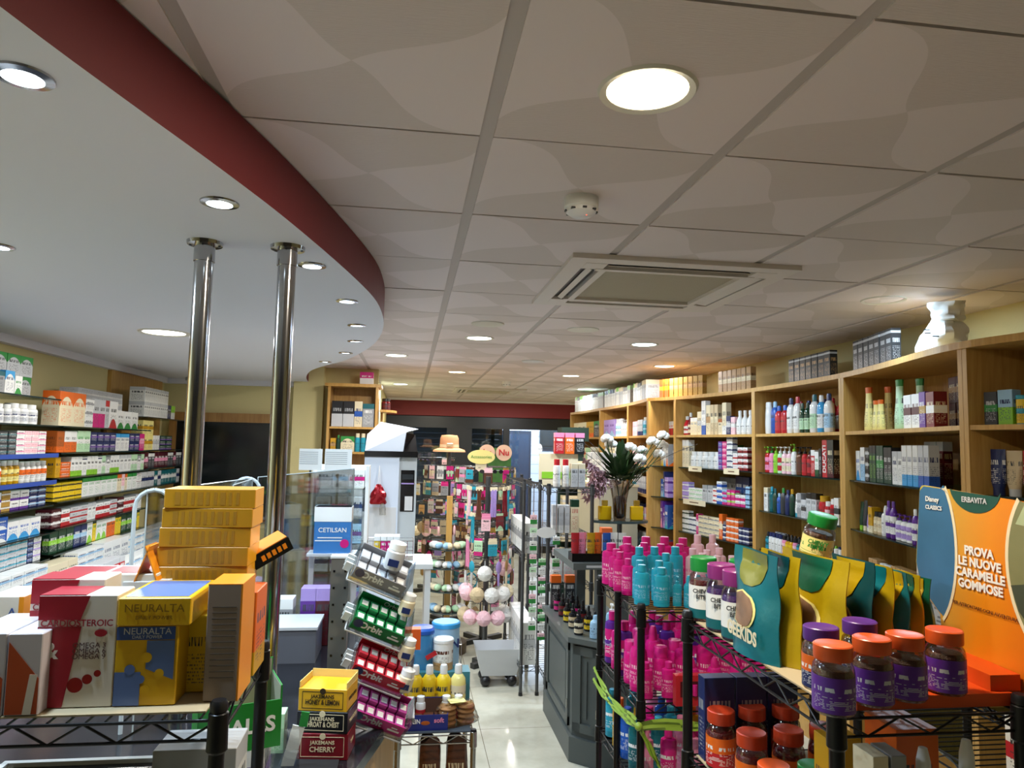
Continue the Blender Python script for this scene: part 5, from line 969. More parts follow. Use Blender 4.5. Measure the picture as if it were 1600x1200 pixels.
text('PROTEIN',.024,t,(-.055,-.0525,.035),pl('white'),bold=.02,sx=.85); text('soft',.026,t,(.06,-.0525,.038),pl('pink'),bold=.02); MB().sphere((.005,-.0515,.028),.014,8,M4=Matrix.Diagonal((1.3,.06,.6,1))@Matrix.Translation((0,-.8,.02))).build('bar_picture',pl('amber'),t); MB().lathe([(.006,0),(.006,.001)],n=14,M4=Matrix.Translation((-.07,-.0518,.015))@Matrix.Rotation(PI/2,4,'X')).build('printed_disc',pl('white'),t)
for q in range(4): MB().box(-.07+q*.045,0,.003,.04,.085,.035,bev=.001).build('snack_bar',pl('brown'),t)
BISC=mat('biscuit','b88450',.8,bump=.5,bscale=200,noise=.2)
for k,(dx,dy,lb) in enumerate(((.15,3.17,'left clear packet of ring biscuits with yellow label'),(.235,3.05,'right clear packet of ring biscuits nearest the aisle'))):
    t=thing('biscuit_packet',lb,'biscuit packet',(TX0+dx,dy,tz),.25); t.scale=(1.15,1.15,1.15); 
    for q in range(4):
        for s_ in(-1,1): MB().lathe([(.008,0),(.028,0),(.032,.008),(.026,.015),(.01,.014),(.008,0)],n=16).build('biscuit',BISC,t).location=(s_*.034,0,q*.0165)
    rumple('wrapper',None,None,(0,0,0),.145,.08,.075,PETG,20+k,top=.85,parent=t)
    MB().box(0,0,.076,.06,.045,.001).build('paper_label',pl('pale_yellow' if k else 'yellow'),t)
for k in range(2):
    t=thing('snack_bag',('left dark patterned snack bag on lower trolley shelf','right dark patterned snack bag on lower trolley shelf')[k],'bag',(TX0+.13+k*.11,3.05,TZ-.42+.01)); rumple('bag_body',None,None,(0,0,0),.1,.07,.36,pack('brown','beige','cream','mid'),30+k,top=.9,parent=t,amp=.06)
# price board in front: thin wire baskets behind tins
t=thing('wire_basket','pale wire basket with turquoise packs behind formula tins','basket',(P(668,950,4.0).x,4.0,.55)); mb=MB()
for z in (0,.1,.2): mb.path([(-.18,-.12,z),(.18,-.12,z),(.18,.12,z),(-.18,.12,z),(-.18,-.12,z)],.003,5)
for i in range(13): mb.tube((-.18+i*.03,-.12,0),(-.18+i*.03,-.12,.2),.002,5).tube((-.18+i*.03,.12,0),(-.18+i*.03,.12,.2),.002,5)
mb.box(0,0,-.002,.36,.24,.003).build('wire_basket',CHROME,t)
for a in(-1,1): MB().box(a*.15,0,-.55,.02,.2,.548).build('leg',CHROME,t)

# ============================================================ RIGHT FOREGROUND RACK
RZ=CZ-.45; RX0,RX1,RY0,RY1=.73,1.08,1.17,1.83
rack('black wire rack in right foreground holding pouches and jars',RX0,RX1,RY0,RY1,[RZ,RZ-.33,.4],RZ+.02,BWIRE,name='display_rack')
o=MB().box(.905,1.50,RZ+.005,.32,.62,.003).build('shelf_liner',mat('card_beige','b0a080',.7)); tag(o,'thin beige board lining the top shelf of right foreground rack','board')
rz=RZ+.0085
def candyjar(name,label,loc,w_,h,lidc,labc,labm,group,txt=None,tm=None,rot=None,rz_=0,fill='dark_red'):
    t=thing(name,label,'jar',loc,rz_,group,rot=rot); r_=w_/2
    MB().lathe([(r_*.9,0),(r_,.004),(r_,h*.6),(r_*.94,h*.7),(r_*.78,h*.76),(r_*.78,h*.8)],n=32).build('glass_body',PETG,t)
    MB().lathe([(r_*.86,.003),(r_*.95,.006),(r_*.95,h*.58),(r_*.8,h*.64),(0,h*.64)],n=24).build('sweets',mat('sweets_'+fill,fill,.4,bump=1,bscale=120,noise=.4),t)
    l=MB().lathe([(r_*.9,h*.78),(r_*.92,h*.8),(r_*.92,h*.985),(r_*.86,h),(r_*.8,h*.995),(0,h*.99)],n=36).build('lid',mat('lid_'+lidc,{'orange':'d8541c','green':'1c8c3c','purple':'5c2c84','magenta':'8c2c78','red':'c03c1c','pale':'a8bcc8'}[lidc],.35),t)
    MB().lathe([(r_*1.008,h*.05),(r_*1.008,h*.56)],n=32).build('label',labm,t)
    if txt:
        for k,s_ in enumerate(txt): text(s_,w_*.19,t,(0,-r_*1.03,h*(.48-.09*k)),tm or pl('charcoal'),bold=.03,sx=.9)
    return t
PUR=pack('purple','lilac','silver','plain')
# orange tray display with board
TRM=mat('tray_orange','d04a14',.35)
t=thing('display_stand','orange cardboard promotional stand with tall printed back board','display stand',(0,0,rz))
tray=[(.775,1.18),(1.075,1.18),(1.105,1.46),(1.06,1.44),(.95,1.31),(.78,1.26)]
MB().prism([(x,y) for x,y in tray],0,.022).build('tray_base',TRM,t)
MB().prism([(1.04,1.19),(1.1,1.19),(1.13,1.5),(1.06,1.5)],.022,.05).build('tray_lip',TRM,t)
# back board in local frame: origin bottom far end, u towards the camera, v up
b0=Vector((1.115,1.455,.03)); bu=Vector((-.03,-.99,0)).normalized(); bn=Vector((bu.y,-bu.x,0))*-1
bn=Vector((-.995,.03,0)); Mb=Matrix(((bu.x,0,-bn.x*-1,b0.x),(bu.y,0,-bn.y*-1,b0.y),(0,1,0,b0.z),(0,0,0,1)))
Mb=Matrix(((bu.x,0,bn.x,b0.x),(bu.y,0,bn.y,b0.y),(0,1,0,b0.z),(0,0,0,1)))
bd=bpy.data.objects.new('board',None)
def bpoly(poly,z0,z1,m,name,par=t): return MB().prism([(p[0]*.8,p[1]*.87) for p in poly],z0,z1,M4=Mb).build(name,m,par)
BWd,BHt=.46,.40
outline=[(.09,-.03),(.40,-.03),(.41,.10),(.445,.14),(.47,.30),(.47,.372),(.02,.395)]+[(.02-.018*math.sin(a),.377+.018*math.cos(a)) for a in [PI/2*i/5 for i in range(1,6)]]+[(-.02,.20),(.0,.14),(.07,.09),(.075,.03)]
def gradm():
    m,nt,b=newmat('board_print'); tc=N(nt,'ShaderNodeTexCoord'); sp=N(nt,'ShaderNodeSeparateXYZ'); nt.links.new(tc.outputs['Generated'],sp.inputs[0])
    cr=N(nt,'ShaderNodeValToRGB'); e=cr.color_ramp.elements; e[0].position=.0; e[0].color=srgb('d85a10'); e[1].position=1; e[1].color=srgb('b0a040'); q=e.new(.5); q.color=srgb('e08a18')
    nt.links.new(mathn(nt,'SUBTRACT',mathn(nt,'MULTIPLY_ADD',sp.outputs[2],.2,sp.outputs[1]),.1),cr.inputs[0]); nt.links.new(cr.outputs[0],b.inputs['Base Color']); b.inputs['Roughness'].default_value=.35; return m
board=bpoly(outline,-.002,.002,gradm(),'back_board')
def arc(cx,cy,rx,ry,a0,a1,n=14): return [(cx+rx*math.cos(R(a0+(a1-a0)*i/n)),cy+ry*math.sin(R(a0+(a1-a0)*i/n))) for i in range(n+1)]
sea=mat('picture_sea','34668c',.4,noise=.35,bscale=9); land=mat('picture_savanna','7c7c54',.4,noise=.3,bscale=8); cre=pl('cream')
# left picture: plain blue-green scene, right picture: plain landscape
lp=[(-.017,.2),(.0,.145),(.06,.10)]+arc(.02,.25,.115,.20,-55,48)+[(.085,.39),(.02,.392),(.004,.38)]
bpoly(arc(.02,.25,.122,.206,-58,46)+[(.10,.389),(.09,.39)]+arc(.02,.25,.113,.198,46,-58),.002,.0034,cre,'picture_border'); bpoly([p for p in lp],.002,.0028,sea,'sea_picture')
rp=[(.468,.368),(.36,.376)]+arc(.47,.25,.165,.20,140,232)+[(.445,.14),(.468,.29)]
bpoly([(.345,.377)]+arc(.47,.25,.175,.21,140,228)+[(.44,.105),(.445,.125)]+arc(.47,.25,.166,.2,228,142)[0:],.002,.003,cre,'picture_border')
bpoly(rp,.002,.0034,land,'landscape_picture'); bpoly([(.468,.368),(.36,.376),(.33,.33),(.468,.32)],.0034,.0038,mat('picture_sky','a8b48c',.4,noise=.2,bscale=8),'sky_picture'); bpoly([(.31,.2),(.33,.15),(.37,.115),(.44,.14),(.46,.2),(.38,.215)],.0034,.0038,mat('picture_rock','3c4434',.5,noise=.3,bscale=20),'rock_picture')
bpoly(arc(.205,.40,.085,.058,188,352)[0:]+[(.28,.3825),(.13,.389)],.002,.003,mat('badge_green','1c4c40',.4),'badge')
def btext(s,size,u,v,m,**k):
    o=text(s,size,t,(0,0,0),m,**k); o.matrix_local=Mb@Matrix.Translation((u*.8,v*.87,.0045))@Matrix.Diagonal((k.get('sx',1),1,1,1)); return o
btext('ERBAVITA',.015,.205,.37,pl('silver'),bold=.02); btext('Disney',.015,.055,.362,pl('white'),bold=.02); btext('CLASSICS',.012,.06,.342,pl('white'),bold=.02)
for k,s_ in enumerate(('PROVA','LE NUOVE','CARAMELLE','GOMMOSE')): btext(s_,.0235,.215,.255-.0255*k,pl('white'),bold=.04)
btext('PER AFFRONTARE OGNI AVVENTURA',.0098,.225,.13,pl('brown'),sx=1.0)
for k,(px,py,c_,lb) in enumerate(((1303,1112,'orange','orange-lidded purple-label sweets jar at the tray corner nearest post'),(1364,1098,'orange','orange-lidded jar second from left on the orange tray'),(1416,1090,'orange','orange-lidded jar third from left on the orange tray'),(1478,1080,'orange','orange-lidded jar rightmost on the orange tray, beside board'))):
    A=PZ(px,py,RZ+.031-CZ); candyjar('sweets_jar',lb,(A.x,A.y,rz+.0225),.066,.108,c_,None,PUR,'orange lidded sweets jars',rz_=.5,fill='brown')
for k,(px,py,lb) in enumerate(((1284,1075,'purple-lidded jar behind first orange lid, on tray'),(1345,1062,'purple-lidded jar behind second orange lid, on tray'))):
    A=PZ(px,py,RZ+.031-CZ); candyjar('sweets_jar',lb,(A.x,A.y,rz+.0225),.066,.108,'purple',None,pack('orange','navy','white','half'),'purple lidded sweets jars',fill='brown')
# pouches
def pouch(label,x,y,w_,h,cs,tilt=0,n_=0):
    t=thing('sweets_pouch',label,'pouch',(x,y,rz),R(-90)+tilt,'stand-up sweets pouches')
    A,B=cs; ma=mat('foil_'+A,{'teal':'10707c','yellow':'b89c10','green':'0c6048','dteal':'0c4c54'}[A],.28,.15,bump=.5,bscale=18); mb_2=mat('foil_'+B,{'teal':'10707c','yellow':'b89c10','green':'0c6048','olive':'7c8030','dteal':'0c4c54'}[B],.28,.15,bump=.4,bscale=18)
    vs=[];fs=[];nx,nz=8,14; 
    for side in(-1,1):
        for j in range(nz+1):
            z=j/nz; th=.035*max(0,(1-z/.86))**.55+.001 if z<.86 else .001
            for i in range(nx+1):
                u=i/nx*2-1; bulge=th*(1-abs(u)**2.5)+.0008; wv=.004*math.sin(9*z+3*u+n_)*(1 if z>.3 else .3)
                vs.append((u*w_/2*(1-.03*math.sin(PI*z)),side*bulge+wv,z*h))
    m_=(nx+1)*(nz+1)
    for s_ in(0,1):
        for j in range(nz):
            for i in range(nx):
                a=s_*m_+j*(nx+1)+i; q=(a,a+1,a+nx+2,a+nx+1); fs.append(q if s_==0 else q[::-1])
    for j in range(nz):
        for i in (0,nx): a=j*(nx+1)+i; fs.append((a,a+nx+1,m_+a+nx+1,m_+a))
    MB().add(vs,fs,0,True).build('pouch_body',ma,t)
    # printed header shape and picture oval, slightly proud of the front
    def fr(u,z):
        th=.035*max(0,(1-z/.86))**.55+.001 if z<.86 else .001
        return (u*w_/2,-(th*(1-abs(u)**2.5)+.0008)+.004*math.sin(9*z+3*u+n_)*(1 if z>.3 else .3)-.0015,z*h)
    def patch(us,zs,f,name,m):
        vs=[fr(f(a,b)[0],f(a,b)[1]) for b in zs for a in us]; k=len(us)
        MB().add(vs,[(j*k+i,j*k+i+1,(j+1)*k+i+1,(j+1)*k+i) for j in range(len(zs)-1) for i in range(k-1)],0,True).build(name,m,t)
    U=[i/8*2-1 for i in range(9)]
    patch(U,[i/8 for i in range(9)],lambda a,b:(a*.62*(math.sqrt(max(0,1-(1-b)**2))*.75+.25),.66+.33*b),'header_print',mb_2)
    patch(U,[i/8*2-1 for i in range(9)],lambda a,b:(a*.62*math.sqrt(max(0,1-b*b))-.15,.42+.19*b),'oval_border',pl('pale_yellow'))
    pic=mat('oval_picture','8c6c54',.4,noise=.5,bscale=40)
    o_=[lambda a,b:(a*.54*math.sqrt(max(0,1-b*b))-.15,.42+.175*b)][0]
    def fr2(u,z): q=fr(u,z); return (q[0],q[1]-.001,q[2])
    vs=[fr2(*o_(a,b)) for b in [i/8*2-1 for i in range(9)] for a in U]; MB().add(vs,[(j*9+i,j*9+i+1,(j+1)*9+i+1,(j+1)*9+i) for j in range(8) for i in range(8)],0,True).build('oval_picture',pic,t)
    text('GEEKIDS',w_*.2,t,(0,-.036,h*.2),pl('cream'),bold=.03,sx=.9); return t
PCH=((.765,1150,1218,.222,('teal','olive'),0,'teal pouch with olive header, leftmost of the pouches'),(.80,1190,1250,.222,('yellow','dteal'),.02,'yellow pouch directly behind the leftmost teal pouch'),(.855,1225,1322,.225,('yellow','green'),.05,'yellow pouch with large green header, third in line'),(.91,1300,1366,.225,('dteal','yellow'),0,'dark teal pouch behind the yellow pouch with green header'),
(.95,1342,1395,.215,('yellow','teal'),.04,'yellow pouch right of middle with teal header'),(.985,1383,1420,.205,('teal','yellow'),0,'teal pouch behind the yellow pouch right of middle'),(1.015,1395,1440,.2,('yellow','green'),.03,'yellow pouch beside the last green pouch'),(1.05,1418,1455,.19,('green','yellow'),.03,'green pouch touching the orange promotional board'))
PCH=[(x,(yat(a,x,CZ-.3)+yat(b,x,CZ-.3))/2,abs(yat(a,x,CZ-.3)-yat(b,x,CZ-.3)),h,cs,tl,lb) for x,a,b,h,cs,tl,lb in PCH]
for k,(x,y,w_,h,cs,tl,lb) in enumerate(PCH): pouch(lb,x,y,w_,h,cs,tl,k)
CW=pack('white','dark_teal','charcoal','band',0)
for k,(px,x,c_,lb,f_) in enumerate(((1099,.775,'green','green-lidded chewable tablets jar leftmost on right rack','dark_red'),(1127,.775,'magenta','purple-lidded chewable jar with berry label, left one','purple'),(1152,.775,'magenta','purple-lidded chewable jar half behind teal pouch','purple'),(1152,.86,'green','green-lidded chewable jar at the back behind purple lids','dark_red'))):
    candyjar('tablet_jar',lb,(x,yat(px,x,CZ-.3)-(.0 if k<3 else .03),rz),.074,.16,c_,None,CW,'chewable tablet jars',('CHEWY','BITES'),fill=f_,rz_=-.5)
# tilted jar resting on a carton
A=P(1300,875,1.66); bx_=MB().box(1.0,1.70,rz,.12,.11,.15,bev=.001).build('carton',pack('beige','orange','charcoal','arch')); tag(bx_,'beige carton hidden behind pouches, supporting the tilted jar','box')
candyjar('tablet_jar','tilted beige chewable jar with green lid lying above the pouches',(1.005,1.70,rz+.165),.075,.125,'green',None,pack('pale_yellow','orange','green','sweep'),None,('CHEWY','BITES'),pl('green'),rot=(R(6),R(12),R(-30)),fill='brown')
# second shelf
rz2=RZ-.33+.0085
o=MB().box(.905,1.50,RZ-.33+.005,.32,.62,.003).build('shelf_liner',mat('card_beige','b0a080',.7)); tag(o,'thin beige board lining the second shelf of right foreground rack','board')
RL=pack('orange','red','white','half')
spots=[(.78,1.74,'red'),(.87,1.76,'red'),(.96,1.76,'red'),(.79,1.60,'red'),(.885,1.61,'red'),(.98,1.62,'red'),(.78,1.48,'orange'),(.865,1.47,'green'),(.94,1.48,'green'),(1.03,1.53,'red'),(.775,1.35,'red'),(.93,1.38,'pale')]
nmz=['back left','back middle','back right','middle-row left','middle-row centre','middle-row right','front-row left bright','front-row first','front-row second','far right','nearest left','nearest pale-lidded']
for k,(x,y,c_) in enumerate(spots): candyjar('sweets_jar','%s-lidded jar, %s on second shelf of right rack'%(c_,nmz[k]),(x,y,rz2),.072,.135 if k<6 else .115,c_,None,RL,'jars on the second shelf of right rack',None,pl('green'),rz_=.3*k,fill='dark_red')
for k in range(3): o=MB().box(.79+.085*k,1.79,rz2,.08,.04,.2,bev=.001).build('tall_carton',pack('navy','navy','grey','plain')); tag(o,('left','middle','right')[k]+' navy back-printed carton at the rear of second shelf','box','navy cartons')
for k,(x,y,w_,d,h,a,b,s_) in enumerate(((.845,1.25,.03,.06,.235,'cream','silver','plain'),(.88,1.25,.03,.06,.235,'cream','grey','top'),(.85,1.36,.07,.05,.22,'mustard','cream','half'),(1.0,1.38,.09,.1,.235,'orange','white','mid'))):
    o=MB().box(x,y,rz2,w_,d,h,bev=.001).build('small_carton',pack(a,b,'charcoal',s_)); tag(o,'%s carton under front rail of the right foreground rack'%('slim cream','slim grey-topped cream','mustard','large orange')[k],'box')
for k,(x,y,h) in enumerate(((.95,1.25,.235),(1.03,1.24,.25))): spawn(bottle(.05,h,'white','white','cream','spray',kind='nasal_spray'),('left white nasal spray below the orange tray','right tall white nasal spray near the right rack post')[k],(x,y,rz2))
# things right of the rack, seen at the edge
t=thing('device_carton','grey carton at right photo edge behind the promotional board','box',(1.52,1.75,0)); MB().box(0,0,CZ-.52,.2,.25,.24,bev=.001).build('carton',pack('grey','silver','charcoal','top'),t)
rack('dark wire rack at the right photo edge behind the board',1.38,1.75,1.4,2.1,[CZ-.53,CZ-.76],CZ-.5,BWIRE,name='display_rack')
for q in range(5):
    o=MB().box(1.42+q*.07,1.5,CZ-.754,.065,.1,.16,bev=.001).build('small_carton',pack(('white','red','white','pink','white')[q],('red','white','red','white','pink')[q],'charcoal','mid')); tag(o,'%s red and white carton from left on edge rack lower shelf'%ordn(q+1),'box')

# ============================================================ PINK AND TEAL BOTTLE RACK
GX0,GX1,GY0,GY1=.80,1.30,2.42,2.95; GZ=CZ-.56
rack('black wire rack crowded with pink and teal hair bottles',GX0,GX1,GY0,GY1,[GZ,GZ-.3,GZ-.58,GZ-.86],GZ+.02,BWIRE,.013)
for a,y in (('middle',2.68),):
    t=thing('rack_post','extra black upright in middle of pink bottle rack side','post',(GX0-.005,y,0)); MB().lathe([(.013,.02),(.013,GZ+.02)],n=14).build('post',BWIRE,t); MB().lathe([(.016,0),(.015,.02)],n=12).build('foot',pl('black'),t)
MAG=lambda h,w=.06,st='stub': bottle(w,h,'magenta','magenta','magenta',st,'pale_pink',.7,'hair_bottle')
TEA=lambda h,w=.055,st='stub': bottle(w,h,'teal','teal','teal',st,'pale_blue',.7,'hair_bottle')
PKP=lambda h,w=.055,st='stub': bottle(w,h,'pale_pink','pale_pink','pale_pink',st,'pink',.7,'hair_bottle')
def onrack(p,x,y,z,lb,grp): spawn(p,lb,(x,y,z+.0055),rnd.uniform(-.2,.2)+(-.3),grp)
k=0
for (x,y,h,w_) in ((.83,2.90,.165,.075),(.835,2.84,.15,.06),(.90,2.91,.19,.07),(.98,2.91,.19,.07),(1.06,2.91,.19,.07),(1.14,2.91,.185,.07),(.88,2.84,.17,.06),(.95,2.84,.175,.06),(1.02,2.84,.17,.06),(1.1,2.84,.17,.06),(.825,2.76,.15,.05),(.835,2.69,.135,.045)):
    k+=1; onrack(MAG(h,w_),x,y,GZ,'%s magenta hair bottle on top shelf of bottle rack, left cluster'%ordn(k),'magenta bottles on the bottle rack')
k=0
for (x,y,h,w_,st) in ((.90,2.75,.17,.06,'stub'),(.965,2.76,.17,.06,'stub'),(1.05,2.76,.17,.062,'stub'),(.86,2.62,.14,.054,'stub'),(.835,2.52,.14,.056,'stub'),(.897,2.49,.135,.058,'stub'),(.92,2.58,.145,.056,'stub'),(.975,2.66,.16,.056,'stub'),(.955,2.49,.11,.032,'pump'),(.99,2.47,.11,.036,'spray'),(1.03,2.48,.11,.036,'spray'),(1.07,2.5,.115,.036,'pump')):
    k+=1; onrack(TEA(h,w_,st),x,y,GZ,'%s teal hair bottle on top shelf of bottle rack, front cluster'%ordn(k),'teal bottles on the bottle rack')
k=0
for (x,y,h) in ((1.13,2.78,.16),(1.19,2.78,.155),(1.25,2.80,.16),(1.2,2.9,.2),(1.27,2.91,.2),(1.12,2.66,.16),(1.18,2.66,.15),(1.24,2.66,.15)):
    k+=1; onrack(PKP(h),x,y,GZ,'%s pale pink hair bottle on top shelf of bottle rack, right cluster'%ordn(k),'pale pink bottles on the bottle rack')
k=0
for iy in range(6):
    for ix in range(6):
        x=.83+ix*.083; y=2.46+iy*.082; k+=1
        p=rnd.choice([MAG(.2,.06,'pump'),MAG(.18,.055),MAG(.2,.06,'spray'),bottle(.06,.2,'purple','magenta','magenta','stub','white',.7,'hair_bottle'),MAG(.15,.055,'jar')]) if iy>0 else (MAG(.12,.05) if ix<2 else MAG(.13,.05,'spray'))
        onrack(p,x,y,GZ-.3,'%s pink hair product counted from front left, second rack shelf'%ordn(k),'pink products on the second rack shelf')
k=0
cl3=[('teal','teal'),('mustard','orange'),('blue','blue'),('dark_teal','teal'),('pink','pink'),('magenta','magenta')]
for iy in range(5):
    for ix in range(6):
        x=.83+ix*.083; y=2.46+iy*.1; k+=1
        a=cl3[(4-iy) if ix==0 and iy else (ix+iy*2)%6] if not(iy==0 and ix<4) else (('pink','pink'),('magenta','magenta'),('pink','magenta'),('magenta','pink'))[ix]
        onrack(bottle(.055,.18,a[0],a[1],a[0],'stub','white',.7,'hair_bottle'),x,y,GZ-.58,'%s %s-capped %s bottle from front left, third rack shelf'%(ordn(k),nm(a[1]),nm(a[0])),'coloured bottles on the third rack shelf')
k=0
for iy in range(4):
    for ix in range(5): k+=1; onrack(PKP(.15) if (ix+iy)%3 else bottle(.055,.2,'pink','magenta','pink','spray','white',.7,'hair_bottle'),.84+ix*.1,2.47+iy*.12,GZ-.86,'%s pale bottle from front left, lowest visible rack shelf'%ordn(k),'pale bottles on the lowest rack shelf')
t=thing('gift_set','red boxed gift set with three small tubes, second rack shelf','box',(.925,2.40,GZ-.295+.0005)); t.location.y=2.395
t.location=(.97,2.385,GZ-.2945); 
MB().box(0,0,0,.13,.03,.1,bev=.001).build('carton',pl('red'),t); MB().box(0,-.0155,.03,.1,.001,.05).build('window',mat('gift_window','4c0c18',.3),t)
for q in range(3): MB().lathe([(.008,0),(.008,.035)],-.03+q*.03,-.018,n=10).build('mini_tube',pl('magenta'),t).location.z=.035
# ribbon round the rack
RIB=clear('organza',(.62,.75,.2),.25,.4)
t=thing('organza_ribbon','lime green organza ribbon tied in bow round bottle rack','ribbon',(0,0,0)); zr=GZ-.355
def strip(pts,w_,m=None,name='ribbon_band'):
    vs=[];fs=[]
    for i,p in enumerate(pts):
        for j in range(5): vs.append((p[0]+.004*math.sin(i*1.7+j*2),p[1]+.004*math.cos(i+j*2.4),p[2]+(j/4-.5)*w_*(1+.25*math.sin(i*.8))))
    for i in range(len(pts)-1):
        for j in range(4): a=i*5+j; fs.append((a,a+1,a+6,a+5))
    o=MB().add(vs,fs,0,True).build(name,m or mat('organza_lime','8ca838',.45),t); return o
strip([(GX0-.022,2.96-(.56)*i/12,zr+.01-.03*math.sin(PI*i/12)) for i in range(13)],.022); strip([(GX0-.024,2.96-(.56)*i/12,zr-.035+.03*(i/12)-.02*math.sin(PI*i/12)) for i in range(13)],.022)
strip([(GX0-.02+(.50)*i/10,2.395,zr-.01+.006*math.sin(i)) for i in range(11)],.03)
strip([(GX0-.015+.012*i,2.385-.002*i,zr-.01-.022*i) for i in range(7)],.03,name='ribbon_tail'); MB().sphere((GX0-.018,2.385,zr-.005),.014,8).build('knot',mat('organza_lime','8ca838',.45),t)

# ============================================================ GREY PANELLED CABINET
GP=mat('grey_paint','4c5250',.45); GPD=mat('grey_paint_top','585e5c',.35)
t=thing('panelled_cabinet','dark grey panelled cabinet with angled corner beside the aisle','cabinet',(1.3,4.4,0)); O=Vector((1.3,4.4))
zt=CZ-1.1
pl4=[(.98,4.22),(1.12,4.08),(1.36,4.08),(1.36,4.98),(.98,4.98)]
sh=lambda d:[(x-1.3+(-d if x<1.2 and y>4.15 else (-d*.4 if x<1.2 else d)),y-4.4+(-d if y<4.3 else d)) for x,y in pl4]
MB().prism(sh(.02),0,.14).build('plinth',GP,t); MB().prism(sh(0),.14,zt-.03).build('carcass',GP,t); MB().prism(sh(.035),zt-.03,zt).build('worktop',GPD,t)
def panel(x,y,ang,w_,z0,z1):
    M4=Matrix.Translation((x-1.3,y-4.4,0))@Matrix.Rotation(ang,4,'Z'); mb=MB()
    for (cx,cz,sx,sz) in ((0,z0,w_,.05),(0,z1-.05,w_,.05)): mb.box(cx,-.006,cz,sx,.014,sz,M4=M4)
    for sx in(-1,1): mb.box(sx*(w_/2-.025),-.006,z0,.05,.014,z1-z0,M4=M4)
    mb.box(0,-.004,z0+.08,w_-.16,.01,z1-z0-.16,M4=M4); d=mb.build('door',GP,t); MB().box(w_/2-.01,-.012,z0+.1,.012,.012,.05,M4=M4).build('hinge',CHROME,d)
panel(.98,4.61,R(-90),.66,.17,zt-.05); panel(1.05,4.15,R(-45),.17,.17,zt-.05); panel(1.24,4.08,0,.2,.17,zt-.05)
# black amber-glass bottles on it
k=0; lc=['magenta','dark_red','yellow','beige','cream','dark_green']
for i in range(10):
    x=1.0+.055*(i%5)+.02*(i//5); y=4.9-.14*(i%5)-(0 if i<5 else .0)+.0; x=1.02+(.08 if i>=5 else 0); y=4.84-.15*(i%5)-(.07 if i>=5 else 0)
    k+=1; spawn(bottle(.055,.15,'black','black',lc[i%6],'dropper','charcoal',1,'oil_bottle'),'dark glass oil bottle with %s label, %s on grey cabinet'%(nm(lc[i%6]),ordn(k)),(x,y,zt+.0005),0,'dark oil bottles on the grey cabinet')
for k in range(2): o=MB().box(1.02+.1*k,4.93,zt+.0005,.07,.05,.22,bev=.001).build('oil_carton',pack('charcoal','orange','white','top')); tag(o,('left','right')[k]+' black carton with orange top behind the oil bottles','box')
for k,(x,y,h) in enumerate(((1.1,4.15,.13),(1.2,4.17,.2))): spawn(bottle(.07,h,'pale_blue','white' if k else 'pale_blue','pale_blue','pump' if k else 'flip','navy',.7,'lotion_bottle'),('short periwinkle blue lotion bottle on cabinet corner','tall periwinkle blue pump bottle on cabinet corner')[k],(x,y,zt+.0005))
# grey riser shelf with tubes
t=thing('riser_shelf','dark grey wooden riser shelf standing on the panelled cabinet','shelf',(1.18,4.62,zt+.0005)); rh=.36
MB().box(.0,0,rh,.36,.62,.04).build('shelf_board',GPD,t); 
for x in(.0,.14):
    for y in (-.26,.26): MB().box(x,y,0,.06,.06,rh).build('leg',GP,t)
MB().box(0,-.3108,rh+.012,.2,.001,.014).build('print_line',pl('silver'),t)
rr=zt+rh+.041
for k,a in enumerate((('red','red'),('pink','pink'),('mustard','orange'),('orange','orange'),('blue','white'),('white','red'),('white','navy'))): spawn(bottle(.05,.17,a[0],a[1],style='tube',kind='cream_tube'),'%s cream tube from left on the grey riser shelf'%ordn(k+1),(1.03+.05*k,4.40+.02*(k%2),rr),0,'cream tubes on the grey riser')
t=thing('tube_tray','black tray holding the cream tubes on grey riser','tray',(1.18,4.41,rr-.0005)); MB().box(0,-.05,0,.35,.006,.05).box(0,.06,0,.35,.006,.05).box(-.175,0,0,.006,.11,.05).box(.175,0,0,.006,.11,.05).build('tray_wall',BL,t)
o=MB().box(1.28,4.6,rr,.07,.06,.18,bev=.001).build('cream_box',pack('white','orange','red','top')); tag(o,'white and coral cream box behind tubes on grey riser','box')

# ============================================================ CENTRAL WIRE RACK
CX0,CX1,CY0,CY1=1.0,1.32,5.12,5.95; CT_=CZ-.30
CL=[CT_,CT_-.33,CT_-.68,CT_-1.0,.18]
rack('tall grey wire rack in centre holding lotions and seed drinks',CX0,CX1,CY0,CY1,CL,CT_+.02,DWIRE,.014,step=.05)
E0,E1=.93,1.02
rack('slim grey wire rack end facing the aisle with hanging strips',.85,.97,5.3,6.2,[CT_+.02,CT_-.5,.2],CT_+.04,DWIRE,.012,step=.06)
r=Row((CX0+.02,CY0+.02),(CX1-.02,CY0+.02),CT_+.006,'top of central wire rack',.03)
r.at(838).put(bottle(.055,.2,'white','red','white','pill',kind='test_tube_pack'),2,gap=.01).put(c(.05,.06,.17,'silver','cream','charcoal','top','lotion_box'),3).put(c(.1,.07,.07,'white','silver','grey','mid','cream_box'),1).put(c(.06,.06,.2,'white','silver','grey','top','lotion_box'),2,gap=.01)
t=thing('stand_sign','white upright display card with round letter e above central rack','sign',(CX0+.03,CY0+.3,CT_+.006)); hh=P(860,710,5.4).z-CT_
MB().box(.1,0,0,.3,.02,hh).build('card',pl('cream'),t); text('e',.12,t,(-.06,-.012,hh+.05),pl('white'),bold=.05); MB().box(.1,-.012,.05,.26,.003,.05).build('printed_leaf',pl('lime'),t)
for k in range(3): o=MB().box(CX0+.13+.08*k,CY0+.3,CT_+.0065+hh,.07,.06,.16,bev=.001).build('tonic_box',pack(('red','orange','black')[k],'pink','white','top')); tag(o,('red','orange','black')[k]+' carton standing on the display card frame, centre','box')
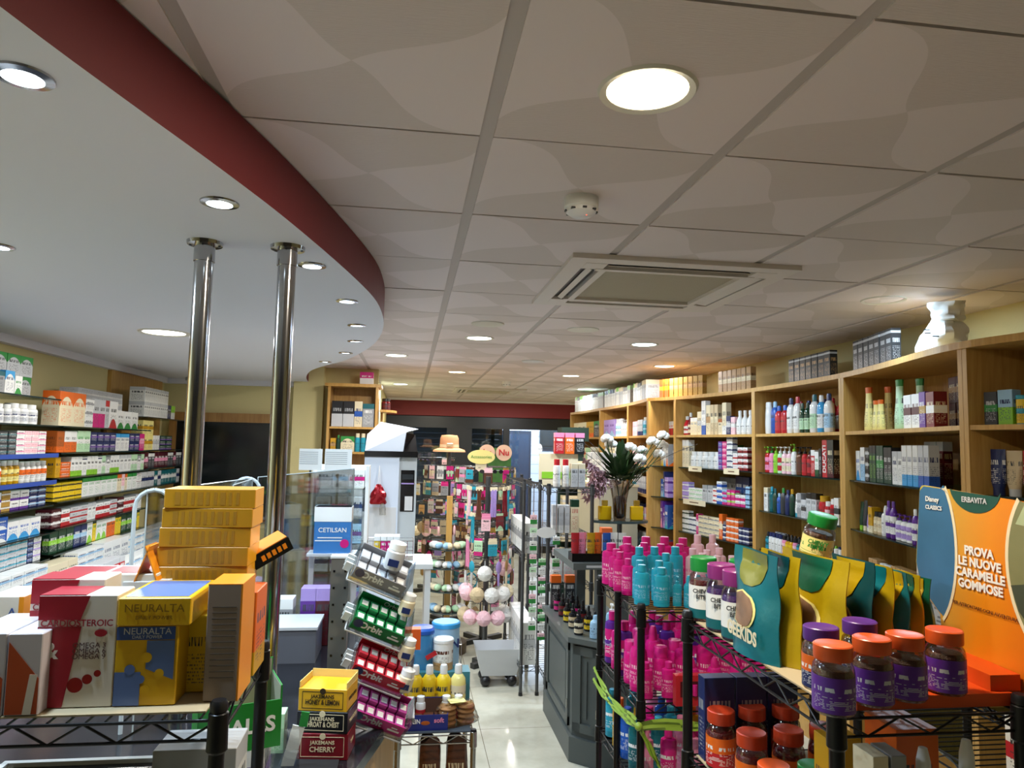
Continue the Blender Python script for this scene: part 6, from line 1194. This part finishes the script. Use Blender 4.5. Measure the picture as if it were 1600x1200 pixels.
r=Row((CX0+.02,CY0+.02),(CX1-.02,CY0+.02),CL[1]+.006,'second shelf of central rack',.02); r.put(c(.035,.07,.2,'silver','white','grey','band','seed_pack'),3,gap=.01); r.put(c(.06,.05,.24,'cream','dark_green','red','top','seed_pack'),5,gap=.008)
r=Row((CX0+.02,CY0+.02),(CX1-.02,CY0+.02),CL[2]+.006,'third shelf of central rack',.02); r.put(c(.075,.06,.22,'white','black','pink','top','mask_pack'),5,gap=.012)
r=Row((CX0+.02,CY0+.02),(CX1-.02,CY0+.02),CL[3]+.006,'fourth shelf of central rack',.02); r.put(c(.1,.08,.16,'white','silver','grey','mid','tissue_box'),4,gap=.012)
r=Row((.995,6.2),(.995,5.2),CL[3]-.2,'x',.0)
for lvl,(z,nme) in enumerate(((.2,'bottom'),(CT_-.5,'middle'))):
    for q in range(6): o=MB().box(.91,5.38+.12*q,z+.006,.1,.11,.3 if lvl==0 else .22,bev=.001).build('diaper_pack',pack('white','silver' if lvl==0 else 'grey','charcoal','mid')); tag(o,'%s white pack from front on %s shelf of slim rack'%(ordn(q+1),nme),'pack','white packs on slim rack')
t=thing('round_sign','small white oval sign clipped to the central rack post','sign',(CX0-.02,CY0-.03,P(870,832,5.1).z)); MB().lathe([(.07,0),(.07,.004)],ex=1,ey=.55,n=28,M4=Matrix.Rotation(PI/2,4,'X')).build('plate',pl('white'),t); MB().box(0,.01,-.01,.01,.02,.02).build('clip',DWIRE,t)
# hanging strips with green pads on the rack side
for k,(px,py0,py1,Y) in enumerate(((833,800,985,5.27),(868,835,990,5.05),(846,870,1000,5.15))):
    A=P(px,py0,Y);B=P(px,py1,Y); t=thing('hanging_strip',('left garland strip of packets hanging on slim rack','white perforated strip hanging on central rack post','middle strip of green packets hanging on slim rack')[k],'strip',(A.x,Y-.02,B.z)); L_=A.z-B.z
    MB().box(0,0,0,.012,.003,L_).build('strip',pl('white'),t)
    for q in range(9): MB().box(0,-.012,L_*q/9+.01,.05,.012,L_/9*.7,bev=.001).build('packet',pack(('white','pale_green','pale_pink')[(q+k)%3],('green','white','green')[q%3],'charcoal','half'),t)
    zt_=(CT_+.02 if k!=1 else CT_)-B.z-.01; MB().path([(0,0,L_),(0,.0,zt_),(0,.07,zt_+.012)],.003).build('hook',CHROME,t)
# ---- flower stand
VX,VY=1.6,5.6; vt=P(968,812,5.6); VX=vt.x; sz=vt.z
t=thing('glass_pedestal','grey pedestal with oval glass top carrying the flower vase','stand',(VX,VY,0)); MB().lathe([(.23,sz-.02),(.23,sz)],ex=1,ey=.6,n=36).build('glass_top',mat('smoked_glass','3c4848',.1),t); MB().lathe([(.02,.02),(.02,sz-.02)],n=16).build('pole',DWIRE,t); MB().lathe([(.14,0),(.14,.02)],n=28).build('base',DWIRE,t)
vz=sz+.0005; t=thing('flower_vase','tall smoky glass vase standing between two yellow perfume bottles','vase',(VX,VY,vz)); vh=P(968,750,VY).z-sz
SM=clear('smoky_glass',(.62,.55,.48),.15,.05)
MB().lathe([(.045,0),(.05,.01),(.058,vh*.5),(.085,vh*.95),(.09,vh)],n=28).build('body',SM,t); MB().lathe([(.02,.01),(.045,.03),(.05,vh*.5),(.03,vh*.6)],n=16).build('pebbles',mat('vase_fill','5c3c38',.6,noise=.5,bscale=60),t)
GRL=mat('leaf_green','24401c',.5,noise=.3,bscale=30); 
def leafm(mb,p,d,L_,w_,mi=0):
    d=Vector(d).normalized(); s_=d.cross(Vector((0,0,1))); s_=s_.normalized() if s_.length>.01 else Vector((1,0,0)); p=Vector(p); up=s_.cross(d)
    mb.add([p,p+d*L_*.35+s_*w_/2+up*.01,p+d*L_*.35-s_*w_/2+up*.01,p+d*L_*.4-up*.005,p+d*L_*.75+s_*w_*.35,p+d*L_*.75-s_*w_*.35,p+d*L_],[(0,1,3),(0,3,2),(1,4,3),(3,5,2),(4,6,3),(3,6,5)],mi)
t=thing('flower_bouquet','bouquet of white roses, mauve plumes and dark leaves in vase','flowers',(VX,VY,vz+vh*.9)); t.scale=(1.25,1.25,1.25)
mb=MB()
for i in range(90):
    a=rnd.uniform(0,2*PI); e=rnd.uniform(.1,1.2); d=(math.cos(a)*math.cos(e),math.sin(a)*math.cos(e)*.7,math.sin(e)); q=rnd.uniform(0,.1); leafm(mb,(d[0]*q,d[1]*q,d[2]*q*1.4+.02),d,rnd.uniform(.09,.2),.05)
mb.build('foliage',GRL,t)
WR=mat('petal_white','f0ece2',.6); st_=mat('stem_green','3c5424',.6)
for k,(dx,dy,dz) in enumerate(((.28,-.02,.3),(.3,.05,.24),(.2,-.05,.26),(.16,.04,.2),(.05,-.06,.22),(-.06,0,.24),(.26,0,.18),(-.1,-.05,.27),(.1,-.1,.15))):
    MB().tube((0,0,-.1),(dx,dy,dz),.003,5).build('stem',st_,t); f=MB()
    f.sphere((0,0,.02),.02,8)
    for q in range(7): f.sphere((.022*math.cos(q*.9),.022*math.sin(q*.9),.012+.006*(q%3)),.022,6)
    f.build('rose_head',WR,t).location=(dx,dy,dz)
PLM=mat('plume_mauve','b08c90',.8,noise=.3,bscale=60)
for k in range(7):
    a=rnd.uniform(-.3,.3); L_=rnd.uniform(.22,.34); mb=MB(); ex=Vector((-.9+.1*k*.3,-.3+a,.55-.13*k)).normalized()
    mb.tube((0,0,0),ex*L_,.002,5)
    for q in range(60):
        s_=ex*L_*rnd.uniform(.45,1); leafm(mb,s_,(rnd.uniform(-1,.3),rnd.uniform(-1,1),rnd.uniform(-1.2,.4)),rnd.uniform(.03,.06),.012)
    mb.build('plume',PLM,t)
for k in range(9):
    mb=MB(); a=rnd.uniform(-.5,.5); pts=[(0,0,0)]+[(a*.2*q+(-.03*k+.12)*q*.5,.02*q,.09*q-.006*q*q) for q in range(1,5)]; mb.path(pts,.0018,5).build('twig',mat('twig_dark','2c241c',.7),t)
YG=mat('yellow_glass','c89c10',.08)
for k,dx in enumerate((-.13,.13)):
    q=thing('perfume_bottle',('left','right')[k]+' square yellow perfume bottle beside the flower vase','bottle',(VX+dx,VY-.03,vz)); MB().box(0,0,0,.1,.05,.11,bev=.006).build('body',YG,q); MB().box(0,0,.11,.045,.03,.045,bev=.003).build('cap',mat('gold_cap','c8a43c',.2,.6),q)

# grey shelf end with dark green column display and cream boxes behind flowers
t=thing('tower_display','dark green topped tower display of cream packets by entrance','display stand',(P(898,700,8.2).x,8.3,0)); tp=P(898,668,8.2).z
MB().box(0,0,0,.3,.3,.06).box(0,.1,.06,.3,.06,tp-.1).build('frame',mat('tower_green','14342c',.5),t); MB().box(0,0,tp-.16,.32,.26,.16).build('header',mat('tower_green','14342c',.5),t)
for q in range(7): MB().box(0,0,.3+q*.2,.3,.22,.012).build('shelf',BL,t); MB().box(0,-.02,.312+q*.2,.26,.14,.12,bev=.002).build('packet_row',pack('cream','silver','charcoal','mid'),t)
t=thing('low_unit','pale cream cabinet behind the flowers and central rack','cabinet',(2.0,7.2,0)); MB().box(0,0,0,.38,.9,P(950,760,6.8).z).build('carcass',mat('cabinet_cream','b0aa94',.6),t); MB().box(0,0,P(950,760,6.8).z,.4,.92,.02).build('top',pl('cream'),t)
zt2=P(950,760,6.8).z+.0205; hb2=P(950,708,6.7).z-zt2
for q in range(3): o=MB().box(1.9+.09*q if 0 else 1.94,6.88+.2*q,zt2,.2,.16,hb2,bev=.002).build('white_carton',pack('white','silver','grey','top')); tag(o,('nearest','middle','farthest')[q]+' tall white carton on pale cabinet behind the flowers','box')

# ============================================================ ACCESSORY STANDS
def spinner(label,x,y,rad,ztop,levels,npl,seed,base=True,hooklen=.07):
    q=random.Random(seed); t=thing('accessory_stand',label,'display stand',(x,y,0)); MB().lathe([(.022,.03),(.022,ztop)],n=12).build('pole',DWIRE,t)
    mb=MB(); [mb.box(0,0,0,.9*rad*2,.05,.04,M4=Matrix.Rotation(a,4,'Z')) for a in (.6,2.17)]; mb.build('base',mat('stand_dark','3c3c3a',.5,.4),t)
    for z in levels:
        mb=MB().path([(rad*.75*math.cos(2*PI*i/20),rad*.75*math.sin(2*PI*i/20),z) for i in range(21)],.004,5)
        for i in range(npl): a=2*PI*(i+.5*(levels.index(z)%2))/npl; mb.tube((0,0,z),(rad*1.12*math.cos(a),rad*1.12*math.sin(a),z),.0025,5)
        mb.build('hook_ring',DWIRE,t)
    return t,q
cols=['pale_pink','cream','tan','brown','black','beige','silver','gold','pink','charcoal','white','cream','dark_red','pale_green','grey','lilac','magenta','brown','teal']
cnt={}
def hangitem(kind,x,y,z,th,a,b,where,grp):
    """z is the hook height; item hangs below"""
    if kind=='bath_sponge': a=('white','cream','pale_pink','cream','beige')[int(z*1000+x*700)%5]
    M3=(0,0,th); cnt[(where,kind)]=cnt.get((where,kind),0)+1; i_=cnt[(where,kind)]
    lb='%s %s, %s hung on %s'%(nm(a),nm(kind),ordn(i_),where)
    t=thing(kind,lb,kind.split('_')[-1],(x,y,z),th,grp)
    if kind=='hair_clip_card':
        MB().box(0,0,-.13,.07,.003,.13).build('card',pack(b,a,'charcoal','mid'),t); 
        for s_ in(-1,1): MB().box(s_*.015,-.006,-.105,.016,.01,.06,bev=.003).build('hair_clip',pl(a),t)
    elif kind=='headband':
        m=MB(); m.path([(.055*math.sin(R(g)),0,-.075+.062*math.cos(R(g))) for g in range(-150,151,15)],.007,8); m.build('band',mat('fabric_'+a,a,.8,bump=.4,bscale=200),t); MB().box(0,0,-.03,.03,.002,.04).build('tag_card',pl('cream'),t)
    elif kind=='hair_brush':
        MB().lathe([(.008,-.2),(.011,-.12),(.009,-.1)],n=10).build('handle',pl(a),t); MB().sphere((0,0,-.055),.03,8,ez=1.6,M4=Matrix.Diagonal((1,.4,1,1))).build('head',pl(b),t); MB().path([(0,0,-.01),(0,.0,.0)],.003).build('loop',pl(a),t)
    elif kind=='bath_sponge':
        m=MB()
        for k in range(7):
            M4=Matrix.Translation((0,0,-.1))@Matrix.Rotation(k*.9,4,'X')@Matrix.Rotation(k*1.3,4,'Y'); m.lathe([(.02,-.03),(.055,-.02),(.062,0),(.055,.02),(.02,.03)],n=14,M4=M4)
        m.build('mesh_ball',mat('sponge_'+a,a,.9,bump=1,bscale=60),t); MB().path([(0,0,-.04),(0,0,0)],.003).build('cord',pl('white'),t)
    elif kind=='hair_extension':
        m=MB(); [m.tube((rnd.uniform(-.02,.02),rnd.uniform(-.008,.008),-.02),(rnd.uniform(-.03,.03),rnd.uniform(-.01,.01),-.24),.005,5) for _ in range(12)]; m.build('hair_strands',mat('hair_'+a,a,.35,noise=.3,bscale=100),t); MB().box(0,0,-.03,.06,.015,.03).build('card_top',pl('cream'),t)
    elif kind=='sunglasses':
        m=MB(); [m.lathe([(.022,0),(.022,.003)],s_*.03,-.035,ey=.8,n=14,M4=Matrix.Rotation(PI/2,4,'X')) for s_ in (-1,1)]; m.build('lens',pl('black',.1),t); MB().box(0,0,-.026,.12,.004,.006).build('frame_bar',pl(a),t)
    elif kind=='slipper_pair':
        for s_ in(-1,1): MB().sphere((s_*.04,-.02,-.05),.04,8,M4=Matrix.Diagonal((1,1.6,1,1))).build('slipper',mat('fabric_'+a,a,.9,bump=.4,bscale=200),t)
    else:
        MB().box(0,0,-.14,.075,.012,.12,bev=.002).build('packet',pack(a,b,'charcoal',q_sty[i_%4]),t); MB().box(0,0,-.03,.07,.001,.03).build('header_card',pl(b),t)
    return t
q_sty=['mid','band','top','sweep']
def fill(tq,x,y,rad,levels,npl,where,kinds,grp):
    t,q=tq
    for li,z in enumerate(levels):
        for i in range(npl):
            a=2*PI*(i+.5*(li%2))/npl
            if math.sin(a)>.45: continue      # far side is never seen
            k=q.choice(kinds[li%len(kinds)]); hangitem(k,x+rad*math.cos(a),y+rad*math.sin(a),z,a+PI/2,q.choice(cols),q.choice(cols),where,grp)
# big front accessory stand with oval sign
SX,SY=P(757,900,6.6).x,6.75
lv=[P(757,730,6.6).z,P(757,757,6.6).z,P(757,786,6.6).z,P(757,822,6.6).z,P(757,855,6.6).z,P(757,890,6.6).z,P(757,925,6.6).z]
tq=spinner('revolving accessory stand with oval cream sign, packed with hair items',SX,SY,.26,lv[0]+.08,lv,20,1)
fill(tq,SX,SY,.28,lv,20,'oval-sign stand',[['packet','sunglasses'],['hair_clip_card'],['hair_clip_card','packet'],['hair_clip_card','hair_brush'],['headband','hair_brush'],['headband','packet'],['packet','hair_brush']],'accessories on the oval-sign stand')
t=thing('oval_sign','cream oval sign lettered Accessories on top of accessory stand','sign',(P(752,714,6.55).x,6.55,P(752,714,6.55).z)); MB().lathe([(.125,0),(.125,.008)],ey=.52,n=32,M4=Matrix.Rotation(PI/2,4,'X')).build('plate',pl('pale_yellow'),t); text('Accessories',.04,t,(0,-.01,0),pl('green')); MB().box(0,.005,-.13,.1,.008,.08).build('stem',pl('cream'),t)
# left stand with straw hat, wooden column beside
LX_,LY=P(700,800,7.4).x,7.5
lv2=[P(700,728,7.3).z,P(700,752,7.3).z,P(700,780,7.3).z,P(700,812,7.3).z,P(700,845,7.3).z,P(700,880,7.3).z]
tq=spinner('left revolving stand of baby accessories under a straw hat',LX_,LY,.24,lv2[0]+.17,lv2,16,2)
fill(tq,LX_,LY,.25,lv2,16,'straw-hat stand',[['hair_clip_card'],['packet'],['packet','sunglasses'],['packet','bath_sponge'],['packet'],['packet','headband']],'accessories on the straw-hat stand')
t=thing('straw_hat','peach coloured straw hat with bow on top of left stand','hat',(LX_,LY,lv2[0]+.16)); HM=mat('straw_peach','d8a078',.8,bump=.6,bscale=120)
MB().lathe([(.17,-.02),(.16,0),(.1,.02),(.095,.12),(.08,.15),(0,.155)],n=28).build('hat_body',HM,t); MB().lathe([(.101,.025),(.099,.055)],n=28).build('hat_band',pl('cream'),t); MB().box(.0,-.105,.03,.07,.02,.04,bev=.006).build('bow',pl('beige'),t)
# bath stand with sponges at right
BX,BY=.66,6.02
lv3=[P(792,760,6.0).z,P(792,800,6.0).z,P(792,838,6.0).z,P(792,872,6.0).z,P(792,905,6.0).z,P(792,940,6.0).z]
tq=spinner('right revolving stand of hair extensions, brushes and mesh bath sponges',BX,BY,.14,lv3[0]+.08,lv3,9,3)
fill(tq,BX,BY,.17,lv3,9,'sponge stand',[['hair_extension'],['hair_extension','packet'],['hair_extension','packet'],['hair_brush','bath_sponge'],['bath_sponge'],['bath_sponge']],'accessories on the sponge stand')
# far left wall stand with packs beside the kiosk
FX,FY=P(675,800,9.0).x,9.1
lv4=[P(675,715,9).z,P(675,755,9).z,P(675,785,9).z,P(675,815,9).z,P(675,842,9).z]
tq=spinner('far stand of dark travel bags beside the entrance',FX,FY,.25,lv4[0]+.05,lv4,12,5)
fill(tq,FX,FY,.26,lv4,12,'far entrance stand',[['packet','sunglasses'],['packet'],['packet'],['bath_sponge','packet'],['packet']],'accessories on the far stand')
# glass round table with slippers on wooden post
WX,WY=P(700,900,6.4).x,6.45; t=thing('tiered_stand','wooden post stand with round glass tiers of slippers','display stand',(WX,WY,0))
MB().box(0,0,.03,.05,.05,P(712,770,6.9).z-.03).build('post',WOOD,t); zs_=[P(712,935,6.9).z,P(712,905,6.9).z,P(712,872,6.9).z,P(712,845,6.9).z]
MB().lathe([(.18,.0),(.18,.09)],n=28).build('base_tray',woodm('dark_tray','3c3020','5c4830'),t)
for z in zs_: MB().lathe([(.17,z-.008),(.17,z)],n=28).build('glass_tier',mat('smoked_glass','3c4848',.1),t)
for li,z in enumerate(zs_):
    for i in range(4):
        a=PI+.35+i*.75; s_=thing('slipper_pair','%s soft slipper pair from left, %s glass tier of post stand'%(ordn(i+1),('lowest','second','third','top')[li]),'slippers',(WX+.12*math.cos(a),WY+.12*math.sin(a),z+.001),a+PI/2,'slippers on glass tiers')
        cc_=('pale_blue','cream','pale_green','white')[(i+li)%4]
        for sd in(-1,1): MB().sphere((sd*.035,-.0,.03),.03,8,M4=Matrix.Diagonal((1,1.7,1,1))).build('slipper',mat('fabric_'+cc_,cc_,.9,bump=.4,bscale=200),s_)
# green leaf banner with two round signs behind
t=thing('leaf_banner','green leafy banner with two red-lettered discs behind oval sign','sign',(P(774,700,7.6).x,7.6,P(765,716,7.6).z)); MB().box(0,0,-.25,.34,.02,.36).build('banner',mat('leaf_banner','3c6c2c',.5,noise=.5,bscale=12),t)
for k,(dx,s_) in enumerate(((-.09,'by'),(.09,'Nu'))): MB().lathe([(.085,0),(.085,.01)],n=28,M4=Matrix.Translation((dx,-.012,.06))@Matrix.Rotation(PI/2,4,'X')).build('disc',mat('disc_coral','d8b49c',.5),t); text(s_,.09,t,(dx,-.024,.06),pl('red'),bold=.02)
MB().box(0,.03,-P(765,716,7.6).z,.03,.03,P(765,716,7.6).z).build('support_pole',DWIRE,t)
# grey plastic crate on castors under sponge stand and red tubs
t=thing('plastic_crate','pale grey plastic bin on castors under the sponge stand','bin',(P(800,1000,5.55).x-.1,5.6,.0)); MB().add([(-.13,-.1,.08),(.13,-.1,.08),(.13,.1,.08),(-.13,.1,.08),(-.18,-.14,.28),(.18,-.14,.28),(.18,.14,.28),(-.18,.14,.28)],[(3,2,1,0),(0,1,5,4),(1,2,6,5),(2,3,7,6),(3,0,4,7)]).build('bin_body',pl('silver'),t)
for a in(-1,1):
    for b in(-1,1): MB().sphere((a*.1,b*.08,.04),.04,8).build('castor',pl('black'),t)
